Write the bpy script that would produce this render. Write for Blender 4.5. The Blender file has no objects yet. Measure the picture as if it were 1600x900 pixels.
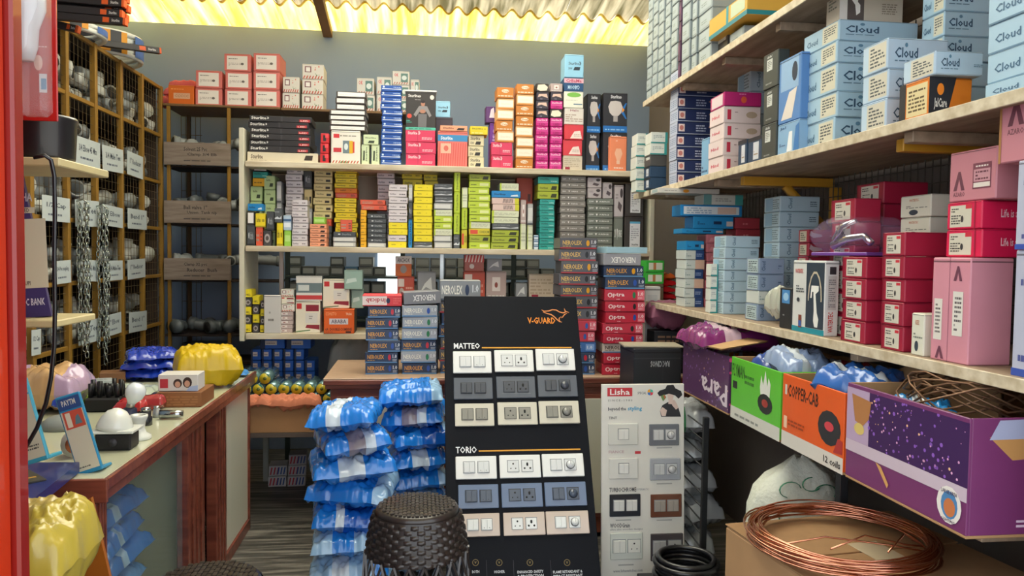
import bpy, bmesh, math, random
from mathutils import Vector, Matrix, noise
random.seed(7)
PI = math.pi
sc = bpy.context.scene
COL = sc.collection
# ------------------------------------------------------------ camera
FPX = 1186.0
CAM = Vector((0, 0, 1.35))
RM = (Matrix.Rotation(math.radians(-7.0), 4, 'Z') @ Matrix.Rotation(math.radians(90 - 2.5), 4, 'X')
      @ Matrix.Rotation(math.radians(0.75), 4, 'Z'))
cd = bpy.data.cameras.new('camera'); cam = bpy.data.objects.new('camera', cd); COL.objects.link(cam)
cam.matrix_world = Matrix.Translation(CAM) @ RM
cd.sensor_width = 36; cd.lens = 36 * FPX / 1600; cd.clip_start = 0.05
sc.camera = cam
# ------------------------------------------------------------ light
w = bpy.data.worlds.new('world'); sc.world = w; w.use_nodes = True
nt = w.node_tree; bg = nt.nodes['Background']
bg.inputs[0].default_value = (0.88, 0.94, 1.0, 1); bg.inputs[1].default_value = 1.35
sl = bpy.data.lights.new('sun', 'SUN'); so = bpy.data.objects.new('sun', sl); COL.objects.link(so)
sl.energy = 15.0; sl.angle = 0.02; sl.color = (1, 0.98, 0.94)
so.rotation_euler = (math.radians(-28), math.radians(8), 0)
sc.view_settings.view_transform = 'Standard'; sc.view_settings.look = 'None'
sc.view_settings.gamma = 1.0; sc.view_settings.use_curve_mapping = False
sc.view_settings.exposure = 1.0

# ------------------------------------------------------------ helpers
def pt(u, v, X=None, Y=None, Z=None):
    """point of the place seen at (u, v) on a plane of the room"""
    d = RM.to_3x3() @ Vector(((u - 800) / FPX, -(v - 450) / FPX, -1))
    if X is not None: t = (X - CAM.x) / d.x
    elif Y is not None: t = (Y - CAM.y) / d.y
    else: t = (Z - CAM.z) / d.z
    return CAM + d * t

def lin(c):
    if isinstance(c, str):
        c = c.lstrip('#')
        if len(c) == 3: c = ''.join(k * 2 for k in c)
        c = [int(c[i:i + 2], 16) / 255 for i in (0, 2, 4)]
    return tuple((x / 12.92 if x <= 0.04045 else ((x + 0.055) / 1.055) ** 2.4) for x in c)

MC = {}
def mat(c, rough=0.5, metal=0.0, var=0.06, scale=30.0, coat=0.0, trans=0.0, alpha=1.0, bump=0.0):
    k = (c, rough, metal, var, scale, coat, trans, alpha, bump)
    if k in MC: return MC[k]
    m = bpy.data.materials.new('m_' + str(c)); m.use_nodes = True
    n = m.node_tree.nodes; L = m.node_tree.links; b = n['Principled BSDF']
    col = lin(c)
    b.inputs['Roughness'].default_value = rough; b.inputs['Metallic'].default_value = metal
    b.inputs['Coat Weight'].default_value = coat; b.inputs['Transmission Weight'].default_value = trans
    b.inputs['Alpha'].default_value = alpha
    if var > 0 or bump > 0:
        tc = n.new('ShaderNodeTexCoord'); nz = n.new('ShaderNodeTexNoise'); nz.inputs['Scale'].default_value = scale
        nz.inputs['Detail'].default_value = 3; L.new(tc.outputs['Object'], nz.inputs['Vector'])
        mr = n.new('ShaderNodeMix'); mr.data_type = 'RGBA'
        mr.inputs[6].default_value = (*[x * (1 - var) for x in col], 1); mr.inputs[7].default_value = (*[min(1, x * (1 + var)) for x in col], 1)
        L.new(nz.outputs['Fac'], mr.inputs[0]); L.new(mr.outputs[2], b.inputs['Base Color'])
        if bump > 0:
            bp = n.new('ShaderNodeBump'); bp.inputs['Strength'].default_value = bump; bp.inputs['Distance'].default_value = 0.01
            L.new(nz.outputs['Fac'], bp.inputs['Height']); L.new(bp.outputs['Normal'], b.inputs['Normal'])
    else: b.inputs['Base Color'].default_value = (*col, 1)
    m.diffuse_color = (*col, 1); MC[k] = m
    return m

def streak(name, c1, c2, scl, rough=0.5, nscale=4.0, c3=None, detail=5, coat=0.0):
    """wood-like noise stretched along one axis"""
    m = bpy.data.materials.new(name); m.use_nodes = True
    n = m.node_tree.nodes; L = m.node_tree.links; b = n['Principled BSDF']; b.inputs['Roughness'].default_value = rough
    b.inputs['Coat Weight'].default_value = coat
    tc = n.new('ShaderNodeTexCoord'); mp = n.new('ShaderNodeMapping'); mp.inputs['Scale'].default_value = scl
    nz = n.new('ShaderNodeTexNoise'); nz.inputs['Scale'].default_value = nscale; nz.inputs['Detail'].default_value = detail
    cr = n.new('ShaderNodeValToRGB'); e = cr.color_ramp.elements
    e[0].position = 0.35; e[0].color = (*lin(c1), 1); e[1].position = 0.65; e[1].color = (*lin(c2), 1)
    if c3: x = e.new(0.5); x.color = (*lin(c3), 1)
    L.new(tc.outputs['Object'], mp.inputs[0]); L.new(mp.outputs[0], nz.inputs['Vector'])
    L.new(nz.outputs['Fac'], cr.inputs[0]); L.new(cr.outputs[0], b.inputs['Base Color'])
    return m

def put(o, parent=None, label=None, cat=None, group=None, kind=None):
    COL.objects.link(o)
    if parent is not None: o.parent = parent
    if label: o['label'] = label
    if cat: o['category'] = cat
    if group: o['group'] = group
    if kind: o['kind'] = kind
    return o

def thing(name, loc, label, cat, group=None, rz=0.0):
    o = bpy.data.objects.new(name, None); o.location = loc; o.rotation_euler = (0, 0, rz)
    return put(o, None, label, cat, group)

class MB:
    """collects shapes for ONE mesh object"""
    def __init__(s): s.v = []; s.f = []; s.mi = []; s.mats = []; s.sm = []
    def m(s, mt):
        if mt not in s.mats: s.mats.append(mt)
        return s.mats.index(mt)
    def add(s, vs, fs, mt, M=None, smooth=False):
        o = len(s.v); i = s.m(mt)
        for p in vs:
            p = Vector(p); s.v.append(tuple(M @ p) if M is not None else tuple(p))
        for f in fs: s.f.append(tuple(o + k for k in f)); s.mi.append(i); s.sm.append(smooth)
        return s
    def box(s, lo, hi, mt, b=0.002, M=None):
        c = [(lo[i] + hi[i]) / 2 for i in range(3)]; h = [abs(hi[i] - lo[i]) / 2 for i in range(3)]
        b = min(b, min(h) * 0.45)
        vs = []; idx = {}
        for sx in (-1, 1):
            for sy in (-1, 1):
                for sz in (-1, 1):
                    S = (sx, sy, sz)
                    for a in range(3):
                        idx[(S, a)] = len(vs)
                        vs.append(tuple(c[i] + S[i] * (h[i] if i == a else h[i] - b) for i in range(3)))
        fs = []
        for a in range(3):
            p, q = [(1, 2), (2, 0), (0, 1)][a]
            for sg in (-1, 1):
                cyc = [(-1, -1), (1, -1), (1, 1), (-1, 1)]
                if sg < 0: cyc = cyc[::-1]
                f = []
                for (x, y) in cyc:
                    S = [0, 0, 0]; S[a] = sg; S[p] = x; S[q] = y; f.append(idx[(tuple(S), a)])
                fs.append(f)
        for a in range(3):
            p, q = [(1, 2), (2, 0), (0, 1)][a]
            for x in (-1, 1):
                for y in (-1, 1):
                    S0 = [0, 0, 0]; S0[a] = -1; S0[p] = x; S0[q] = y; S1 = list(S0); S1[a] = 1
                    S0, S1 = tuple(S0), tuple(S1)
                    f = [idx[(S0, p)], idx[(S1, p)], idx[(S1, q)], idx[(S0, q)]]
                    if x * y < 0: f = f[::-1]
                    fs.append(f[::-1])
        for sx in (-1, 1):
            for sy in (-1, 1):
                for sz in (-1, 1):
                    S = (sx, sy, sz); f = [idx[(S, 0)], idx[(S, 1)], idx[(S, 2)]]
                    if sx * sy * sz < 0: f = f[::-1]
                    fs.append(f)
        return s.add(vs, fs, mt, M)
    def tube(s, pts, r, mt, n=8, caps=True, M=None, closed=False, smooth=True, flat=None):
        pts = [Vector(p) for p in pts]; N = len(pts); rs = r if isinstance(r, (list, tuple)) else [r] * N
        vs = []; up = None
        for i, p in enumerate(pts):
            a = pts[(i - 1) % N] if (i > 0 or closed) else pts[i]; b = pts[(i + 1) % N] if (i < N - 1 or closed) else pts[i]
            t = (b - a)
            if t.length < 1e-9: t = Vector((0, 0, 1))
            t.normalize()
            if up is None:
                up = Vector((0, 0, 1)) if abs(t.z) < 0.9 else Vector((1, 0, 0))
            x = t.cross(up)
            if x.length < 1e-5: x = t.cross(Vector((1, 0.3, 0.2)))
            x.normalize(); y = x.cross(t); up = y
            for k in range(n):
                an = 2 * PI * k / n + (PI / 4 if n == 4 else 0)
                vs.append(p + (x * math.cos(an) + y * math.sin(an) * (flat or 1)) * rs[i])
        fs = []
        for i in range(N if closed else N - 1):
            j = (i + 1) % N
            for k in range(n):
                l = (k + 1) % n
                fs.append((i * n + k, j * n + k, j * n + l, i * n + l))
        if caps and not closed:
            fs.append(tuple(range(n))); fs.append(tuple((N - 1) * n + k for k in range(n))[::-1])
        return s.add(vs, fs, mt, M, smooth)
    def lathe(s, prof, mt, n=24, M=None, smooth=True, caps=True):
        vs = []
        for (r, z) in prof:
            for k in range(n): an = 2 * PI * k / n; vs.append((r * math.cos(an), r * math.sin(an), z))
        fs = []
        for i in range(len(prof) - 1):
            for k in range(n):
                l = (k + 1) % n; fs.append((i * n + k, i * n + l, (i + 1) * n + l, (i + 1) * n + k))
        if caps:
            fs.append(tuple(range(n))[::-1]); fs.append(tuple((len(prof) - 1) * n + k for k in range(n)))
        return s.add(vs, fs, mt, M, smooth)
    def quad(s, a, b, c, d, mt, M=None): return s.add([a, b, c, d], [(0, 1, 2, 3)], mt, M)
    def build(s, name, parent=None, loc=(0, 0, 0), rz=0.0, label=None, cat=None, group=None, kind=None):
        me = bpy.data.meshes.new(name); me.from_pydata(s.v, [], s.f)
        for m_ in s.mats: me.materials.append(m_)
        me.polygons.foreach_set('material_index', s.mi); me.polygons.foreach_set('use_smooth', s.sm)
        me.update()
        o = bpy.data.objects.new(name, me); o.location = loc; o.rotation_euler = (0, 0, rz)
        return put(o, parent, label, cat, group, kind)

TC = {}
def textmesh(t):
    if t in TC: return TC[t]
    cu = bpy.data.curves.new('t', 'FONT'); cu.body = t; cu.resolution_u = 1; cu.offset = 0.02; cu.fill_mode = 'FRONT'
    o = bpy.data.objects.new('t', cu); me = bpy.data.meshes.new_from_object(o)
    vs = [(v.co.x, v.co.y) for v in me.vertices]; fs = [tuple(p.vertices) for p in me.polygons]
    bpy.data.objects.remove(o); bpy.data.curves.remove(cu); bpy.data.meshes.remove(me)
    x0 = min(v[0] for v in vs); x1 = max(v[0] for v in vs); y0 = min(v[1] for v in vs); y1 = max(v[1] for v in vs)
    vs = [((x - x0) / (x1 - x0), (y - y0) / (y1 - y0)) for x, y in vs]
    TC[t] = (vs, fs); return TC[t]

def face_frame(f, w, d, h):
    """origin, u, v, normal of a face of a box with base centre at the origin"""
    if f == 'f': return Vector((-w / 2, -d / 2, 0)), Vector((w, 0, 0)), Vector((0, 0, h)), Vector((0, -1, 0))
    if f == 'l': return Vector((-w / 2, d / 2, 0)), Vector((0, -d, 0)), Vector((0, 0, h)), Vector((-1, 0, 0))
    if f == 'r': return Vector((w / 2, -d / 2, 0)), Vector((0, d, 0)), Vector((0, 0, h)), Vector((1, 0, 0))
    if f == 't': return Vector((-w / 2, -d / 2, h)), Vector((w, 0, 0)), Vector((0, d, 0)), Vector((0, 0, 1))
    if f == 'b': return Vector((w / 2, d / 2, 0)), Vector((-w, 0, 0)), Vector((0, 0, h)), Vector((0, 1, 0))

def prints(mb, pr, w, d, h, M=None, rough=0.5):
    """printed patches, pictures and words on box faces. entry: face,u0,v0,u1,v1,colour[,kind[,arg]]"""
    for i, p in enumerate(pr):
        f, u0, v0, u1, v1, c = p[:6]; kd = p[6] if len(p) > 6 else 'R'
        O, U, V, N = face_frame(f, w, d, h); off = N * (0.0003 + 0.00012 * i)
        m_ = mat(c, rough, var=0.03)
        P = lambda u, v: O + U * (u0 + (u1 - u0) * u) + V * (v0 + (v1 - v0) * v) + off
        if kd == 'R': mb.add([P(0, 0), P(1, 0), P(1, 1), P(0, 1)], [(0, 1, 2, 3)], m_, M)
        elif kd == 'T':      # words
            vs, fs = textmesh(p[7]); flip = len(p) > 8 and p[8]
            if flip == 1: vs = [(1 - x, 1 - y) for x, y in vs]
            elif flip == 2: vs = [(1 - y, x) for x, y in vs]
            mb.add([P(x, y) for x, y in vs], fs, m_, M)
        elif kd == 'O':      # oval
            k = 14; mb.add([P(.5 + .5 * math.cos(2 * PI * j / k), .5 + .5 * math.sin(2 * PI * j / k)) for j in range(k)], [tuple(range(k))], m_, M)
        elif kd == 'P':      # polygon, points given in the patch
            mb.add([P(x, y) for x, y in p[7]], [tuple(range(len(p[7])))], m_, M)
        elif kd == 'L':      # lines of small print
            rnd = random.Random(int(1000 * (u0 + 3 * v0)) + p[7]); vs = []; fs = []
            for j in range(p[7]):
                y0 = 1 - (j + .8) / p[7]; y1 = y0 + .5 / p[7]; x = 0
                while x < .95:
                    x2 = min(1, x + rnd.uniform(.08, .3)); q = len(vs)
                    vs += [P(x, y0), P(x2, y0), P(x2, y1), P(x, y1)]; fs.append((q, q + 1, q + 2, q + 3)); x = x2 + .05
                    if rnd.random() < .12: break
            mb.add(vs, fs, m_, M)
        elif kd == 'D':      # diagonal stripes
            k = p[7]; vs = []; fs = []
            for j in range(k):
                a = j / k; q = len(vs); vs += [P(a, 0), P(a + .45 / k, 0), P(min(1, a + .9 / k), 1), P(a + .45 / k, 1)]; fs.append((q, q + 1, q + 2, q + 3))
            mb.add(vs, fs, m_, M)
        elif kd == 'S':      # spots of light
            rnd = random.Random(p[7]); vs = []; fs = []
            for j in range(p[7]):
                x = rnd.random(); y = rnd.random(); r = rnd.uniform(.3, 1) * (p[8] if len(p) > 8 else .02); q = len(vs)
                ar = (U.length * (u1 - u0)) / (V.length * (v1 - v0))
                for t in range(8): vs.append(P(min(1, max(0, x + r * math.cos(t * PI / 4))), min(1, max(0, y + ar * r * math.sin(t * PI / 4)))))
                fs.append(tuple(range(q, q + 8)))
            mb.add(vs, fs, m_, M)

ORD = ['bottom', 'second', 'third', 'fourth', 'fifth', 'sixth', 'seventh', 'eighth', 'ninth', 'tenth', 'eleventh', 'twelfth', 'thirteenth', 'fourteenth', 'fifteenth', 'sixteenth']
def nth(i, n):
    if n == 1: return None
    if i == n - 1: return 'topmost in'
    if i == 0: return 'bottom one in'
    return ORD[i] + ' from bottom in'

def carton(c, w, d, h, pr=(), rough=0.5, sheen=0.0, seams=True):
    """closed cardboard carton with soft edges, flap seams and print"""
    mb = MB(); mb.box((-w / 2, -d / 2, 0), (w / 2, d / 2, h), mat(c, rough, var=0.07, scale=12), b=min(0.0025, h * .06))
    if seams and h > 0.02:
        dk = tuple(x * 0.6 for x in [int(c.lstrip('#')[i:i + 2], 16) / 255 for i in (0, 2, 4)]) if len(c.lstrip('#')) == 6 else '#444444'
        hx = '#%02x%02x%02x' % tuple(int(255 * x) for x in dk)
        for f in 'flr': prints(mb, [(f, .02, .955, .98, .97, hx)], w, d, h)
    prints(mb, pr, w, d, h, rough=rough)
    return mb

def sbox(name, label, cat, group, cx, cy, z, w, d, h, c, pr=(), rz=0.0, rough=0.5):
    return carton(c, w, d, h, pr, rough).build(name, None, (cx, cy, z), rz, label, cat, group)
# ------------------------------------------------------------ setting
YB = 5.3; XL = -2.1; XR = 1.62; YF = 1.0
wallm = mat('#8497b2', 0.7, var=0.07, scale=1.6)
def st(name, mb): return mb.build(name, kind='structure')
zt = pt(700, 57, Y=YB).z
b = MB(); b.box((XL - .1, YB, 0), (XR + .1, YB + .12, zt), wallm); st('wall_back', b)
b = MB(); b.box((XL - .1, YF, 0), (XL, YB, zt + .9), wallm); st('wall_left', b)
b = MB(); b.box((XR, YF, 0), (XR + .1, YB, zt + .9), mat('#6c6460', .8)); st('wall_right', b)
b = MB(); b.box((XL - .1, 1.08, 0), (-.80, 1.16, 3.4), mat('#8a3a30', .6)); st('wall_shade', b)  # unseen wall added beyond the pillar to keep daylight off the left side
b = MB(); b.box((1.14, 1.08, 0), (XR + .1, 1.16, 3.4), mat('#8a3a30', .6)); st('wall_shade', b)  # unseen wall added to darken the near right shelves
def floor_mat():
    m = streak('floor_vinyl', '#3c3a37', '#8a857c', (1.2, 14, 1), .45, 2.5, '#5a5752', 6)
    return m
b = MB(); b.box((XL - .1, YF, -.05), (XR + .1, YB + .1, 0), floor_mat()); st('floor', b)
b = MB(); b.box((-8, -8, -.25), (8, YF - .01, -.12), mat('#6c6862', .9, var=.15, scale=3)); st('ground', b)
b = MB(); b.box((XL - .1, YF - .25, -.12), (XR + .1, YF, -.01), mat('#8a8378', .8)); st('trim_1', b)
# corrugated roof
def corrugated(name, y0, y1, m, dz=0.0, pitch=.118, amp=.024, x0=None, x1=None):
    x0 = XL - .3 if x0 is None else x0; x1 = XR + .3 if x1 is None else x1
    vs = []; fs = []; n = int(round((x1 - x0) / pitch * 10)); ys = [y0, (y0 + y1) / 2, y1]
    for y in ys:
        for i in range(n + 1):
            x = x0 + i * pitch / 10
            vs.append((x, y, zt + .035 + .155 * (YB - y) + amp * math.cos(2 * PI * x / pitch) + dz))
    for j in range(2):
        for i in range(n): a = j * (n + 1) + i; fs.append((a, a + 1, a + n + 2, a + n + 1))
    b = MB(); b.add(vs, fs, m, smooth=True); return st(name, b)
def transl(name, c, cz, tw, stripe=None):
    m = bpy.data.materials.new(name); m.use_nodes = True; n = m.node_tree.nodes; L = m.node_tree.links
    n.remove(n['Principled BSDF']); out = n['Material Output']
    d = n.new('ShaderNodeBsdfDiffuse'); t = n.new('ShaderNodeBsdfTranslucent'); mx = n.new('ShaderNodeMixShader')
    tc = n.new('ShaderNodeTexCoord'); nz = n.new('ShaderNodeTexNoise'); mp = n.new('ShaderNodeMapping')
    mp.inputs['Scale'].default_value = (9, .7, 1); nz.inputs['Scale'].default_value = 2.2; nz.inputs['Detail'].default_value = 5
    cr = n.new('ShaderNodeValToRGB'); e = cr.color_ramp.elements
    e[0].position = .38; e[0].color = (*lin(c), 1); e[1].position = .62; e[1].color = (*lin(cz), 1)
    L.new(tc.outputs['Object'], mp.inputs[0]); L.new(mp.outputs[0], nz.inputs['Vector']); L.new(nz.outputs['Fac'], cr.inputs[0])
    L.new(cr.outputs[0], d.inputs[0]); L.new(cr.outputs[0], t.inputs[0]); mx.inputs[0].default_value = tw
    L.new(d.outputs[0], mx.inputs[1]); L.new(t.outputs[0], mx.inputs[2]); L.new(mx.outputs[0], out.inputs[0])
    return m
RC = transl('roof_cream', '#6e684a', '#cfc4a4', .15)
corrugated('ceiling', -2.4, 5.02, RC, dz=.012, x0=XL - .3, x1=-.75)  # this and next two: forward overhang is an added, unseen canopy cutting sky light
corrugated('ceiling', -2.4, 5.02, RC, dz=.012, x0=.95, x1=XR + .3)
corrugated('ceiling', -2.4, 1.9, RC, dz=.012, x0=-.75, x1=.95)
corrugated('ceiling', 1.88, 4.3, transl('roof_added_clear', '#e8e4d0', '#f4f2e4', .85), dz=.016, x0=-.75, x1=.95)  # unseen clear sheet added to let more sun onto the middle of the shop
corrugated('ceiling', 4.28, 5.02, RC, dz=.012, x0=-.75, x1=.95)
corrugated('ceiling', 4.98, 6.1, transl('roof_yellow', '#d8b448', '#efdc8c', .38))
# roof beam running up the slope
b = MB(); p0 = pt(512, 57, Y=YB - .02)
b.box((p0.x - .03, -2.3, -.05), (p0.x + .03, 0, 0), mat('#7a5a34', .6, var=.15)) 
bm_ = b.build('roof_beam', kind='structure'); bm_.location = (0, YB, zt + .002); bm_.rotation_euler = (-math.atan(.155), 0, 0)
# red shop-front pillar with orange edge
pw = pt(42, 450, Y=1.15).x; po = pt(12, 450, Y=1.12).x
b = MB(); b.box((-.82, 1.12, -.05), (pw, 1.15, 3.4), mat('#8c140c', .35, var=.04, scale=3, coat=.3), b=.004); st('column_front', b)
b = MB(); b.box((-.82, 1.08, -.05), (po, 1.12, 3.4), mat('#c83410', .35, var=.03, coat=.3), b=.003); st('trim_2', b)
# ------------------------------------------------------------ back shelf unit
YS = 4.1; DS = .34
WOOD = streak('shelf_ply', '#b9a98c', '#d8ccb4', (1, 6, 6), .55, 5)
WOODD = streak('shelf_ply_dark', '#8d7a66', '#a8937c', (6, 1, 6), .6, 5)
CREAM = mat('#cfc9b4', .5, var=.05)
xsl = pt(378, 380, Y=YS).x; xsr = pt(1014, 380, Y=YS).x
Z1 = pt(700, 260, Y=YS).z; Z2 = pt(690, 388, Y=YS).z; Z3 = pt(480, 521, Y=YS).z
us = thing('wall_shelf', (xsl, YS, Z3 - .06), 'open plywood shelf unit of three boards along the back, full of lamp boxes', 'shelf unit')
for zz in (Z1, Z2, Z3):
    b = MB(); b.box((xsl + .02, YS - .012, zz - .03), ((xsr if zz > Z3 else xsl + .86), YS + DS, zz), WOOD)
    o = b.build('shelf_board', us); o.matrix_parent_inverse = Matrix.Translation(-us.location)
zup = pt(376, 200, Y=YS).z
for x in (xsl - .012, xsr):
    b = MB(); b.box((x, YS - .012, Z3 - .04 if x < 0 else Z2 - .5), (x + .025, YS + DS, zup if x < 0 else Z1), CREAM)
    o = b.build('side_panel', us); o.matrix_parent_inverse = Matrix.Translation(-us.location)
b = MB(); b.box((xsl + .02, YS + DS, Z2), (xsr, YS + DS + .008, Z1 - .03), mat('#a89684', .7))
o = b.build('back_panel', us); o.matrix_parent_inverse = Matrix.Translation(-us.location)
for u in (440, 690):
    p = pt(u, 450, Y=YS + DS - .02)
    b = MB(); b.box((p.x - .012, YS + DS - .03, Z3), (p.x + .012, YS + DS - .006, Z2 - .03), mat('#cfd2cf', .3, .7))
    o = b.build('upright', us); o.matrix_parent_inverse = Matrix.Translation(-us.location)

# ------------------------------------------------------------ right shelves
XS = 1.15; XW = 1.56
ZL = 1.35 - .196 * XS; ZM = 1.35 + .289 * XS; ZU = 1.35 + .695 * XS
BRK = mat('#c8952e', .45, .1, var=.08)
def plank_shelf(name, z, y0, y1, label, xs=XS, th=.022, battens=(), edge=WOOD):
    t = thing(name, (xs, y0, z - th), label, 'shelf')
    b = MB(); b.box((0, 0, 0), (XW - xs + .03, y1 - y0, th), WOODD); b.build('board', t)
    b = MB(); b.box((-.006, 0, -.004), (0, y1 - y0, th + .001), edge); b.build('edge_strip', t)
    for y in battens:
        b = MB(); b.box((.02, y - y0, -.028), (XW - xs, y - y0 + .035, -.0005), WOODD); b.build('batten', t)
    return t
plank_shelf('plank_shelf', ZU, 2.0, 3.86, 'highest plank shelf on the right wall under the small white cartons', battens=(2.4, 2.85, 3.3))
tm = plank_shelf('plank_shelf', ZM, 1.25, 4.0, 'middle plank shelf on the right wall carrying the pale blue cartons', battens=(1.7, 2.9, 3.5))
plank_shelf('plank_shelf', ZL, 1.25, 3.85, 'lowest plank shelf on the right wall carrying the crimson cartons', battens=(1.9, 2.7))
def bracket(y):
    t = thing('shelf_bracket', (XS + .05, y, ZM - .06), 'yellow steel bracket propping the middle right-hand shelf, %s' % ('nearer the camera, beside the pink carton' if y < 2 else 'farther one, above the crimson cartons'), 'bracket', 'yellow shelf brackets')
    b = MB(); b.box((0, 0, 0), (XW - XS - .05, .03, .032), BRK); b.build('arm', t)
    b = MB(); b.tube([(.17, .015, 0), (XW - XS - .06, .015, -.17)], .018, BRK, n=4); b.build('brace', t)
    b = MB(); b.box((XW - XS - .055, 0, -.6), (XW - XS - .02, .03, -.001), BRK); b.build('upright', t)
p = pt(1230, 255, Z=ZM - .04)
bracket(2.72); bracket(1.78)
# wire mesh behind the right shelves
def mesh_panel(name, y0, y1, z0, z1, x, label, gx=.035, gz=.05, c='#57524a', axis='x', cat='wire mesh', r=.0022, parent=None):
    b = MB(); m = mat(c, .5, .5)
    y = y0
    while y <= y1:
        A, B = ((x, y, z0), (x, y, z1)) if axis == 'x' else ((y, x, z0), (y, x, z1))
        b.tube([A, B], r, m, n=4, caps=False); y += gx
    z = z0
    while z <= z1:
        A, B = ((x, y0, z), (x, y1, z)) if axis == 'x' else ((y0, x, z), (y1, x, z))
        b.tube([A, B], r, m, n=4, caps=False); z += gz
    if parent is not None: return b.build(name, parent)
    o = b.build(name); o['label'] = label; o['category'] = cat; return o
mesh_panel('wire_mesh', 1.25, 3.9, ZL + .01, ZU - .04, XW - .005, 'dark wire mesh fixed to the right wall behind the shelves')
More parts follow.
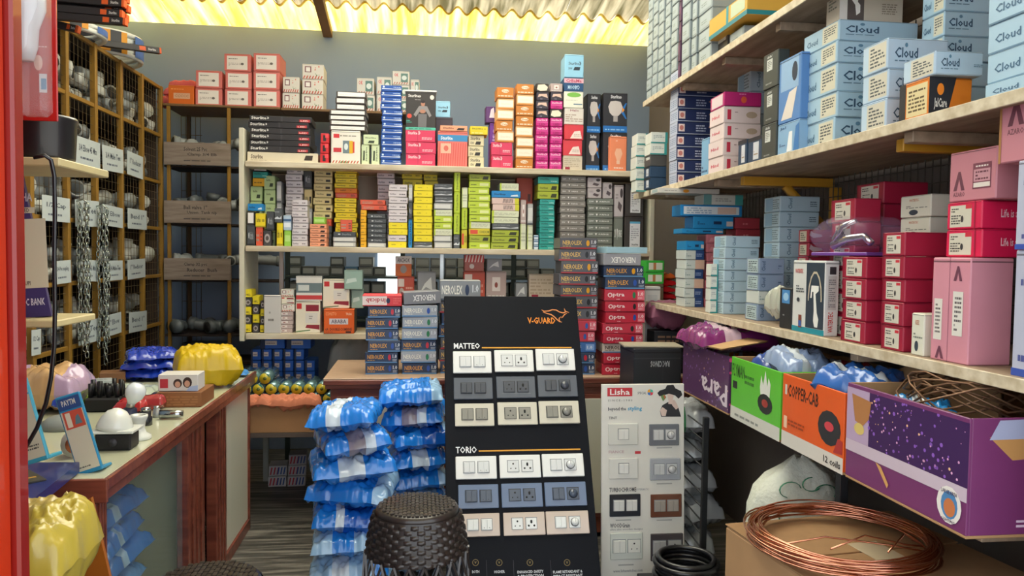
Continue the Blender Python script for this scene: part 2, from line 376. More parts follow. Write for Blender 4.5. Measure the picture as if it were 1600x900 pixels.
# ------------------------------------------------------------ boxes on the back shelves
S = {
 'blackflat': ('#2c2a2d', [('f', .03, .35, .27, .85, '#e8e6e0', 'T', 'Sturlite'), ('f', .28, .45, .31, .8, '#e8e6e0', 'T', '»'), ('f', .80, .1, .97, .55, '#b82c34'), ('f', .82, .2, .95, .42, '#f0d8d4', 'T', 'LED'), ('f', .5, .05, .53, .95, '#3c3a3e')]),
 'creamflat': ('#d8cdb4', [('f', .05, .3, .22, .75, '#5b4c40', 'T', 'Sturlite'), ('f', .80, .25, .93, .75, '#3c3028', 'P', [(0, 0), (.9, 0), (1, 1), (.2, 1)]), ('f', .05, .12, .3, .2, '#a89880', 'L', 1)]),
 'redsmall': ('#c8242c', [('f', .3, .2, .65, .8, '#241c20'), ('f', .55, .55, .95, .95, '#e84850')]),
 'whiteflat': ('#4a4340', [('f', .05, .2, .96, .88, '#efece6'), ('f', .1, .4, .7, .6, '#dcd8d2', 'L', 1), ('r', .1, .2, .9, .8, '#8a8078')]),
 'picbox': ('#e9e2d6', [('f', .08, .78, .28, .9, '#cf2e34'), ('f', .3, .82, .9, .88, '#8a8478', 'L', 1), ('f', .4, .32, .62, .7, '#6f8088'), ('f', .44, .42, .58, .62, '#d8e0e0', 'O'), ('f', .62, .32, .74, .7, '#e0b020'), ('f', .74, .34, .8, .68, '#d04830'), ('f', .08, .35, .35, .48, '#c83038'), ('f', .03, .02, .97, .1, '#b85a40', 'D', 9), ('f', .3, .02, .6, .08, '#4a8a50', 'D', 3)]),
 'palegreen': ('#cfdcb2', [('f', .12, .6, .85, .75, '#4a5a3c', 'T', 'Sturlite'), ('f', .3, .15, .75, .4, '#3a4630', 'P', [(0, 0), (.9, 0), (1, 1), (.2, 1)])]),
 'palegreenup': ('#cfdcb2', [('f', .55, .15, .75, .9, '#4a5a3c', 'T', 'Sturlite', 2), ('f', .2, .2, .45, .7, '#3a4630', 'P', [(0, 0), (.9, 0), (1, 1), (.2, 1)])]),
 'bluestrip': ('#1d50a4', [('f', .05, .3, .98, .5, '#e8eef4', 'P', [(0, .3), (.5, .2), (1, 0), (1, 1), (.6, .6), (0, .8)]), ('f', .08, .55, .18, .9, '#cfe0f4', 'O'), ('f', .6, .6, .95, .8, '#bcd2ee', 'L', 1)]),
 'pinkbox': ('#d83a60', [('f', .08, .62, .4, .88, '#f4d8dc', 'T', 'Sturlite'), ('f', .42, .62, .5, .9, '#f4d8dc', 'T', '»'), ('f', .55, .2, .9, .42, '#f4c8d0', 'L', 2), ('f', .4, .05, .42, .95, '#c02c50')]),
 'salmonbox': ('#e8786c', [('f', 0, .72, 1, .9, '#3a8ac0'), ('f', .1, .76, .5, .86, '#e8f0f4', 'T', 'Sturlite'), ('f', .02, .02, .96, .68, '#d85c58', 'D', 12), ('f', .1, .38, .45, .66, '#eeb49c'), ('f', .2, .44, .36, .6, '#d86a5c', 'O')]),
 'creambox': ('#ddd2ac', [('f', .12, .55, .75, .85, '#4c443c', 'T', 'Sturlite'), ('f', .42, .12, .8, .42, '#2c2824', 'P', [(0, 0), (.9, 0), (1, 1), (.2, 1)]), ('f', .12, .15, .35, .38, '#4c443c', 'T', '15W')]),
 'yellowbox': ('#e0c820', [('f', .1, .62, .9, .8, '#5c5620', 'T', 'Sturlite »'), ('f', .1, .12, .95, .3, '#f0e8a0', 'L', 1)]),
 'orange': ('#c87c2e', [('f', .28, .5, .72, .82, '#f0e0c8', 'O'), ('f', .32, .56, .68, .76, '#b86a24', 'T', 'Oval'), ('f', .08, .12, .92, .3, '#f0dcc0', 'L', 1)]),
 'orangewhite': ('#e2b27a', [('f', .06, .2, .94, .85, '#f4e8d6'), ('f', .2, .4, .8, .6, '#e8d8c0', 'T', 'Sturlite'), ('f', .0, .0, 1, .12, '#c87c2e')]),
 'magenta': ('#cc2484', [('f', .08, .62, .75, .88, '#f6c8e0', 'T', 'Sturlite'), ('f', .76, .62, .92, .88, '#f6c8e0', 'T', '»'), ('f', .25, .1, .75, .35, '#8c1454', 'T', 'LED'), ('f', .02, .44, .98, .5, '#e86ab0')]),
 'darkmix': ('#3a3440', [('f', .1, .25, .9, .8, '#d8b8a8', 'P', [(0, .2), (.4, .5), (1, .1), (.9, 1), (.1, .9)]), ('f', .3, .1, .7, .25, '#a8a4b8', 'L', 1)]),
 'creampic': ('#3a3634', [('f', .06, .1, .94, .9, '#efe0c8', 'P', [(0, .2), (.3, 0), (.9, .1), (1, .6), (.7, 1), (.1, .9)])]),
 'skybox': ('#8fc4e0', [('f', .2, .55, .75, .68, '#4c6070', 'T', 'Sturlite'), ('f', .76, .54, .86, .7, '#20303c', 'T', '»'), ('f', .45, .32, .82, .46, '#20303c', 'P', [(0, 0), (.9, 0), (1, 1), (.2, 1)]), ('f', .2, .34, .4, .44, '#4c6070', 'T', '50W')]),
 'navycolour': ('#1c4a78', [('f', 0, .62, 1, .95, '#d8a8b8'), ('f', .1, .66, .9, .9, '#b03058', 'T', 'CrBaMa'), ('f', .2, .15, .8, .45, '#b8d8f0', 'T', 'CABOOM', 1)]),
 'whitegreen': ('#e6e4d4', [('f', .15, .65, .88, .95, '#7cb850', 'O'), ('f', .1, .45, .7, .5, '#a8a894', 'L', 1), ('f', .5, .2, .95, .26, '#3a6a8c')]),
 'whitetext': ('#dcd4cc', [('f', .3, .8, .75, .92, '#8c4450', 'T', 'Halo'), ('f', .05, .15, .95, .65, '#b09c90', 'L', 4)]),
 'redwrap': ('#d83c48', [('f', .3, .08, .92, .6, '#ecd8d0', 'P', [(0, 0), (1, 0), (.85, 1), (.35, .9)]), ('f', .5, .2, .85, .4, '#b89c94', 'L', 2)]),
 'beigewrap': ('#cfc2ae', [('f', .05, .2, .9, .85, '#b4a48e', 'L', 5), ('f', .1, .0, .35, .2, '#98243c')]),
 'bulbbox': ('#26262e', [('f', .3, .86, .75, .95, '#e4e4ea', 'T', 'Sturlite»'), ('f', 0, 0, 1, .16, '#1c6cb8'), ('f', .08, .04, .9, .1, '#8cc0ea', 'L', 1), ('f', .7, .35, .98, .75, '#1c6cb8', 'P', [(0, .5), (.8, 1), (1, 1), (.5, .5), (1, 0), (.8, 0)]), ('f', .2, .42, .8, .8, '#c8bfbc', 'P', [(.1, .2), (.3, 0), (.7, 0), (.9, .2), (1, .6), (.85, .95), (.5, 1), (.15, .95), (0, .6)]), ('f', .42, .27, .6, .42, '#a8a0a0'), ('f', .78, .5, .88, .65, '#e8962c', 'P', [(0, 0), (1, .5), (0, 1)])]),
 'salmonbulb': ('#ee8c64', [('f', .28, .3, .75, .65, '#f4b898', 'P', [(.3, 0), (.7, 0), (1, .6), (.8, 1), (.2, 1), (0, .6)]), ('f', .35, .85, .65, .9, '#f8d8c8', 'L', 1), ('f', .25, .05, .8, .13, '#f8d8c8', 'L', 1), ('f', .4, .2, .6, .3, '#f4c4a8')]),
 'purplebox': ('#5a3474', [('f', .35, .3, .95, .95, '#e4dcec', 'P', [(0, 0), (1, 0), (.8, 1), (.3, .8)])]),
 'violet': ('#7c44b0', [('f', .3, .1, .7, .9, '#d8c0f0', 'T', 'Sturlite', 2)]),
 'pinkborder': ('#d8746c', [('f', .1, .1, .88, .88, '#ece4dc'), ('f', .16, .68, .5, .76, '#6c6460', 'L', 1), ('f', .16, .3, .7, .5, '#b8aca4', 'L', 3), ('f', .62, .36, .74, .5, '#6c6460', 'O'), ('l', .1, .1, .9, .9, '#e0988c', 'D', 7), ('r', .1, .1, .9, .9, '#e0988c', 'D', 7)]),
 'orangecarton': ('#d86818', [('f', .2, .3, .85, .6, '#d8a888'), ('f', .25, .38, .8, .52, '#b07858', 'T', 'CCCCC'), ('f', .1, .75, .6, .85, '#f0a058', 'L', 1)]),
 'floral': ('#dcd6cc', [('f', .12, .45, .42, .85, '#7c4c50'), ('f', .17, .5, .37, .78, '#ece6e0'), ('f', .55, .6, .8, .9, '#d85c50', 'S', 4, .2), ('f', .03, .02, .97, .22, '#c05844', 'D', 7), ('f', .6, .1, .9, .4, '#5c8450', 'S', 3, .2), ('l', .1, .1, .9, .9, '#a89c90', 'D', 4)]),
 'floralgreen': ('#d4d0c8', [('f', .5, .2, .92, .85, '#5c8078'), ('f', .55, .35, .85, .7, '#d8e0dc', 'O'), ('f', .1, .6, .35, .85, '#cc4c50', 'T', 'OK'), ('f', .05, .05, .95, .2, '#b87464', 'D', 6)]),
 # shelf two
 'teal': ('#2a9c94', [('f', .1, .5, .55, .8, '#124c48', 'T', 'Sturlite'), ('f', .62, .2, .92, .5, '#a8dcd4', 'L', 1), ('f', 0, .0, 1, .06, '#187068')]),
 'amber': ('#e8ac10', [('f', .1, .3, .6, .6, '#8c6808', 'L', 1)]),
 'sage': ('#b4c890', [('f', .2, .6, .6, .75, '#4c5c38', 'T', 'Sturlite'), ('f', .5, .2, .85, .45, '#303c24', 'P', [(0, 0), (.9, 0), (1, 1), (.2, 1)])]),
 'whitecap': ('#3a3434', [('f', .12, .15, .9, .9, '#e8e4e0')]),
 'lilacslim': ('#cfc8cc', [('f', .06, .3, .42, .65, '#6c6470', 'T', 'Sturlite»'), ('f', .65, .3, .92, .65, '#585058', 'L', 1), ('f', 0, 0, 1, .1, '#90888c')]),
 'beigeslim': ('#d0bd88', [('f', .1, .4, .5, .65, '#5c5030', 'T', 'Sturlite»'), ('f', .65, .25, .9, .6, '#30281c'), ('f', 0, 0, 1, .1, '#988858')]),
 'yellowslim': ('#e8d020', [('f', .1, .35, .5, .7, '#6c6014', 'T', 'Sturlite»'), ('f', .68, .3, .92, .7, '#8c7c14', 'L', 1), ('f', 0, 0, 1, .1, '#a89410')]),
 'orangeslim': ('#e07c14', [('f', .25, .4, .5, .65, '#6c3808', 'T', 'HPF'), ('f', .7, .4, .92, .65, '#8c4c10', 'L', 1)]),
 'coral': ('#eca07c', [('f', .1, .4, .5, .7, '#6c4430', 'T', 'Sturlite'), ('f', .6, .2, .9, .6, '#2c201c', 'P', [(0, 0), (.9, 0), (1, 1), (.2, 1)]), ('f', 0, 0, 1, .1, '#b87050')]),
 'lightgreen': ('#94c84c', [('f', .1, .3, .9, .7, '#b8dc80')]),
 'darkslim': ('#44484c', [('f', .2, .35, .32, .65, '#c8ccd0', 'O'), ('f', .38, .3, .8, .7, '#9ca0a4', 'T', 'Sturlite'), ('f', 0, 0, 1, .1, '#24282c')]),
 'greyslim': ('#b4b4b4', [('f', .05, .2, .9, .8, '#d4d4d0'), ('f', 0, 0, 1, .1, '#54585c')]),
 'redor': ('#d8583c', [('f', .08, .2, .5, .7, '#a89484', 'L', 2), ('f', .7, .2, .92, .8, '#5c3830', 'L', 3)]),
 'yellowwide': ('#ecd818', [('f', .18, .42, .42, .6, '#6c6414', 'T', 'Sturlite'), ('f', .68, .42, .9, .58, '#8c8018', 'L', 1), ('f', 0, 0, 1, .05, '#b0a010')]),
 'lilacwide': ('#d4ccd0', [('f', .08, .35, .42, .6, '#645c68', 'T', 'Sturlite»'), ('f', .6, .3, .92, .6, '#4c4850', 'L', 1), ('f', 0, 0, 1, .06, '#8c8488')]),
 'lime': ('#bcd038', [('f', .08, .3, .35, .6, '#5c6c1c', 'L', 1), ('f', .5, .25, .92, .7, '#dce49c'), ('f', 0, 0, 1, .06, '#889820')]),
 'limedark': ('#a4b030', [('f', .08, .32, .48, .6, '#3c4414', 'T', 'Sturlite»'), ('f', .62, .2, .92, .7, '#2c3010', 'P', [(0, 0), (.9, 0), (1, 1), (.2, 1)]), ('f', 0, 0, 1, .06, '#707c20')]),
 'limeup': ('#b8cc30', [('f', .35, .1, .65, .9, '#5c6c1c', 'T', 'Sturlite', 2)]),
 'limewhite': ('#d8dcc0', [('f', .1, .3, .9, .7, '#b4b8a0', 'L', 3), ('f', 0, 0, .08, 1, '#bcd038')]),
 'limered': ('#d0c030', [('f', .06, .2, .42, .8, '#d84c34'), ('f', .5, .3, .95, .7, '#5c6420', 'T', 'CONDXUM')]),
 'bluebar': ('#1c84c8', [('f', .08, .35, .48, .65, '#0c3050', 'T', 'Sturlite»'), ('f', .65, .2, .92, .5, '#d8e8f0', 'P', [(0, 0), (1, 0), (.9, 1), (.1, .5)])]),
 'blueup': ('#1c84c8', [('f', .3, .1, .7, .9, '#0c3050', 'T', 'Sturlite', 2)]),
 'darkwrap': ('#54585c', [('f', .02, .25, .98, .55, '#d0d4d8', 'P', [(0, .2), (.4, .6), (.7, .2), (1, .8), (1, 0), (0, 0)]), ('f', .05, .65, .7, .85, '#888c90', 'L', 1)]),
 'pinkbar': ('#dcc0b8', [('f', .4, .2, .78, .85, '#3c3434', 'D', 9), ('f', .85, 0, 1, 1, '#d0cc30')]),
 'greylamp': ('#807a74', [('f', .06, .4, .2, .62, '#e4e0dc', 'T', '22W'), ('f', .3, .35, .36, .65, '#f0ece8', 'P', [(.5, 0), (1, 1), (0, 1)]), ('f', .42, .4, .68, .62, '#e4e0dc', 'T', 'SURFACE'), ('f', .8, .4, .93, .62, '#c8c4c0', 'L', 1), ('f', 0, 0, 1, .06, '#4c4844')]),
 'slatelamp': ('#70746c', [('f', .06, .4, .24, .65, '#dcdcd8', 'T', '22W'), ('f', .32, .3, .4, .65, '#f0ece8', 'P', [(.5, 0), (1, 1), (0, 1)]), ('f', .46, .4, .85, .62, '#e0e0dc', 'T', 'SURFACE'), ('f', 0, 0, 1, .06, '#40443c')]),
 'lampphoto': ('#b4aaac', [('f', .35, .15, .85, .5, '#54484c', 'P', [(0, .4), (.7, 0), (1, .6), (.2, 1)]), ('f', .6, .6, .92, .9, '#3c3436', 'O'), ('f', .1, .55, .4, .75, '#8c8284', 'L', 2)]),
 'darktall': ('#3c3634', [('f', .28, .12, .82, .86, '#dcdce0'), ('f', .28, .8, .82, .86, '#5ca4c8'), ('f', .34, .3, .76, .74, '#a0a0a8', 'L', 7), ('f', .38, .16, .74, .22, '#3c3a40', 'T', 'Sturlite')]),
 'tealwhite': ('#d8dcd4', [('f', 0, 0, 1, .12, '#2c8c8c'), ('f', .15, .35, .8, .75, '#9ca8a8', 'L', 3), ('f', .85, 0, 1, 1, '#3ca0a0')]),
 'bluewhite': ('#b0c4d8', [('f', .08, .2, .92, .5, '#e4ecf4'), ('f', 0, .6, 1, .75, '#3c608c')]),
 # shelf three
 'ybsmall': ('#e0cc20', [('f', .2, .25, .85, .5, '#3c3818', 'T', 'HKL'), ('f', 0, 0, 1, .1, '#303024')]),
 'blacksq': ('#3c3a3c', [('f', .15, .2, .85, .8, '#a49c98', 'O'), ('f', .3, .35, .7, .65, '#48403c', 'O')]),
 'whitesw': ('#e4dcc8', [('f', .05, .75, .25, .92, '#c42c2c'), ('f', .4, .1, .98, .25, '#8c2030', 'P', [(0, .4), (1, 0), (1, 1), (.1, 1)]), ('f', .42, .68, .95, .88, '#8c2030'), ('f', .02, .02, .6, .1, '#4c7444', 'P', [(0, 0), (1, .6), (1, 1), (0, .4)]), ('f', .4, .3, .9, .62, '#d8d4cc'), ('f', .55, .42, .7, .55, '#8c8884', 'L', 2)]),
 'greyswitch': ('#68787c', [('f', 0, .72, 1, 1, '#d8d4cc'), ('f', 0, 0, 1, .32, '#d8d4cc'), ('f', .0, .05, 1, .22, '#c43838'), ('f', .08, .4, .5, .64, '#c8ccc8')]),
 'mint': ('#94b0a4', [('f', .1, .3, .7, .6, '#c4d4cc', 'P', [(0, 0), (1, .4), (.9, 1), (.1, .8)]), ('r', .1, .1, .9, .9, '#6c887c')]),
 'orangecomb': ('#dc5c10', [('f', .18, .38, .8, .62, '#d4ccd0'), ('f', .24, .42, .74, .58, '#5c5468', 'T', 'ABABA'), ('f', .05, .12, .92, .24, '#5c2408', 'T', '6A  DOUBLE COMBINE'), ('f', .06, .74, .42, .88, '#f09c68', 'T', 'CONSTO'), ('f', .72, .76, .92, .86, '#f4c8a8', 'T', 'TRISA'), ('f', .72, .03, .9, .1, '#3c1c10'), ('f', .05, .04, .3, .1, '#8c3c10', 'L', 1), ('r', 0, 0, 1, 1, '#54483c')]),
 'indica': ('#e04048', [('f', 0, .1, .62, .9, '#f0dcd8'), ('f', .08, .3, .58, .72, '#b82c3c', 'T', 'Indicab', 1), ('f', .6, .25, .7, .75, '#242c4c', 'O'), ('f', .78, .2, .98, .8, '#f0706c', 'L', 3)]),
 'ornwhite': ('#d86c28', [('f', 0, .62, 1, 1, '#e0dcd8'), ('f', .12, .68, .88, .92, '#4c4440', 'T', 'ANCHOX'), ('f', .3, .15, .7, .55, '#a09890', 'O')]),
 'redgrey': ('#c0503c', [('f', .05, .55, .4, .9, '#e0d4cc'), ('f', .1, .1, .4, .5, '#b8a8a0', 'O'), ('f', .5, .2, .9, .6, '#e0a090', 'L', 2)]),
 'redcheck': ('#b06458', [('f', 0, .55, 1, 1, '#c83c38'), ('f', .02, .56, .98, .98, '#f0d8d0', 'D', 6), ('f', .25, .15, .5, .45, '#e0d4cc', 'O')]),
 'pinkgrey': ('#b8a4a0', [('f', .3, .3, .7, .8, '#e0d8d4'), ('f', .42, .42, .58, .62, '#8c4438', 'O'), ('f', .1, .05, .9, .2, '#d8d4d0', 'L', 1)]),
 'foil': ('#94989c', [('f', .1, .2, .8, .8, '#d8dcdc', 'P', [(0, 0), (.5, .4), (1, .2), (.9, 1), (.4, .6)])]),
 'darkback': ('#5a5e5c', [('f', .1, .2, .9, .8, '#747876')]),
}
def style(k):
    s = S[k]; return s[0], s[1]
NSTK = [0]
def stack(u0, u1, vs, Y, z0, styles, name, look, where, cat, group=None, depth=.12, jit=.003, rot=.03, n=None):
    """a pile of cartons whose fronts stand at depth Y; vs = (top, bottom) with n, or every edge from the top down"""
    if n: vs = [vs[0] + (vs[1] - vs[0]) * i / n for i in range(n + 1)]
    n = len(vs) - 1; uc = (u0 + u1) / 2; vm = (vs[0] + vs[-1]) / 2
    xa = pt(u0, vm, Y=Y).x; xb = pt(u1, vm, Y=Y).x; wd = xb - xa - .002; xc = (xa + xb) / 2
    zs = [pt(uc, v, Y=Y).z for v in vs][::-1]
    if z0 is None: z0 = zs[0]
    k = (zs[-1] - z0) / (zs[-1] - zs[0]); zs = [z0 + (z - zs[0]) * k for z in zs]
    if isinstance(styles, str): styles = [styles] * n
    looks = [look] * n if isinstance(look, str) else look
    NSTK[0] += 1; r = random.Random(NSTK[0] * 13)
    zz = z0
    for i in range(n):
        c, pr = style(styles[i]); o = nth(i, n); h = zs[i + 1] - zs[i]
        lab = looks[i] + ((', ' + o + ' ' + where) if o else (', ' + where))
        wj = wd * (1 - r.uniform(0, .03)) if n > 1 else wd
        sbox(name, lab, cat, group, xc + r.uniform(-jit, jit), Y + depth / 2 + r.uniform(0, jit), zs[i] + .0003, wj, depth, h - .0012, c, pr, r.uniform(-rot, rot))
    return zs[-1] + .0003
LB = 'lamp_box'
Y1 = YS + .015
# top board
G = 'lamp cartons on the top board'
z = stack(386, 497, (238, 250), Y1, Z1, 'creamflat', LB, 'long cream lamp carton', 'lying under the black cartons', 'box', depth=.22)
stack(388, 486, (181, 238), Y1, z, 'blackflat', LB, 'black lamp carton with red tag', 'the black pile', 'box', 'black flat lamp cartons', depth=.2, n=6, jit=.006)
stack(500, 514, (208, 250), Y1, Z1, 'redsmall', LB, 'small red carton', 'the narrow red pile', 'box', n=3, jit=.001, depth=.1)
z = stack(516, 562, (204, 253), Y1, Z1, 'picbox', LB, 'white carton picturing a grey radio', 'under the white flat cartons', 'box', depth=.16)
z = stack(514, 573, (172, 204), Y1, z, 'whiteflat', LB, 'white flat carton with dark rim', 'the wide white pile', 'box', 'white flat cartons', depth=.15, n=4, jit=.004)
stack(524, 572, (143, 172), Y1, z, 'whiteflat', LB, 'narrow white flat carton', 'the upper narrow white pile', 'box', 'white flat cartons', depth=.14, n=3, jit=.003)
z = stack(565, 577.5, (226, 254), Y1, Z1, 'palegreenup', LB, 'pale green carton on end', 'left of its pale green pair', 'box')
stack(579, 592, (226, 254), Y1, Z1, 'palegreenup', LB, 'pale green carton on end', 'against the blue pile', 'box')
stack(568, 592, (210, 226), Y1, z, 'palegreen', LB, 'pale green carton lying flat', 'across two upright ones', 'box')
stack(595, 628, (133, 257), Y1 + .01, Z1, 'bluestrip', LB, 'blue carton with white streak', 'the tall blue pile', 'box', 'blue strip cartons', n=13, jit=.004)
z = stack(633, 681, (203, 257), Y1, Z1, 'pinkbox', LB, 'deep pink lamp carton', 'the pink pile', 'box', 'deep pink cartons', n=3, depth=.16)
# carton with a man on it, on the pink pile
def manbox():
    xa = pt(634, 170, Y=Y1).x; xb = pt(681, 170, Y=Y1).x; h = pt(655, 141, Y=Y1).z - z
    pr = [('f', 0, .0, 1, .07, '#58c0a8'), ('f', .08, .85, .5, .93, '#e8e4e0', 'T', 'Sturlite»'), ('f', .3, .78, .6, .8, '#b0acac', 'L', 1),
          ('f', .38, .08, .72, .42, '#6c6a6c', 'P', [(.1, 0), (.9, 0), (.95, 1), (.1, 1)]), ('f', .26, .34, .86, .64, '#8c8888', 'P', [(0, .2), (.12, 0), (.35, .5), (.7, .5), (.88, 0), (1, .15), (.75, .95), (.5, 1), (.3, .95)]),
          ('f', .5, .62, .64, .76, '#b07c64', 'O'), ('f', .5, .7, .64, .78, '#241c1c', 'O'), ('f', .46, .44, .66, .54, '#b07c64', 'O'),
          ('f', .04, .3, .2, .42, '#d84c3c', 'O'), ('f', .8, .8, .94, .92, '#e8dcd0', 'O'), ('f', .02, .18, .2, .26, '#3ca890', 'L', 2), ('f', .1, .02, .9, .05, '#2c6c5c', 'L', 1)]
    carton('#34302e', xb - xa, .1, h - .006, pr).build('lamp_box', None, ((xa + xb) / 2, Y1 + .06, z + .0005), 0.0, 'dark grey carton picturing a man in a pale jacket, on the pink pile', 'box')
    carton('#e4e2dc', xb - xa + .008, .1, .008).build('box_lid', None, ((xa + xb) / 2, Y1 + .06, z + h - .005), 0.0, 'loose white lid lying on the carton that pictures a man', 'lid')
manbox()
z = stack(684, 731, (205, 258), Y1, Z1, 'salmonbox', LB, 'salmon carton with blue band', 'right of the pink pile', 'box', depth=.15)
stack(688, 731, (196, 205), Y1, z, 'coral', LB, 'thin orange carton', 'on the salmon carton', 'box', depth=.12)
z = stack(680, 707, (183, 258), Y1 + .17, Z1, 'darkmix', LB, 'dark carton with pale picture', 'behind the salmon carton', 'box', depth=.09)
stack(680, 704, (158, 183), Y1 + .18, z, 'skybox', LB, 'small sky blue carton', 'above the salmon carton at the back', 'box', depth=.07, rot=.1)
z = stack(731, 756, (211, 258), Y1 + .01, Z1, 'creambox', LB, 'cream carton with black print', 'the short cream pile', 'box', 'small cream cartons', n=3, jit=.003)
stack(735, 763, (197, 211), Y1, z, 'yellowbox', LB, 'yellow carton', 'capping the short cream pile', 'box')
z = stack(765, 777, (192, 258), Y1 + .16, Z1, 'violet', LB, 'violet carton on end', 'behind the pink crumpled cartons', 'box', depth=.08)
stack(759, 774, (166, 192), Y1 + .16, z, 'purplebox', LB, 'dark purple carton with white picture', 'on the violet one', 'box', depth=.08)
z = stack(767, 801, (222, 258), Y1, Z1, 'pinkbox', LB, 'crumpled pink carton in dark wrap', 'the low pink pair', 'box', n=2, rot=.1)
stack(776, 803, (136, 222), Y1, z, ['orangewhite', 'orange', 'orangewhite', 'orangewhite', 'orange'], LB, 'orange and cream bulb carton', 'the shorter orange pile', 'box', 'orange and cream cartons', n=5, jit=.006)
stack(806, 834, (131, 258), Y1, Z1, ['orange', 'orangewhite', 'orangewhite', 'orangewhite', 'orange', 'orange', 'orangewhite', 'orange'], LB, 'orange and cream bulb carton', 'the taller orange pile', 'box', 'orange and cream cartons', n=8, jit=.002)
stack(837, 857, (130, 259), Y1, Z1, ['magenta'] * 6 + ['darkmix'] * 3 + ['creampic'], LB, ['magenta carton'] * 6 + ['small dark picture carton'] * 4, 'the left magenta pile', 'box', 'magenta and dark cartons', n=10, jit=.0015)
stack(859.5, 879, (130, 259), Y1, Z1, ['magenta'] * 6 + ['creampic', 'magenta', 'darkmix', 'pinkgrey'], LB, ['magenta carton'] * 6 + ['small dark picture carton', 'magenta carton', 'small dark carton', 'pale pink carton'], 'the right magenta pile', 'box', 'magenta and dark cartons', n=10, jit=.0015)
stack(881, 912, (85, 120, 141, 166, 191, 214, 238, 260), Y1, Z1, ['beigewrap', 'redwrap', 'redwrap', 'whitetext', 'whitegreen', 'navycolour', 'skybox'], LB,
      ['beige wrapped carton', 'red wrapped carton', 'red wrapped carton', 'white lettered carton', 'white carton with green oval', 'navy and pink carton', 'sky blue carton'], 'the tallest mixed pile', 'box', depth=.13)
for (u0, u1, v0, v1, zz, k) in ((916, 938, 146, 202, 1, 'back'), (916, 938, 202, 259, 0, 'back'), (942, 981, 145, 204, 1, 'front'), (942, 979, 204, 259, 0, 'front')):
    if zz == 0: continue
    wh = 'the left black bulb pair' if k == 'back' else 'the right black bulb pair'
    stack(u0, u1, (v0, (v0 + 259) / 2, 259), Y1 + (.05 if k == 'back' else .03), Z1, 'bulbbox', LB, 'tall black carton picturing a white bulb', wh, 'box', 'black bulb cartons', depth=.14, rot=.01)
stack(952, 979, (213, 260), Y1 - .012, Z1, 'salmonbulb', LB, 'salmon orange carton with bulb outline', 'before the black bulb cartons', 'box', depth=.036)
# second board
G = 'slim cartons on the middle board'
def s2(u0, u1, vs, styles, look, where, n=None, dy=0.0, z0=Z2, **k): return stack(u0, u1, vs, Y1 + dy, z0, styles, LB, look, where, 'box', k.pop('group', None), n=n, **k)
z = s2(391, 410, (291, 383), 'sage', 'sage green carton', 'the leftmost sage pile', n=4, dy=.1, jit=.001)
s2(394, 419, (257, 268, 278, 291), ['amber', 'teal', 'whitecap'], ['amber carton', 'teal carton', 'small white capped carton'], 'the mixed pile above sage ones', z0=z, dy=.1, jit=.001)
s2(412, 430, (274, 383), 'sage', 'sage green carton', 'the second sage pile', n=5, dy=.1, jit=.001)
s2(432, 440, (283, 383), ['darkslim', 'greyslim', 'greyslim'], 'slim grey carton on end', 'the narrow pile beside sage ones', n=3, dy=.1, jit=.001, rot=.01)
s2(446, 473, (262, 384), 'lilacslim', 'pale lilac slim carton', 'the left lilac pile', n=12, dy=.1, jit=.004, group='lilac slim cartons')
s2(456, 481, (312, 378), 'lilacslim', 'pale lilac slim carton', 'the short front lilac pile', n=8, jit=.003, group='lilac slim cartons', depth=.095)
s2(475, 488, (265, 384), ['darkslim', 'greyslim', 'beigeslim', 'darkslim'], 'small upright mixed carton', 'the column left of beige ones', n=4, dy=.12, jit=.001, rot=.01, depth=.1)
s2(490, 519, (265, 384), ['darkslim', 'darkslim', 'darkslim', 'redor'] + ['beigeslim'] * 7, ['black slim carton'] * 3 + ['red orange slim carton'] + ['beige slim carton'] * 7, 'the beige pile', n=11, dy=.1, jit=.004)
z = s2(484, 511, (350, 381), 'coral', 'coral slim carton', 'the low coral pile', n=5, jit=.001, depth=.095)
s2(489, 508, (339, 350), 'lightgreen', 'small light green carton', 'on the low coral pile', z0=z, depth=.09)
z = s2(520, 556, (362, 383), ['greyslim', 'greyslim', 'darkslim'], 'grey slim carton', 'the low pile before yellow ones', n=3, jit=.001, depth=.095)
s2(530, 549, (343, 362), 'redor', 'small red and dark carton', 'leaning before the yellow pile', z0=z, depth=.05, rot=.1)
s2(523, 558, (263, 384), ['yellowslim'] * 10 + ['redor', 'orangeslim'] + ['yellowslim'] * 4, ['yellow slim carton'] * 10 + ['dark orange slim carton', 'orange slim carton'] + ['yellow slim carton'] * 4, 'the left tall yellow pile', n=16, dy=.1, jit=.005, group='yellow slim cartons')
z = s2(563, 573, (328, 384), 'amber', 'amber slim carton end', 'the amber edge column', n=6, dy=.01, jit=.001, rot=.01)
s2(563, 603, (312, 328), 'redor', 'orange red carton', 'the pair above amber column', n=2, dy=.01, z0=z, depth=.14)
s2(574, 603.5, (334, 384), ['greyslim'] + ['darkslim'] * 6, 'charcoal slim lamp carton', 'the charcoal pile', n=7, jit=.002, depth=.11)
s2(589, 617, (268, 384), 'lilacslim', 'pale lilac slim carton', 'the rear lilac pile', n=11, dy=.13, jit=.003, group='lilac slim cartons')
s2(606.5, 636.5, (288, 386), ['yellowwide', 'lilacwide', 'yellowwide', 'yellowwide'] + ['lilacwide'] * 6, ['yellow lamp carton', 'lilac lamp carton', 'yellow lamp carton', 'yellow lamp carton'] + ['lilac lamp carton'] * 6, 'the lilac and yellow pile', n=10, jit=.002)
s2(638, 644.5, (288, 315, 342, 386), ['blueup', 'darkslim', 'greyslim'], ['bright blue upright carton', 'dark upright carton', 'white upright carton'], 'the narrow gap column', jit=0, rot=0, depth=.1)
s2(628, 660, (268, 384), 'yellowslim', 'yellow carton at the back', 'the rear yellow pile', n=10, dy=.15, jit=.003, group='yellow slim cartons')
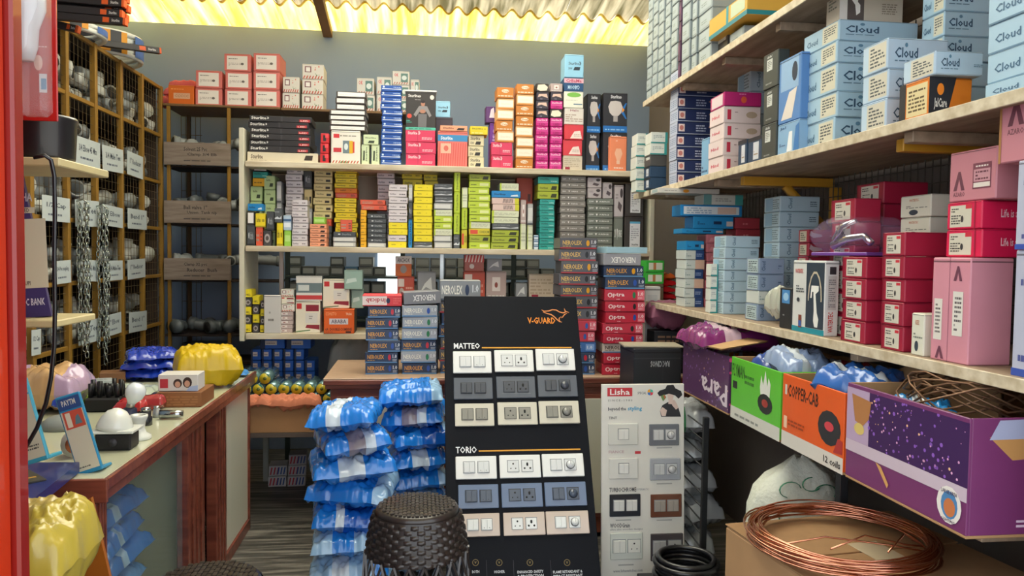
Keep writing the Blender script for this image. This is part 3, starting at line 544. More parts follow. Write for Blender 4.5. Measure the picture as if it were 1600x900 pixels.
s2(662, 684, (271, 384), 'yellowslim', 'yellow carton at the back', 'the second rear yellow pile', n=10, dy=.15, jit=.002, group='yellow slim cartons')
s2(646, 676, (288, 386), ['darkwrap'] + ['yellowwide'] * 9, ['dark wrapped carton'] + ['bright yellow lamp carton'] * 9, 'the main yellow pile', n=10, jit=.002)
s2(678, 707, (287, 387), ['greyslim', 'greyslim', 'limewhite', 'lime', 'lime', 'limewhite', 'greyslim', 'darkwrap', 'darkwrap', 'darkwrap'], ['grey slim carton', 'grey slim carton', 'pale lime carton', 'lime carton', 'lime carton', 'pale lime carton', 'grey slim carton', 'shiny dark carton', 'shiny dark carton', 'shiny dark carton'], 'the dark topped lime pile', n=10, jit=.002)
s2(709, 719, (268, 300, 333, 366, 388), ['darkwrap', 'limeup', 'limeup', 'limeup'], ['dark square carton', 'lime upright carton', 'lime upright carton', 'lime upright carton'], 'the first lime column', jit=0, rot=0)
s2(721, 730.5, (293, 325, 359, 389), ['limered', 'limeup', 'limewhite'], ['yellow and red carton end', 'lime upright carton', 'pale upright carton'], 'the second lime column', jit=0, rot=0)
s2(732, 766, (272, 389), ['lime', 'limedark', 'limered', 'limewhite', 'lime', 'lime', 'lime', 'lime', 'lime', 'lime', 'limedark'], ['lime carton', 'dark lime carton', 'yellow and red carton', 'pale lime carton', 'lime carton', 'lime carton', 'lime carton', 'lime carton', 'lime carton', 'lime carton', 'olive lime carton'], 'the wide lime pile', n=11, jit=.004)
z = s2(768, 811, (309, 390), ['limedark', 'limedark', 'limedark', 'darkwrap', 'limewhite', 'limewhite', 'pinkbar', 'pinkbar'], ['olive lime lamp carton'] * 3 + ['dark foil carton', 'pale lime carton', 'pale lime carton', 'pink barcode carton', 'pink barcode carton'], 'the pile under the blue bar', n=8, jit=.003)
z = s2(767, 813, (298, 309), 'bluebar', 'long bright blue carton', 'lying on the pink barcode cartons', z0=z)
s2(781, 811, (286, 298), 'limewhite', 'pale lime carton', 'on top of the blue bar', z0=z)
s2(813, 822, (312, 350, 390), ['limewhite', 'pinkgrey'], 'thin pale upright carton', 'the column right of olive ones', jit=0, rot=.02)
s2(824, 833, (318, 352, 391), ['limewhite', 'greyslim'], 'thin white upright carton', 'the column left of teal ones', jit=0, rot=.02)
s2(834, 841.5, (367, 391), 'bluewhite', 'small blue and white carton', 'the tiny pile beside teal ones', n=3, jit=0, rot=.0)
s2(806, 832, (272, 391), 'redor', 'tall brick red carton', 'standing behind the thin upright cartons', dy=.2, depth=.08)
z = s2(843, 867, (311, 391), 'teal', 'teal slim carton', 'the teal pile', n=9, jit=.002, group='teal slim cartons')
s2(840, 873.5, (276, 287, 299, 311), ['limedark', 'limedark', 'teal'], ['olive lime carton', 'olive lime carton', 'wide teal carton'], 'the cap over the teal pile', z0=z, depth=.14, jit=.001, rot=.01)
s2(875, 915, (275, 391), 'greylamp', 'warm grey lamp carton', 'the tall grey pile', n=12, jit=.002, group='warm grey lamp cartons')
z = s2(917, 958, (310, 391), 'slatelamp', 'slate grey lamp carton', 'the slate pile', n=8, jit=.002, group='slate grey lamp cartons')
s2(918, 940, (277, 310), 'lampphoto', 'pale carton picturing a spotlight', 'the pair on the slate pile', n=2, z0=z, jit=0)
s2(942, 957, (285, 310), 'lampphoto', 'narrow pale carton with spotlight picture', 'right of the spotlight pair', z0=z)
s2(959.5, 974, (289, 339, 392), ['slatelamp', 'lampphoto'], 'upright grey spotlight carton', 'the column beside slate pile', jit=0, rot=0)
s2(976, 1006, (287, 339, 393), 'darktall', 'large black carton with white label', 'the pair at the right end', jit=0, rot=.01)
# loose cartons heaped at the left end of the middle board
r = random.Random(5)
heap = [(385, 398, 352, 378, 'darkslim', 'charcoal'), (399, 410, 355, 380, 'redor', 'orange red'), (399, 415, 333, 355, 'yellowslim', 'yellow'), (411, 424, 360, 382, 'blacksq', 'black square'), (386, 398, 330, 352, 'whitecap', 'white capped'),
        (416, 428, 330, 360, 'darkslim', 'black'), (431, 441, 348, 380, 'yellowslim', 'yellow upright'), (443, 454, 360, 380, 'lightgreen', 'green'), (387, 412, 318, 333, 'bluebar', 'blue'), (443, 456, 336, 360, 'bluewhite', 'pale blue'), (429, 441, 325, 348, 'darkwrap', 'shiny dark')]
tops = {}
for u0, u1, v0, v1, k, nm in heap:
    zz = Z2
    for (a, b_, vv), zt_ in tops.items():
        if a < (u0 + u1) / 2 < b_ and abs(vv - v1) < 6: zz = zt_
    if (u0, v0) == (387, 318): zz = max(tops.values())
    tops[(u0, u1, v0)] = s2(u0, u1, (v0, v1), k, 'small loose %s carton' % nm, 'in the heap before the sage piles', z0=zz, depth=.05, rot=.06)
# third board
def s3(u0, u1, vs, styles, look, where, n=None, dy=0.012, z0=Z3, **k): return stack(u0, u1, vs, Y1 + dy, z0, styles, 'switch_box', look, where, 'box', k.pop('group', None), n=n, **k)
for j, (u0, u1, vt, n) in enumerate(((381, 393, 452, 5), (394, 405, 462, 4), (406, 414, 470, 4), (415, 428, 492, 2))):
    s3(u0, u1, (vt, 517), [('ybsmall', 'blacksq')[(i + j) % 2] for i in range(n)], [('small yellow carton', 'small black carton')[(i + j) % 2] for i in range(n)], 'the %s column by the side panel' % ('first', 'second', 'third', 'fourth')[j], n=n, jit=.001)
z = s3(429, 458, (487, 517), 'pinkgrey', 'pale pink slim carton', 'the pile under the white card box', n=5, jit=.002)
sbox('card_box', 'plain white square card box before the small yellow cartons', 'box', None, pt(425, 490, Y=Y1 - .03).x, Y1 - .012, Z3 + .0005, .085, .018, pt(425, 461, Y=Y1).z - Z3, '#c8c4c0', [('f', .3, .5, .6, .6, '#8c8884', 'L', 1), ('f', .25, .3, .6, .42, '#6c6864', 'L', 1)])
s3(439, 460, (452, 487), ['floral', 'whitesw', 'floral'], 'small white and red carton', 'the pile on the pale pink ones', n=3, z0=z, jit=.002)
z = s3(461, 500, (470, 519), 'whitesw', 'white switch carton with maroon band', 'lower left switch carton', depth=.12)
s3(462, 503, (431, 470), 'greyswitch', 'grey and white switch carton', 'on the lower left switch carton', z0=z, depth=.12)
z = s3(505, 553, (483, 521), 'orangecomb', 'orange carton with socket picture', 'hanging over the board edge', dy=-.03, depth=.2)
s3(505, 547, (436, 483), 'whitesw', 'white switch carton with maroon band', 'on the orange carton', z0=z, depth=.1, rot=.05)
z = s3(549, 568, (452, 483), 'mint', 'mint grey foil carton', 'beside the upper white carton', z0=z, dy=.03, depth=.1) 
s3(538, 567, (422, 452), 'mint', 'wide mint grey carton', 'tilted on the foil carton', z0=z, dy=.0, depth=.1, rot=.12)
# ------------------------------------------------------------ back counter with wire boxes
YC = 3.5; ZC = pt(600, 591, Y=YC).z
xc0 = pt(505, 591, Y=YC).x; xc1 = 1.33
MAH = streak('counter_mahogany', '#6a3226', '#8a4a38', (1, 8, 8), .35, 4, coat=.3)
CRL = mat('#d8d6c4', .35, var=.03, scale=8, coat=.2)
ct = thing('counter', (xc0, YC, 0), 'mahogany trimmed counter with cream panels behind the blue bags', 'counter')
b = MB(); b.box((0, 0, ZC - .008), (xc1 - xc0, .62, ZC), mat('#b89a80', .4, var=.1)); b.box((0, -.004, ZC - .03), (xc1 - xc0, .62, ZC - .008), MAH); b.box((.008, .006, ZC - .05), (xc1 - xc0, .61, ZC - .03), MAH); b.build('countertop', ct)
b = MB(); b.box((.03, .02, .02), (xc1 - xc0, .58, ZC - .05), MAH); b.build('body', ct)
for x0, x1 in ((.08, .55), (.62, 1.08), (1.15, 1.7)):
    b = MB(); b.box((x0 - .02, .01, .1), (x1 + .02, .0195, ZC - .085), MAH); b.box((x0, .004, .12), (x1, .01, ZC - .105), CRL); b.build('front_panel', ct)
def wirebox(kind, spot):
    base = {'navy': '#2b3c5c', 'grey': '#55565e', 'white': '#a8aeb8', 'red': '#c42840', 'blue': '#3c6cb0', 'pale': '#d8c8bc'}[kind]
    gold = {'navy': '#dca040', 'grey': '#e0b860', 'white': '#eceadc', 'pale': '#4c3028', 'blue': '#d0dcf0'}.get(kind)
    if kind == 'red':
        return base, [('f', .08, .3, .2, .7, '#f0d0d0', 'O'), ('f', .11, .38, .17, .62, base, 'O'), ('f', .21, .28, .5, .68, '#f4e0e0', 'T', 'ptra'), ('f', .3, .1, .5, .2, '#f0d0d0', 'L', 1), ('f', .7, .22, .78, .78, spot, 'O'), ('f', .82, .1, 1, .9, '#e06c7c'), ('f', .84, .45, .97, .78, '#f6e4e4', 'T', '1.0'), ('f', .84, .2, .97, .35, '#f0c8cc', 'L', 1), ('f', 0, 0, 1, .05, '#8c1428')]
    if kind == 'blue':
        return base, [('f', .2, .3, .6, .7, gold, 'L', 3), ('f', .72, .2, .95, .8, '#84a8dc'), ('f', .76, .35, .9, .65, '#e8f0f8', 'T', '1.0')]
    return base, [('f', .07, .35, .58, .75, gold, 'T', 'NEROLEX'), ('f', .07, .18, .4, .28, gold, 'L', 1), ('f', .70, .25, .79, .8, spot, 'O'), ('f', .84, .45, .97, .8, '#e8ecf0', 'T', '1.0'), ('f', .84, .15, .97, .38, '#b8c0cc', 'L', 2), ('f', 0, 0, .98, .12, '#a82c34' if kind == 'grey' else '#5a88b8'), ('r', .1, .1, .9, .9, '#3a3c44')]
RD, GR, BL, BK, AM = '#c8283c', '#1c7c4c', '#2450a8', '#14181c', '#e0a018'
def wires(u0, u1, vs, kinds, spots, where, Y=None, z0=None, n=None):
    Y = Y or YC + .1
    if n: vs = [vs[0] + (vs[1] - vs[0]) * i / n for i in range(n + 1)]
    n = len(vs) - 1; vm = (vs[0] + vs[-1]) / 2; uc = (u0 + u1) / 2
    xa = pt(u0, vm, Y=Y).x; xb = pt(u1, vm, Y=Y).x
    zs = [pt(uc, v, Y=Y).z for v in vs][::-1]; z0 = z0 or ZC; k = (zs[-1] - z0) / (zs[-1] - zs[0]); zs = [z0 + (q - zs[0]) * k for q in zs]
    nm = {'navy': 'navy', 'grey': 'grey', 'white': 'silver grey', 'red': 'red', 'blue': 'blue', 'pale': 'pale'}
    sp = {RD: 'red', GR: 'green', BL: 'blue', BK: 'black', AM: 'amber'}
    r = random.Random(int(u0))
    for i in range(n):
        c, pr = wirebox(kinds[i], spots[i])
        sbox('wire_box', '%s wire carton with %s spot, %s %s' % (nm[kinds[i]], sp[spots[i]], nth(i, n).replace('topmost in', 'top of').replace('bottom one in', 'bottom of').replace(' in', ' in'), where), 'box', 'wire coil cartons on the counter', (xa + xb) / 2 + r.uniform(-.006, .006), Y + .09 + r.uniform(0, .01), zs[i] + .0003, (xb - xa) * .97, .17, zs[i + 1] - zs[i] - .002, c, pr, r.uniform(-.05, .05), .35)
    return zs[-1]
z = wires(571, 624, (479, 585), ['navy'] * 6, [BL, RD, BL, BL, RD, RD], 'the left wire pile', n=6)
c, pr = style('indica'); p = pt(596, 480, Y=YC + .1)
sbox('wire_box', 'red and white wire carton upside down, capping the left wire pile', 'box', None, p.x, YC + .19, z + .001, .183, .16, .052, c, pr, .04)
z = wires(627, 684, (477, 585), ['navy', 'white', 'navy', 'white', 'white', 'white'], [BL, GR, RD, GR, GR, BL], 'the second wire pile', n=6)
p = pt(657, 478, Y=YC + .1)
mb = carton('#84858c', .175, .16, .058, [('f', .25, .25, .85, .75, '#eceae8', 'T', 'NEROLEX', 1)]); o = mb.build('wire_box', None, (p.x + .002, YC + .19, z + .0055), 0.0, 'grey wire carton upside down, tilted over the second wire pile', 'box'); o.rotation_euler = (0, -.05, .1)
zl_ = wires(686.5, 742, (470, 585), ['navy', 'grey', 'grey', 'navy', 'navy', 'grey'], [BL] * 6, 'the half hidden pile', n=6, Y=YC + .12)
a_ = pt(688, 450, Y=YC + .1); c_ = pt(752, 450, Y=YC + .1)
sbox('wire_box', 'lone silver wire carton peeking over the black display board', 'box', None, (a_.x + c_.x) / 2, YC + .2, zl_ + .001, c_.x - a_.x, .16, a_.z + .035 - zl_, '#8c9094', [('f', .05, .3, .55, .75, '#f0eee4', 'T', 'NEROLEX'), ('f', .62, .25, .72, .8, '#2c3c5c', 'O'), ('f', .8, .4, .95, .8, '#e8ecf0', 'T', '1.0'), ('f', 0, 0, 1, .1, '#3c4450')], -.02, .3)
wires(874, 934, (371, 389, 408, 428, 446, 464, 483, 502, 519, 536, 553, 570, 588), ['navy', 'navy', 'blue', 'red', 'red', 'grey', 'grey', 'grey', 'grey', 'grey', 'grey', 'grey'],
      [BL, RD, BL, BL, BL, BK, BK, AM, BK, AM, BK, AM], 'the tallest wire pile', Y=YC + .06)
z = wires(943, 1007, (415, 433, 452, 471, 488, 506, 523, 538, 553, 570, 588), ['red', 'red', 'pale', 'red', 'red', 'red', 'red', 'red', 'navy', 'navy'],
      [BK, BK, BK, BL, BK, BL, BK, GR, BL, AM], 'the right red wire pile', Y=YC + .04)
p = pt(972, 415, Y=YC + .04)
sbox('wire_box', 'silver wire carton upside down, capping the right red wire pile', 'box', None, p.x, YC + .13, z + .001, .185, .17, .056, '#9a9aa2', [('f', .2, .2, .85, .7, '#f0eeea', 'T', 'NEROLEX', 1)], .03)
sbox('carton_tray', 'pale blue carton lid crushed over the red wire pile', 'box', None, p.x + .01, YC + .17, z + .059, .21, .24, .03, '#a8ccdc', [], .15)
# lone cartons on the mirror shelf behind the counter board
YM = 4.18; ZMS = pt(720, 468, Y=YM).z
sh = thing('glass_shelf', (pt(605, 468, Y=YM).x, YM, 0), 'dark rear shelf behind the wire cartons under the middle board', 'shelf')
b = MB(); b.box((0, 0, ZMS - .02), (1.2, .2, ZMS), mat('#3a4440', .3)); b.build('board', sh)
for x in (0, 1.17): b = MB(); b.box((x, .01, 0), (x + .03, .04, ZMS - .02), mat('#30302e', .5)); b.build('post', sh)
def sm(u0, u1, v0, v1, k, look, dy=.01, rz=.0, z0=None, dp=.07): return stack(u0, u1, (v0, v1), YM + dy, z0 or ZMS, k, 'switch_box', look, 'on the dark rear shelf', 'box', depth=dp, rot=rz)
z = sm(620, 647, 432, 468, 'redgrey', 'red and white carton with grey circle'); sm(617, 643, 400, 432, 'ornwhite', 'orange and white carton', z0=z, rz=.2)
sm(651, 680, 424, 468, 'foil', 'crinkled grey foil packet', rz=.1)
z = sm(724, 758, 424, 468, 'redgrey', 'brick red meter carton'); sm(726, 757, 398, 424, 'redcheck', 'red striped carton', z0=z, rz=.1)
z = sm(760, 792, 424, 468, 'pinkgrey', 'grey pink dial carton'); sm(761, 785, 404, 424, 'foil', 'small silver wrapped carton', z0=z)
z = stack(690, 752, (438, 463), YM - .12, ZMS + .005, 'darkwrap', 'wire_box', 'lone silver wire carton', 'behind the top of the black board', 'box', depth=.1) if False else 0
sm(806, 824, 442, 468, 'foil', 'small white foil packet'); sm(826, 868, 428, 468, 'beigewrap', 'brown wrapped carton', rz=.1)
# far rack of grey module cartons, seen under the middle board
YR = 4.92
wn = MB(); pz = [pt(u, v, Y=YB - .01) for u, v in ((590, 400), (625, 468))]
wmt = mat('#dfe9ea', .4, var=0); wmt.node_tree.nodes['Principled BSDF'].inputs['Emission Color'].default_value = (.9, 1, 1, 1); wmt.node_tree.nodes['Principled BSDF'].inputs['Emission Strength'].default_value = .9  # added glowing panel, standing in for bright reflected light behind the rack
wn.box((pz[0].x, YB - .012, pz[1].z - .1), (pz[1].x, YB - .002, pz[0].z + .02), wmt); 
fr = thing('module_rack', (-.84, YR, 0), 'dark steel rack of grey module cartons by the back wall', 'rack')
xr0 = fr.location.x
for i, v in enumerate((432, 462, 500)):
    zz = pt(600, v, Y=YR).z; b = MB(); b.box((0, 0, zz - .015), (2.2, .3, zz), mat('#2c3a34', .4)); b.build('rack_shelf', fr)
for x in (0, .72, 1.44, 2.17):
    b = MB(); b.box((x, .005, 0), (x + .03, .03, pt(600, 392, Y=YR).z + .03), mat('#26302c', .4)); b.build('upright', fr)
rr = random.Random(3)
for row, (v0, v1) in enumerate(((402, 432), (440, 462), (474, 500))):
    u = 450; k = 0
    zz = pt(600, v1, Y=YR).z
    while u < 868:
        wpx = rr.uniform(19, 24)
        gap = row < 2 and (590 < u < 612)
        if not gap and rr.random() > .1:
            cc = rr.choice(['#5c605e', '#6c6e6c', '#50544e', '#787a76', '#484c4a', '#3c6484', '#8c8c84'])
            for q in range(2 if row == 0 else 1):
                h = (v1 - v0) / (2.0 if row == 0 else 1.0) / FPX * YR
                if q == 1 and rr.random() < .2: continue
                x = pt(u + wpx / 2, 430, Y=YR).x
                sbox('module_box', 'dull grey module carton on the %s shelf of the dark back rack' % ('upper', 'middle', 'lower')[row], 'box', 'module cartons on the %s rear shelf' % ('upper', 'middle', 'lower')[row], x, YR + .1, zz + .0005 + q * h, (wpx - 2) / FPX * YR, .16, h * .95, cc, [('f', .1, .25, .9, .8, '#8c908c')], 0)
        u += wpx; k += 1
wo = wn.build('glow_panel_1', kind='structure')
# ------------------------------------------------------------ right-hand stacks (sides face the aisle)
CL = '#9fc4dc'; LBL = '#c9c4ac'
S2 = {
 'cloud': ('#a4c4d8', [('l', .55, .1, .96, .92, '#d0ccb8'), ('l', .6, .18, .92, .84, '#4c5458', 'L', 6), ('l', .1, .3, .42, .6, '#3c6484', 'T', 'Cloud'), ('f', .08, .38, .5, .72, '#2c4c68', 'T', 'Cloud'), ('f', .08, .26, .48, .32, '#4c6c84', 'L', 1), ('f', .26, .72, .32, .86, '#5c84a0', 'O')]),
 'cloudw': ('#b4cce0', [('l', .25, .08, .95, .92, '#ccc8b8'), ('l', .32, .16, .9, .86, '#4c5458', 'L', 6), ('f', .12, .35, .5, .7, '#2c4c68', 'T', 'Cloud'), ('f', .12, .22, .5, .3, '#5c7c94', 'L', 1), ('f', .28, .7, .33, .85, '#5c84a0', 'O'), ('f', .8, .35, .98, .5, '#5c7c94', 'L', 2)]),
 'cloudpale': ('#b4ccd8', [('l', .1, .08, .55, .92, '#8cb0c8'), ('l', .55, .15, .92, .85, '#6c8088', 'L', 5), ('f', .2, .15, .3, .85, '#54748c', 'T', 'Cloud', 2), ('f', .75, .3, .92, .7, '#3c5468', 'L', 3)]),
 'clouddark': ('#8498b4', [('l', .1, .08, .9, .92, '#b4c8cc'), ('l', .18, .15, .85, .85, '#44545c', 'L', 6), ('f', .1, .2, .25, .8, '#34506c', 'T', 'Cloud', 2), ('f', .75, .3, .88, .6, '#34506c', 'L', 2)]),
 'jalcare': ('#e07c18', [('l', .25, .1, .95, .9, '#dccc9c'), ('l', .32, .2, .88, .8, '#5c4c30', 'L', 6), ('l', 0, 0, .22, 1, '#24242c'), ('f', 0, 0, 1, 1, '#24242c', 'P', [(0, 0), (.42, 0), (.62, 1), (0, 1)]), ('f', .12, .18, .42, .48, '#e8e4dc', 'T', 'JalCare'), ('f', .18, .55, .34, .85, '#f08820', 'O')]),
 'bottletrap': ('#c4baa8', [('f', 0, 0, .12, 1, '#dcd8d0'), ('f', .12, 0, .38, 1, '#5c5450'), ('f', .16, .2, .36, .98, '#eceae4', 'P', [(.5, 0), (.8, .1), (.8, .35), (.6, .45), (.7, 1), (.5, 1), (.45, .5), (.15, .75), (0, .7), (.05, .55), (.4, .35)]), ('f', .66, .78, .98, .92, '#3c3028', 'T', 'BOTTLE TRAP'), ('f', .66, .25, .9, .55, '#8c8070', 'L', 5), ('l', .2, .4, .8, .8, '#6c7064', 'L', 5)]),
 'navyrow': ('#1c2c5c', [('l', 0, 0, 1, 1, '#b4bcd0'), ('l', .1, .2, .9, .8, '#7c8ca8', 'L', 4), ('f', .02, .2, .14, .8, '#e8d4d0'), ('f', .04, .3, .12, .7, '#c87c74', 'O'), ('f', .36, .2, .56, .8, '#b4bcd4', 'L', 3), ('f', .6, .5, .75, .7, '#8c6c5c', 'O'), ('f', 0, 0, 1, .05, '#b4bcd0')]),
 'whitepink': ('#dccccc', [('l', .2, .4, .7, .6, '#c83454', 'T', 'Hind'), ('f', .1, .2, .2, .8, '#c02c48'), ('f', .6, .3, .9, .7, '#b4a08c', 'O'), ('f', .3, .6, .5, .7, '#8c7478', 'L', 1)]),
 'magentatop': ('#b41c6c', [('l', .1, .1, .9, .9, '#d8c8cc'), ('f', .45, .2, .6, .7, '#d85c34', 'O'), ('f', .4, .8, .7, .9, '#e0a0c0', 'L', 1)]),
 'blacktall': ('#3c4240', [('l', .25, .5, .62, .82, '#c8ccc8'), ('l', .3, .55, .58, .78, '#5c605c', 'L', 5), ('l', .25, .86, .6, .94, '#a8acac', 'P', [(0, 0), (.2, 1), (.4, .3), (.6, 1), (.8, .3), (1, 1), (.9, 0)]), ('l', .2, .1, .6, .18, '#8c9090', 'L', 1)]),
 'skypic': ('#86aed2', [('l', .5, .05, 1, .9, '#3c78b8', 'P', [(.5, 0), (1, 0), (1, 1), (.7, .9)]), ('l', .45, .1, .7, .7, '#e4e8ec', 'P', [(0, 0), (1, 0), (1, 1), (.4, 1)]), ('l', .1, .8, .4, .9, '#2c5484', 'T', 'Jal'), ('l', .1, .3, .4, .4, '#3c5c84', 'L', 2)]),
 'clearblue': ('#5484c0', [('l', .1, .5, .9, .98, '#8cb0d4'), ('l', .6, .6, .85, .9, '#1c2c44', 'O'), ('l', .15, .05, .85, .5, '#dcd4cc', 'P', [(0, 0), (.7, 0), (1, 1), (.5, .9)])]),
 'navybottle': ('#24405c', [('l', .4, .15, .8, .8, '#c8ccd4'), ('l', .45, .3, .75, .5, '#8c7454', 'L', 2), ('l', 0, .85, 1, 1, '#1c2430')]),
 'lightthin': ('#7cacd0', [('l', .1, .1, .9, .3, '#3c5c84', 'L', 2)]),
 'smallwhite': ('#8c989c', [('l', .1, .15, .9, .9, '#a4b0b4'), ('l', .2, .35, .6, .6, '#7c8884', 'L', 2)]),
 'purpleside': ('#4c2c4c', [('l', .2, .4, .8, .8, '#6c3c64')]),
 'darksmall': ('#4c4a48', [('l', .3, .6, .9, .85, '#c8ccc8')]),
 'trayteal': ('#c8a040', [('l', 0, 0, 1, .2, '#1c7c88'), ('f', 0, 0, 1, .2, '#1c7c88'), ('l', .48, .2, .54, 1, '#2c8c94'), ('l', .6, .3, .95, .9, '#b8c4a8')]),
 'crimson': ('#a01a3a', [('l', .16, .1, .82, .88, '#cdc9bc'), ('l', .2, .62, .45, .82, '#3c3a38', 'L', 2), ('l', .62, .72, .8, .84, '#c83040'), ('l', .22, .18, .5, .52, '#4c4a48', 'L', 4), ('l', .54, .25, .62, .5, '#3c3a3c', 'O'), ('l', .0, 0, .05, 1, '#8c1430')]),
 'crimsonpic': ('#941c38', [('l', .15, .1, .8, .88, '#b8b4a4'), ('l', .22, .2, .7, .8, '#3c3a38', 'L', 4), ('f', .02, .35, .5, .9, '#b8a4ac', 'P', [(0, .4), (.3, 0), (1, .2), (.9, .5), (.3, .7), (.1, 1)]), ('f', .75, .45, .95, .6, '#d88ca0', 'L', 1)]),
 'life': ('#d4164c', [('l', .1, .08, .72, .88, '#cdc9b8'), ('l', .14, .62, .35, .8, '#4c4a48', 'L', 2), ('l', .55, .74, .72, .9, '#c83040'), ('l', .14, .18, .42, .55, '#4c4a48', 'L', 4), ('l', .42, .25, .5, .5, '#3c3a3c', 'O'), ('l', .8, 0, .83, 1, '#9c1c3c'), ('f', .45, .4, .98, .7, '#f0c0cc', 'T', 'Life is a…')]),
 'watertecwhite': ('#d8d8c8', [('l', .3, .72, .62, .84, '#c07c5c', 'T', 'WATERTEC'), ('l', .3, .1, .6, .35, '#34404c', 'O'), ('l', .2, .4, .9, .55, '#7c8078', 'L', 2)]),
 'watertec': ('#d4d6d4', [('l', 0, 0, 1, .075, '#1c8ca0'), ('l', .44, .08, .98, .97, '#2c3c4c'), ('l', .5, .12, .92, .86, '#c8bca4', 'O'), ('l', .53, .1, .89, .83, '#2c3c4c', 'O'), ('l', .48, .08, .95, .45, '#2c3c4c'),
        ('l', .58, .1, .84, .66, '#ecece8', 'P', [(.55, 0), (.9, 0), (1, .2), (.8, .35), (.6, .8), (.95, .88), (.95, 1), (.1, 1), (0, .7), (.15, .7), (.2, .85), (.35, .85), (.45, .4), (.4, .15)]), ('l', .08, .82, .34, .88, '#c04848', 'T', 'WATERTEC'), ('l', .12, .55, .38, .66, '#4c545c', 'L', 3), ('l', .22, .06, .32, .24, '#7c3c2c'), ('l', .23, .08, .31, .16, '#2c5ca8'), ('l', .15, .42, .25, .48, '#3c444c', 'O'),
        ('f', .3, .82, .75, .92, '#2c2c30'), ('f', .2, .35, .8, .8, '#bcbcb8'), ('f', .25, .38, .75, .76, '#6c6c70', 'L', 14), ('f', .25, .05, .6, .32, '#b84038', 'T', 'WATERTEC', 2)]),
 'blackblue': ('#24282c', [('l', .2, .62, .85, .95, '#4c8cc8'), ('l', .3, .68, .75, .88, '#9cc4e4', 'O'), ('l', .3, .3, .7, .36, '#b8bcc0', 'L', 1)]),
 'pinktall': ('#cf8c9c', [('l', .46, 0, .48, 1, '#a8687c'), ('l', .08, .2, .3, .6, '#dcd8d0'), ('l', .12, .26, .26, .56, '#5c5458', 'L', 8), ('l', .58, .26, .84, .68, '#dcd8d0'), ('l', .63, .3, .8, .64, '#5c5458', 'L', 8), ('l', .58, .78, .8, .92, '#6c3c50', 'P', [(0, 0), (.4, 1), (.6, 1), (1, 0), (.7, 0), (.5, .6), (.3, 0)]), ('l', .15, .02, .38, .14, '#6c3c50', 'P', [(0, 0), (.4, 1), (.6, 1), (1, 0), (.7, 0), (.5, .6), (.3, 0)])]),
 'azaro': ('#c4808c', [('l', .1, .22, .35, .6, '#6c3c4c', 'P', [(0, 0), (.4, 1), (.6, 1), (1, 0), (.7, 0), (.5, .6), (.3, 0)]), ('l', .1, .1, .36, .19, '#7c4c58', 'T', 'AZARO'), ('l', .52, .22, .9, .72, '#7c4454'), ('l', .54, .25, .88, .34, '#dcd4cc'), ('l', .54, .36, .88, .6, '#c4909a'), ('l', .58, .38, .84, .58, '#6c3c4c', 'L', 3), ('l', .58, .63, .84, .69, '#e0d0cc', 'L', 1), ('f', .5, .65, .9, .98, '#5c2c3c', 'P', [(0, 0), (.4, 1), (.6, 1), (1, 0), (.7, 0), (.5, .6), (.3, 0)])]),
 'azaro2': ('#c4808c', [('l', .1, .5, .3, .85, '#6c3c4c', 'P', [(0, 0), (.4, 1), (.6, 1), (1, 0), (.7, 0), (.5, .6), (.3, 0)]), ('l', .1, .38, .3, .46, '#7c4c58', 'T', 'AZARO'), ('l', .45, .35, .98, .9, '#d4d4c8'), ('l', .5, .42, .95, .85, '#4c5450', 'L', 5), ('l', .0, 0, .03, 1, '#a87848')]),
 'whiteblue': ('#b4b8cc', [('l', 0, 0, 1, .06, '#3450a8'), ('l', .3, .2, .7, .5, '#6c74a0', 'T', 'C'), ('l', .1, .7, .3, .8, '#4c5490', 'L', 1), ('l', .1, .1, .3, .2, '#4c5490', 'L', 1)]),
 'pinkrow': ('#c4707c', [('f', .1, .2, .7, .7, '#d48c94', 'P', [(0, 0), (1, .4), (.9, 1), (.1, .8)]), ('l', .1, .2, .9, .8, '#a85060')]),
 'redrow': ('#b43c48', [('f', .3, .3, .9, .6, '#dc7c84', 'L', 1)]),
 'whitenavy': ('#c8d0cc', [('f', .55, 0, 1, 1, '#24447c'), ('f', .6, .3, .9, .7, '#9cb0d4', 'L', 2), ('f', .05, .3, .45, .7, '#8ca0a0', 'L', 2)]),
 'peachwhite': ('#ccd4d0', [('f', .5, 0, 1, 1, '#dcb8a4'), ('f', .05, .3, .4, .7, '#8ca49c', 'L', 2)]),
 'brightblue': ('#1c8cd0', [('f', .05, .15, .95, .85, '#e8eef2'), ('f', .1, .2, .5, .8, '#a0b8d0', 'L', 3), ('f', .6, .2, .9, .8, '#e8c8b8')]),
 'bluecarton': ('#1c8cc8', [('f', .1, .3, .3, .6, '#0c4474', 'L', 2), ('f', .5, .35, .7, .6, '#0c3058'), ('f', .82, .2, .98, .6, '#d8c8c0')]),
 'tealwhite2': ('#d8d8d0', [('f', .8, 0, 1, 1, '#4ca8a4'), ('f', 0, 0, .2, 1, '#6ca0a0'), ('f', .3, .3, .7, .7, '#a8a4a0', 'L', 2)]),
 'longwhite': ('#d4d0c8', [('f', .1, .4, .3, .6, '#8c8884', 'L', 1), ('f', .4, .1, .5, .8, '#e89c20', 'O'), ('l', .2, .2, .9, .8, '#9cb0b4')]),
}
S.update(S2)
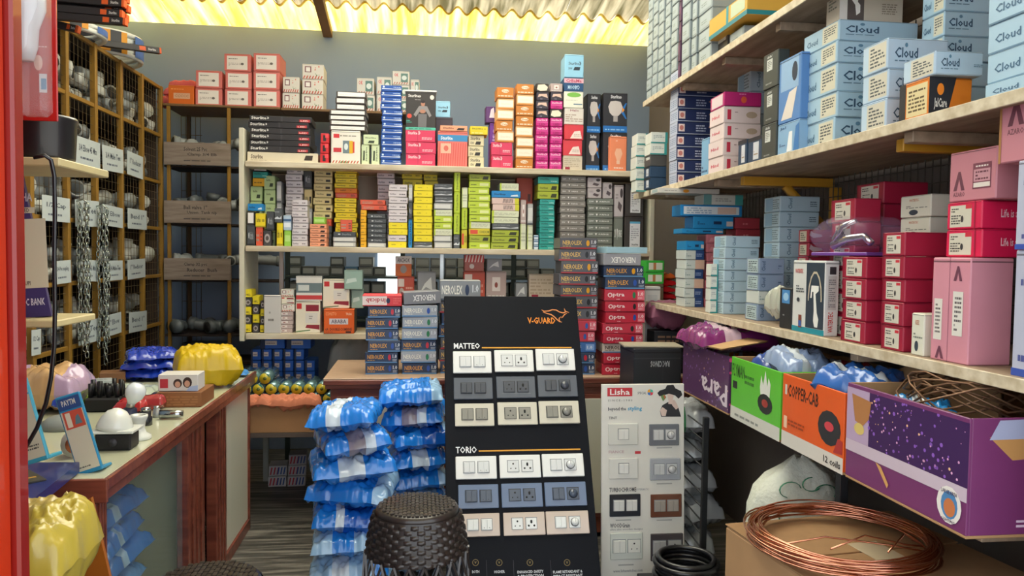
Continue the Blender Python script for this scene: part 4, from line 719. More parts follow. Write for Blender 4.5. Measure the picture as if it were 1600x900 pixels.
def rs(u0, u1, vs, X, z0, styles, name, look, where, n=None, u2=None, dp=None, at=1, cat='box', group=None, jit=.004, rot=.02, h=None):
    if n and h is None: vs = [vs[0] + (vs[1] - vs[0]) * i / n for i in range(n + 1)]
    ue = u1 if at else u0
    if h is None:
        n = len(vs) - 1; zs = [pt(ue, v, X=X).z for v in vs][::-1]
        k = (zs[-1] - z0) / (zs[-1] - zs[0]); zs = [z0 + (q - zs[0]) * k for q in zs]; vm = (vs[0] + vs[-1]) / 2
    else: zs = [z0 + h * i for i in range(n + 1)]; vm = 200
    yf = pt(u0, vm, X=X).y; yn = pt(u1, vm, X=X).y
    if dp is None: dp = pt(u2, vm, Y=yn).x - X
    if isinstance(styles, str): styles = [styles] * n
    looks = [look] * n if isinstance(look, str) else look
    NSTK[0] += 1; r = random.Random(NSTK[0] * 7)
    for i in range(n):
        c, pr = style(styles[i]); o = nth(i, n)
        sbox(name, looks[i] + ((', ' + o + ' ' + where) if o else (', ' + where)), cat, group, X + dp / 2 + r.uniform(0, jit), (yf + yn) / 2 + r.uniform(-jit, jit) * .4, zs[i] + .0003, dp, (yf - yn) - .003, zs[i + 1] - zs[i] - .0012, c, pr, r.uniform(-rot, rot))
    return zs[-1] + .0003
FB = 'fitting_box'; XA = XS + .018
# middle shelf, far to near
stack(994, 1011, (208, 290), 3.8, ZM, 'tealwhite', FB, 'small white and teal carton', 'the far end pile', 'box', n=5, depth=.1)
stack(1016, 1043, (206, 288), 3.62, ZM, ['navybottle', 'navybottle', 'darksmall', 'tealwhite', 'tealwhite'], FB, ['dark navy carton', 'dark navy carton', 'black small carton', 'pale teal carton', 'pale teal carton'], 'the second far pile', 'box', n=5, depth=.1)
rs(1046, 1058, (110, 277), XA, ZM, 'navyrow', FB, 'navy tap carton with pink square', 'the tall navy pile', n=9, u2=1138, group='navy tap cartons')
rs(1095, 1106, (214, 266), XA, ZM, 'lightthin', FB, 'thin light blue upright carton', 'between navy and white piles', n=1, dp=.03)
rs(1107.5, 1130, (143, 163, 187, 209, 233, 257), XA, ZM, ['whitepink'] * 4 + ['magentatop'], FB, ['white carton with red tag'] * 4 + ['magenta topped carton'], 'the white and magenta pile', u2=1188)
rs(1152, 1166, (216, 250), XA, ZM, 'navybottle', 'bottle_box', 'small navy bottle carton', 'left of its amber capped neighbour', n=1, dp=.04)
rs(1168, 1189, (210, 242), XA, ZM, 'navybottle', 'bottle_box', 'wider navy carton with white label', 'before the black tall cartons', n=1, dp=.05)
rs(1150, 1170, (108, 246), 1.36, ZM, 'cloudpale', FB, 'pale blue carton', 'the pile behind white ones', n=5, dp=.15)
rs(1191, 1214, (76, 128, 180, 233), XA, ZM, 'blacktall', FB, 'charcoal upright carton with pale label', 'the charcoal pile', u2=1232)
rs(1216, 1250, (80, 178, 228), XA + .005, ZM, ['skypic', 'clearblue'], FB, ['sky blue carton with faucet picture', 'clear blue carton'], 'the pair beside charcoal cartons', dp=.06)
z = rs(1254, 1308, (30, 57, 85, 122, 155, 192), 1.2, ZM, ['cloud'] * 5, FB, 'pale blue fitting carton', 'the pile of five by charcoal cartons', u2=1432, group='pale blue fitting cartons')
rs(1290, 1312, (-26, 30), 1.22, z, 'bottletrap', FB, 'beige carton picturing a white trap pipe', 'crowning the pale blue pile', n=1, dp=.2)
rs(1346, 1386, (58, 100, 140, 182), XA, ZM, 'cloudw', FB, 'pale blue carton with paper label', 'the edge pile of three', u2=1480)
rs(1438, 1474, (-22, 160), 1.36, ZM, 'cloud', FB, 'pale blue carton', 'the rear pile under the top shelf', n=6, dp=.16)
z = rs(1406, 1452, (119, 160), XA, ZM, 'jalcare', FB, 'orange and black carton', 'lying under a labelled blue carton', n=1, u2=1520)
rs(1410, 1461, (78, 120), XA, z, 'cloudw', FB, 'pale blue carton with paper label', 'on the orange and black one', n=1, u2=1536)
rs(1541, 1680, (-52, -12, 27, 65, 104, 126), XA, ZM, 'cloud', FB, 'pale blue carton with long label', 'the pile nearest the camera', at=0, dp=.2)
# upper shelf: grid of small white cartons
cols = [(1008.5, 1016, .058), (1017, 1024.5, .06), (1025.5, 1034, .057), (1036, 1044, .058), (1045.5, 1055, .062), (1056.5, 1060, .09), (1062, 1074, .08), (1077, 1084.5, .075), (1088, 1108, .072)]
nm = ['first', 'second', 'third', 'fourth', 'fifth', 'sixth', 'seventh', 'eighth', 'ninth']
for j, (a, b_, hh) in enumerate(cols):
    n_ = int(.6 / hh)
    rs(a, b_, None, XA, ZU, 'purpleside' if j == 5 else 'smallwhite', 'fitting_box', 'purple narrow carton' if j == 5 else 'small white carton', 'the %s column from the far end up high' % nm[j], n=n_, h=hh, dp=.1, group='small white cartons on the highest shelf', jit=.003)
rs(1110, 1137, (42, 75), XA + .03, ZU, 'darksmall', FB, 'black small carton', 'under the teal rimmed tray', n=1, dp=.1)
z = rs(1140, 1163, (38, 57), XA + .02, ZU, 'smallwhite', FB, 'pale small carton', 'at the nearest end of the highest shelf', n=1, dp=.1)
rs(1108, 1166, (-15, 34), XA - .01, z + .012, 'trayteal', 'tray_box', 'yellow and teal display tray', 'over two small cartons on the highest shelf', n=1, dp=.22)
# lower shelf
def s4(u0, u1, vs, styles, look, where, Y=3.3, z0=ZL, n=None, **k): return stack(u0, u1, vs, Y, z0, styles, FB, look, where, 'box', n=n, **k)
z = s4(1070, 1100, (376, 478), ['whitenavy', 'whitenavy', 'peachwhite', 'whitenavy', 'peachwhite', 'whitenavy', 'bluecarton'], 'small white and navy carton', 'the small far pile', n=7)
z2 = s4(1103, 1145, (366, 480), 'pinkrow', 'dusty pink carton', 'the pink far pile', n=8)
z = max(z, z2)
z = s4(1065, 1130, (357, 372), 'bluecarton', 'sky blue carton', 'on the pink far pile', z0=z + .001)
z = s4(1085, 1148, (338, 357), 'bluecarton', 'bright blue carton', 'third below the long white carton', z0=z)
z = s4(1063, 1160, (320, 338), 'brightblue', 'long shiny blue and white carton', 'shining in the daylight', z0=z)
z = s4(1099, 1161, (304, 320), 'tealwhite2', 'white and teal carton', 'above the shiny blue one', z0=z)
s4(1030, 1126, (294, 304), 'longwhite', 'long white carton with orange flower', 'topping the far pile', z0=z, Y=3.28)
s4(1148, 1187, (340, 484), 'redrow', 'red carton', 'the red pile behind pale blue ones', n=8)
rs(1102, 1110, (412, 482), XA, ZL, 'tealwhite', FB, 'small teal carton', 'the thin teal pile', n=4, dp=.03)
rs(1113, 1131, (368, 386, 403, 421, 438, 454, 471, 489), 1.2, ZL, 'cloudpale', FB, 'pale grey blue carton', 'the far pale pile', u2=1185)
rs(1164, 1184, (403, 427, 452, 472, 497), 1.2, ZL, ['clouddark', 'whitenavy', 'clouddark', 'clouddark'], FB, 'slate blue carton', 'the slate blue pile', u2=1224)
rs(1191, 1216, (306, 494), 1.33, ZL, 'cloudpale', FB, 'large pale blue carton', 'the tall rear blue pile', n=8, u2=1278)
rs(1216, 1235, (450, 508), XA, ZL, 'blackblue', FB, 'black upright carton with blue label', 'left of the shower carton', n=1, dp=.05)
rs(1238, 1289, (407, 524), XA, ZL, 'watertec', 'shower_box', 'white and slate carton picturing a hand shower', 'at the shelf edge', n=1, u2=1311, rot=0, jit=0)
rs(1245, 1262, (358, 505), 1.32, ZL, 'crimsonpic', FB, 'dark crimson carton with shoe-like picture', 'the pile behind shower carton', n=7, dp=.1)
rs(1296, 1333, (309, 522), 1.222, ZL, 'crimson', FB, 'crimson labelled carton', 'the pile behind the shower carton', n=6, dp=.08, group='crimson tap cartons')
rs(1334, 1377, (283, 520), 1.335, ZL, 'crimson', FB, 'crimson labelled carton', 'the tallest rear pile', n=7, u2=1446, group='crimson tap cartons')
z3 = rs(1315, 1352, (401, 434, 466, 498, 532), XA, ZL, 'crimson', FB, 'crimson labelled carton', 'the front pile of four', dp=.115, group='crimson tap cartons')
z4 = rs(1377, 1412, (362, 398, 432, 467, 503, 541), XA, ZL, 'crimson', FB, 'crimson labelled carton', 'the front pile of five', dp=.12, group='crimson tap cartons')
z5 = rs(1405, 1453, (373, 524), 1.305, ZL, 'crimson', FB, 'crimson labelled carton', 'the pile under two white cartons', n=5, dp=.15, group='crimson tap cartons')
rs(1405, 1453, (302, 338, 373), 1.305, z5, 'watertecwhite', FB, 'cream white carton with label', 'the white pair on crimson ones', dp=.16)
rs(1422, 1443, (490, 548), XA, ZL, 'watertecwhite', FB, 'small white carton with dark print', 'between crimson and tall pink cartons', n=1, dp=.05)
z = rs(1455, 1515, (402, 562), XA, ZL, 'pinktall', 'mixer_box', 'tall dusty pink carton', 'supporting two crimson cartons', n=1, u2=1583)
z = rs(1478, 1535, (312, 356, 400), 1.195, z, 'life', 'mixer_box', 'bright crimson carton with script lettering', 'the pair on the tall pink carton', u2=1600)
rs(1482, 1556, (226, 311), 1.195, z, 'azaro', 'mixer_box', 'large dusty pink carton with triangle mark', 'on the two bright crimson cartons', n=1, dp=.2)
z = rs(1584, 1700, (252, 383, 570), XA, ZL, 'whiteblue', 'mixer_box', 'white carton with blue base stripe', 'at the right edge of the picture', at=0, dp=.2)
rs(1560, 1700, (146, 247), XA + .01, z, 'azaro2', 'mixer_box', 'dusty pink carton with big label', 'high up at the right edge', n=1, at=0, dp=.2)
# ------------------------------------------------------------ soft things
def pillow(w, d, h, bands, seed, crk=.012, n=20, m=14, cork=1.0, M=None, mb=None):
    """filled bag: flat sealed ends, creased skin. bands: [(u_end, material)...] across the width"""
    mb = mb or MB(); n *= 2; m *= 2
    for side in (1, -1):
        vs = []
        for i in range(n + 1):
            u = -1 + 2 * i / n
            for j in range(m + 1):
                v = -1 + 2 * j / m
                pr = (max(0, 1 - abs(u) ** 5) * max(0, 1 - abs(v) ** 5)) ** .5
                q = Vector((u * w * 6, v * d * 6, seed + side * .37)) * (1 / .25) * .25
                a = 1 - abs(noise.noise(q * 1.3)) * 2; b_ = 1 - abs(noise.noise(q * 3.1 + Vector((3, 1, 7)))) * 2
                c_ = noise.noise(q * 7)
                e = max(abs(u), abs(v)) ; k = crk * (1.0 * a + .6 * b_ + .35 * c_)
                wob = 1 + .05 * noise.noise(Vector((u * 2, v * 2, seed)))
                mm_ = min(1, pr * 2.5); sh_ = crk * .7 * noise.noise(Vector((u * 2.2, v * 2.2, seed)))
                z = side * (h / 2 * pr * (1 + .25 * noise.noise(q * .8))) + k * mm_ * cork + sh_ * (1 - mm_)
                vs.append((u * w / 2 * wob, v * d / 2 * wob, z))
        cs = [0]
        for (ue, mt) in bands:
            fs = []
            for i in range(n):
                if (i + .5) / n < ue and (i + .5) / n >= cs[-1]:
                    for j in range(m):
                        a = i * (m + 1) + j; f = (a, a + m + 1, a + m + 2, a + 1); fs.append(f if side > 0 else f[::-1])
            cs.append(ue)
            mb.add(vs, fs, mt, M, True)
    return mb
def plastic(c, rough=.22, coat=.6): return mat(c, rough, coat=coat, var=.08, scale=6)
def lay(name, x, y, z, w, d, h, bands, seed, label, cat, group=None, rz=0.0, rx=0.0, ry=0.0, crk=.012, n=20, m=14):
    o = pillow(w, d, h, bands, seed, crk, n, m).build(name, None, (x, y, z + h / 2), rz, label, cat, group); o.rotation_euler = (rx, ry, rz); return o
# purple blister pack with a chrome tap on the crimson cartons
p = pt(1352, 374, X=1.24)
bt = thing('blister_pack', (1.25, 2.05, z3 + .002), 'clear purple blister pack holding a chrome tap, lying on crimson cartons', 'blister pack', rz=.2)
b = MB(); b.box((-.06, -.1, 0), (.08, .12, .01), mat('#6c3c94', .4)); b.build('backing_card', bt)
b = MB(); b.tube([(-.03, .06, .03), (-.03, .0, .05), (-.03, -.06, .055), (-.03, -.085, .035)], [.014, .013, .011, .01], mat('#d8d8dc', .12, 1.0), n=10); b.tube([(-.03, .05, .045), (-.035, .02, .085), (-.035, -.03, .1)], [.014, .01, .007], mat('#d8d8dc', .12, 1.0), n=8); b.build('tap', bt)
b = MB(); pillow(.15, .23, .1, [(1.01, mat('#b49cc4', .12, alpha=.16, coat=.4, var=0))], 3, .006, mb=b, M=Matrix.Translation((.01, .01, .055))); b.build('clear_cover', bt)
# faint clutter behind the mesh? clear bag between pale cartons
lay('poly_bag', 1.25, 2.47, ZL + .002, .1, .12, .1, [(1.01, plastic('#b4b8ac'))], 11, 'crumpled clear bag slumped beside the black upright carton', 'bag', crk=.02)

# ------------------------------------------------------------ row of open cartons under the lower shelf
XC = 1.05; ZB = 1.35 - .512 * XC
t = thing('plank_shelf', (XC + .01, 1.38, ZB - .03), 'bottom plank shelf on thin steel legs under the open printed cartons', 'shelf')
b = MB(); b.box((.07, 0, 0), (.5, 1.7, .028), WOODD); b.build('board', t)
for y in (.55, 1.62):
    b = MB(); b.box((.09, y, -(ZB - .03)), (.115, y + .025, -.001), mat('#24262a', .5)); b.build('leg', t)
b = MB(); b.tube([(0, 0, .15), (.0, 0, .09), (.0, -.12, .05)], .004, mat('#a8a498', .3, .8), n=6)
def opencarton(u0, u1, vt, c, pr, label, dp=.4, flap=None, lean=0.0, hgt=None, x=XC, rear=0.0):
    yf = pt(u0, 600, X=x).y; yn = pt(u1, 600, X=x).y; D = yf - yn - .006
    h = hgt or (pt((u0 + u1) / 2, vt, X=x).z - ZB); t_ = .006
    T = thing('open_carton', (x + dp / 2, (yf + yn) / 2, ZB + .0005), label, 'carton')
    kr = mat('#a8845c', .8, var=.12, scale=20); cc = mat(c, .45, var=.08, scale=10, coat=.1)
    b = MB(); b.box((-dp / 2, -D / 2, 0), (dp / 2, D / 2, t_), kr); b.build('base', T)
    # printed aisle panel
    b = MB(); b.box((-dp / 2, -D / 2, t_), (-dp / 2 + t_, D / 2, h), cc); b.box((-dp / 2 + t_, -D / 2 + t_, t_), (-dp / 2 + t_ + .002, D / 2 - t_, h - .003), kr)
    prints(b, [p for p in pr if p[0] == 'l'], dp, D, h); b.build('printed_panel', T)
    b = MB(); b.box((-dp / 2 + t_, -D / 2, t_), (dp / 2, -D / 2 + t_, h), cc); prints(b, [p for p in pr if p[0] == 'f'], dp, D, h); b.build('end_panel', T)
    b = MB(); b.box((-dp / 2 + t_, D / 2 - t_, t_), (dp / 2, D / 2, h), kr); b.build('end_panel', T)
    b = MB(); b.box((dp / 2 - t_, -D / 2 + t_, t_), (dp / 2, D / 2 - t_, h + rear), kr); b.build('rear_panel', T)
    return T, yf, yn, h
PUR = '#54305c'
T, yf, yn, h = opencarton(1066, 1139, 552, PUR, [('l', 0, 0, 1, 1, '#8c6cb0', 'S', 60, .012), ('l', 0, .0, 1, 1, '#d8b08c', 'S', 26, .009), ('l', .45, .12, .98, .5, '#d8ccd8', 'T', 'Para', 1), ('f', 0, 0, 1, 1, '#d84c8c', 'S', 60, .02)],
    'dark purple sparkle carton with upside-down lettering, farthest of the open cartons', hgt=.2)
b = MB(); b.add([(0, 0, 0), (-.02, -.42, .02), (.14, -.44, .05), (.15, -.03, .03)], [(0, 1, 2, 3)], mat('#b08c60', .8, var=.1)); b.add([(0, 0, .004), (-.02, -.42, .024), (.14, -.44, .054), (.15, -.03, .034)], [(3, 2, 1, 0)], mat('#b89468', .8)); o = b.build('flap', T); o.location = (-.2, .215, h)
T, yf, yn, h = opencarton(1142, 1221, 574, '#5cc030', [('l', 0, 0, 1, .2, '#d4d4cc'), ('l', .02, .7, .3, .9, '#2c5c24', 'T', 'FLYMAN'), ('l', .04, .5, .14, .62, '#242c24'), ('l', .3, .62, .5, .8, '#3c7c2c', 'L', 2), ('l', .62, .5, .82, .95, '#e0e4dc', 'P', [(.1, 0), (.9, 0), (1, .6), (.8, .8), (.7, .5), (.5, 1), (.3, .5), (.1, .8), (0, .4)]), ('l', .58, .3, .86, .6, '#1c2420', 'O'), ('l', .66, .4, .78, .52, '#a0342c', 'O'), ('l', .1, .05, .6, .12, '#8c908c', 'L', 1)],
    'bright green carton printed with a black cable coil, full of bags', hgt=.205)
T2, yf2, yn2, h2 = opencarton(1222.5, 1322, 610, '#e45c14', [('l', 0, 0, 1, .2, '#d8d4cc'), ('l', .1, .7, .62, .88, '#3c1c10', 'T', 'COPPER-CAB'), ('l', .05, .72, .085, .86, '#d8d4cc'), ('l', .62, .28, .96, .72, '#2c2c30', 'O'), ('l', .72, .46, .86, .58, '#d0404c', 'O'), ('l', .86, .22, .99, .42, '#b03430', 'P', [(0, 0), (1, .1), (1, .9), (.5, 1)]), ('l', .04, .25, .1, .42, '#f0c8a8'), ('l', .12, .3, .4, .4, '#a03c10', 'L', 2), ('l', .72, .05, .97, .14, '#2c2828', 'T', '12 coils')],
    'orange carton reading copper cable with a black coil picture, full of bags', hgt=.205)
T3, yf3, yn3, h3 = opencarton(1324, 1520, 650, '#743468', [('l', .22, .42, 1, .96, '#3c1c54'), ('l', 0, .42, .22, .96, '#b8a0c0'), ('l', .2, .42, .9, .96, '#8c5cc0', 'S', 70, .016), ('l', .25, .45, .98, .93, '#e8b0d8', 'S', 40, .01), ('l', .2, .5, .95, .9, '#f0c090', 'S', 12, .012), ('l', 0, .3, 1, .42, '#c8b8c8'), ('l', .05, .6, .24, .9, '#b07848', 'P', [(0, 1), (1, .9), (.9, .3), (.6, 0), (.2, .1)]), ('l', .08, .5, .18, .62, '#d8c070', 'O'), ('l', .8, .06, .97, .38, '#e8e4e0', 'O'), ('l', .83, .1, .945, .34, '#4c84b8', 'O'), ('l', .85, .12, .93, .28, '#c87848', 'O'), ('l', .83, .31, .94, .345, '#4c3c54', 'T', 'LARGE AREA'), ('l', .84, .075, .93, .1, '#4c3c54', 'T', 'LIGHTING'), ('l', .3, .1, .42, .3, '#d0a060', 'P', [(0, 1), (.4, .9), (1, .2), (.9, 0)]),
     ('f', .1, .62, .7, .9, '#c09058', 'P', [(0, .8), (1, 1), (.9, .3), (.2, .1)]), ('f', .1, .82, .6, 1, '#a8b0d0', 'P', [(0, 0), (1, .1), (.9, 1), (.1, .9)]), ('f', .3, .5, .6, .68, '#d0c8c4', 'D', 5), ('f', .4, .22, .6, .38, '#e4dce4'), ('f', .44, .25, .56, .35, '#6c3c6c', 'O'), ('f', .25, .08, .75, .16, '#d8c0d8', 'L', 2)],
    'large purple and white carton of area lighting, nearest of the open cartons', hgt=.235, dp=.42, rear=.06)
q4 = [pt(u, v, X=1.27) for u, v in ((1368, 645), (1374, 590), (1440, 562), (1505, 580), (1560, 612), (1560, 660))]; m4 = mat('#a8845c', .8, var=.12, scale=20)
b = MB(); k4 = [(p_.x - T3.location.x, p_.y - T3.location.y, p_.z - T3.location.z) for p_ in q4]; b.add(k4 + [(x + .006, y, z) for x, y, z in k4], [tuple(range(6)), tuple(range(11, 5, -1))] + [(i, (i + 1) % 6, 6 + (i + 1) % 6, 6 + i) for i in range(6)], m4); b.build('flap', T3)
# bags inside the cartons
def bagsin(spec, yc, D, z, base):
    for i, (c, dx, dy, dz, w_, d_, h_, nm_) in enumerate(spec):
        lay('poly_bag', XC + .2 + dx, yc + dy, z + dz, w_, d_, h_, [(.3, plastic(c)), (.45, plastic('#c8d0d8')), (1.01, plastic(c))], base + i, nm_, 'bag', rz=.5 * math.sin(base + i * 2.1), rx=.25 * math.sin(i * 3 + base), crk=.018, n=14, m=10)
bagsin([('#30509c', -.05, .05, 0, .2, .2, .08, 'blue glossy bag in the green carton, farther one'), ('#98302c', .05, -.08, 0.0, .18, .14, .08, 'dark red bag sticking from the green carton'), ('#8ca0c4', -.09, -.07, .05, .16, .16, .07, 'pale blue glossy bag on top in the green carton')], (yf + yn) / 2, .3, ZB + .12, 21)
bagsin([('#5cb03c', 0, .06, 0, .2, .16, .07, 'light green bag in the orange carton'), ('#3468b4', -.08, -.04, .05, .2, .18, .07, 'blue and white bag on top in the orange carton'), ('#2c3c78', .06, -.08, .02, .18, .16, .07, 'dark blue bag at the back of the orange carton')], (yf2 + yn2) / 2, .3, ZB + .11, 31)
bagsin([('#24345c', .06, -.1, -.03, .24, .2, .09, 'dark navy bag deep in the purple carton'), ('#2888d0', -.1, .06, .05, .12, .14, .05, 'bright blue bag among the brown wires')], (yf3 + yn3) / 2, .3, ZB + .1, 41)
lay('poly_bag', XC + .12, 2.78, ZB + .17, .3, .3, .09, [(.3, plastic('#7c2c6c')), (.5, plastic('#c0a8b8')), (1.01, plastic('#7c2c6c'))], 51, 'magenta printed bag lying on the far purple carton', 'bag', crk=.015)
# brown wire bundle in the purple carton
b = MB(); r = random.Random(9); wm = mat('#7c5c44', .4, .5, var=.15)
for k in range(9):
    p_ = []; ph = r.uniform(-.3, .3); rx_ = r.uniform(.1, .15); ry_ = r.uniform(.1, .18)
    for j in range(13):
        a = PI * .3 + ph + j * PI * 1.3 / 12; p_.append((rx_ * math.cos(a) + r.uniform(-.004, .004), ry_ * math.sin(a) - .02, .03 * math.sin(a * 2 + k) + r.uniform(-.004, .004) + k * .003))
    b.tube(p_, .0025, wm, n=5, caps=False)
b.build('wire_bundle', None, (XC + .17, (yf3 + yn3) / 2 + .03, ZB + h3 + .0), 0, 'tangled bundle of brown wires spilling over the purple carton rim', 'wire')
# ------------------------------------------------------------ left rack of pipe fittings
OCH = mat('#96702a', .5, .2, var=.15)
DKW = streak('rack_board', '#241710', '#33221a', (6, 1, 6), .7, 5)
YK = 4.88
XK = pt(251, 300, Y=YK).x
ys = [pt(u, 300, X=XK).y for u in (103, 148, 188, 221)] + [YK]
ys = [2 * ys[0] - ys[1] - .02] + ys
zr = [pt(251, v, Y=YK).z for v in (135, 210, 283, 355, 428, 502, 580)]
DK = .38
rk = thing('mesh_rack', (XK, ys[0], 0), 'ochre steel rack with wire mesh and paper tags along the left wall', 'rack')
def rp(mb, name, mt=None): o = mb.build(name, rk); o.matrix_parent_inverse = Matrix.Translation(-rk.location); return o
for y in ys:
    b = MB(); b.box((XK - .012, y - .014, .3), (XK + .014, y + .014, zr[0]), OCH); rp(b, 'upright')
for z in zr:
    b = MB(); b.box((XK - .008, ys[0], z - .02), (XK + .008, YK, z), OCH); rp(b, 'rail')
    b = MB(); b.box((XK - DK, ys[0], z - .016), (XK - .01, YK, z - .004), DKW); rp(b, 'rack_shelf')
b = MB(); b.box((XK - DK - .01, ys[0], .3), (XK - DK, YK + .3, zr[0]), mat('#2a1c14', .8)); rp(b, 'rear_panel')
b = MB(); b.box((XK - DK, YK - .02, .3), (XK - .02, YK - .01, zr[0]), mat('#33251b', .8)); rp(b, 'side_panel')
mm = mat('#6e5a38', .5, .3)
b = MB()
y = ys[0]
while y < YK: b.tube([(XK, y, zr[-1]), (XK, y, zr[0])], .0013, mm, n=3, caps=False); y += .042
z = zr[-1]
while z < zr[0]: b.tube([(XK, ys[0], z), (XK, YK, z)], .0013, mm, n=3, caps=False); z += .042
rp(b, 'mesh_front')
PAP = mat('#b9c2c4', .7, var=.03)
cards = [(66, 99, 212, 250), (109, 149, 217, 260), (153, 186, 230, 268), (192, 217, 240, 276), (57, 101, 307, 346), (110, 148, 313, 354), (153, 185, 322, 354), (193, 223, 327, 358), (77, 103, 407, 443), (115, 146, 406, 440), (160, 185, 407, 438), (193, 221, 405, 435), (40, 55, 515, 555), (115, 150, 500, 536), (160, 183, 490, 523), (195, 223, 487, 518)]
wr = ['3/4 Pvc coupling', '3/4 Elbow 45 Mm', '3/4 Male Tee', '1" Reducer', '1/2 Cap', '3/4 Tee', '1" Elbow', 'Bend 1"']
for i, (u0, u1, v0, v1) in enumerate(cards):
    ya = pt(u0, v0, X=XK).y; yb = pt(u1, v0, X=XK).y; zt_ = pt((u0 + u1) / 2, v0, X=XK).z; zb = pt((u0 + u1) / 2, v1, X=XK).z; D = yb - ya
    b = MB(); t_ = (i % 3 - 1) * .03
    M = Matrix.Translation((XK + .02, (ya + yb) / 2, zb)) @ Matrix.Rotation(t_, 4, 'X')
    b.box((0, -D / 2, 0), (.0015, D / 2, zt_ - zb), PAP, M=M)
    prints(b, [('r', .15, .5, .85, .75, '#3c4454', 'T', wr[i % 8]), ('r', .2, .2, .7, .35, '#5c6474', 'L', 1)], .003, D, zt_ - zb, M=M @ Matrix.Translation((.0, 0, 0)))
    rp(b, 'paper_tag')
# back rack with written planks
bk = thing('timber_rack', (XK, YK, 0), 'ochre rack with pencilled wooden planks across the back left corner', 'rack')
def bp(mb, name): o = mb.build(name, bk); o.matrix_parent_inverse = Matrix.Translation(-bk.location); return o
xk1 = -.86
zt_ = pt(300, 163, Y=YK).z
b = MB(); b.box((XK + .02, YK - .01, zt_ - .014), (xk1, YK + .36, zt_), mat('#7c5c38', .6, var=.15)); bp(b, 'top_board')
for u in (264, 358):
    x = pt(u, 300, Y=YK).x
    b = MB(); b.box((x - .01, YK - .008, .3), (x + .01, YK + .012, zt_ - .015), OCH); bp(b, 'upright')
for u in (296, 358):
    x = pt(u, 300, Y=YK + .32).x
    b = MB(); b.box((x - .01, YK + .3, .3), (x + .01, YK + .32, zt_ - .015), mat('#5a4224', .6)); bp(b, 'upright')
PLK = streak('plank_grey', '#7c6c60', '#94867a', (1.5, 6, 12), .8, 4)
pls = []
for (v0, v1, tx) in ((222, 260, ('Solvent 25 Pvc', 'Clamp 3/4 Elb')), (313, 350, ('Ball valve 1"', 'Union  Tank nip')), (403, 438, ('Clamp 32 pvc', 'Reducer  Bush'))):
    p0 = pt(257, v0, Y=YK - .012); p1 = pt(361, v1, Y=YK - .012); hh = p0.z - p1.z; ww = p1.x - p0.x
    b = MB(); b.box((-ww / 2, -.008, 0), (ww / 2, .008, hh), PLK); prints(b, [('f', .3, .62, .65, .8, '#3c3430', 'T', tx[0]), ('f', .35, .38, .8, .55, '#3c3430', 'T', tx[1]), ('f', .3, .15, .7, .25, '#4c4440', 'L', 1)], ww, .016, hh)
    o = b.build('written_plank', bk); o.location = ((p0.x + p1.x) / 2 - bk.location.x, -.022, p1.z)
    b = MB(); b.box((XK + .02, YK, p1.z - .012), (xk1, YK + .3, p1.z), DKW); bp(b, 'rack_shelf'); pls.append(p1.z)
zlow = pt(300, 522, Y=YK).z
b = MB(); b.box((XK + .02, YK, zlow - .015), (xk1, YK + .3, zlow), DKW); bp(b, 'rack_shelf')
b = MB()
for k in range(12):
    zz = .9 + k * .12; b.tube([(XK + .03, YK + .31, zz), (XK + .16, YK + .31, zz + .0)], .002, mm, n=3)
for k in range(5): b.tube([(XK + .03 + k * .03, YK + .312, .7), (XK + .03 + k * .03, YK + .312, zt_ - .02)], .002, mm, n=3)
bp(b, 'mesh_side')
# pipe fittings
def elbow(mb, c, r=.032):
    m_ = mat(c, .4, var=.08); P = [(-.07, 0, 0), (-.03, 0, 0), (-.008, 0, .006), (0, 0, .03), (0, 0, .07)]
    mb.tube(P, r * .85, m_, n=12, caps=False); mb.tube([(-.075, 0, 0), (-.045, 0, 0)], [r, r], m_, n=12); mb.tube([(0, 0, .045), (0, 0, .075)], [r, r], m_, n=12)
    mb.tube([(-.0755, 0, 0), (-.0745, 0, 0)], r * .75, mat('#2c2c2c', .8), n=12)
def tee(mb, c, r=.028):
    m_ = mat(c, .4, var=.08); mb.tube([(-.07, 0, 0), (.07, 0, 0)], r * .85, m_, n=12, caps=False); mb.tube([(0, 0, 0), (0, 0, .06)], r * .85, m_, n=12)
    for a, b_ in (((-.075, 0, 0), (-.045, 0, 0)), ((.045, 0, 0), (.075, 0, 0)), ((0, 0, .035), (0, 0, .065))): mb.tube([a, b_], r, m_, n=12)
    mb.tube([(-.0755, 0, 0), (-.0745, 0, 0)], r * .75, mat('#2c2c2c', .8), n=12)
def coupler(mb, c, r=.035):
    m_ = mat(c, .4, var=.08); mb.lathe([(r * .8, 0), (r, 0), (r, .03), (r * .86, .034), (r * .86, .05), (r, .054), (r, .085), (r * .8, .085), (r * .8, .002)], m_, n=14, caps=False)
protos = []
for k, (fn, nm_) in enumerate(((elbow, 'elbow_fitting'), (tee, 'tee_fitting'), (coupler, 'coupler_fitting'))):
    for c in ('#8a8e8c', '#c8c8be', '#5c6264'): mb = MB(); fn(mb, c); protos.append((nm_, mb))
meshes = {}
rf = random.Random(12)
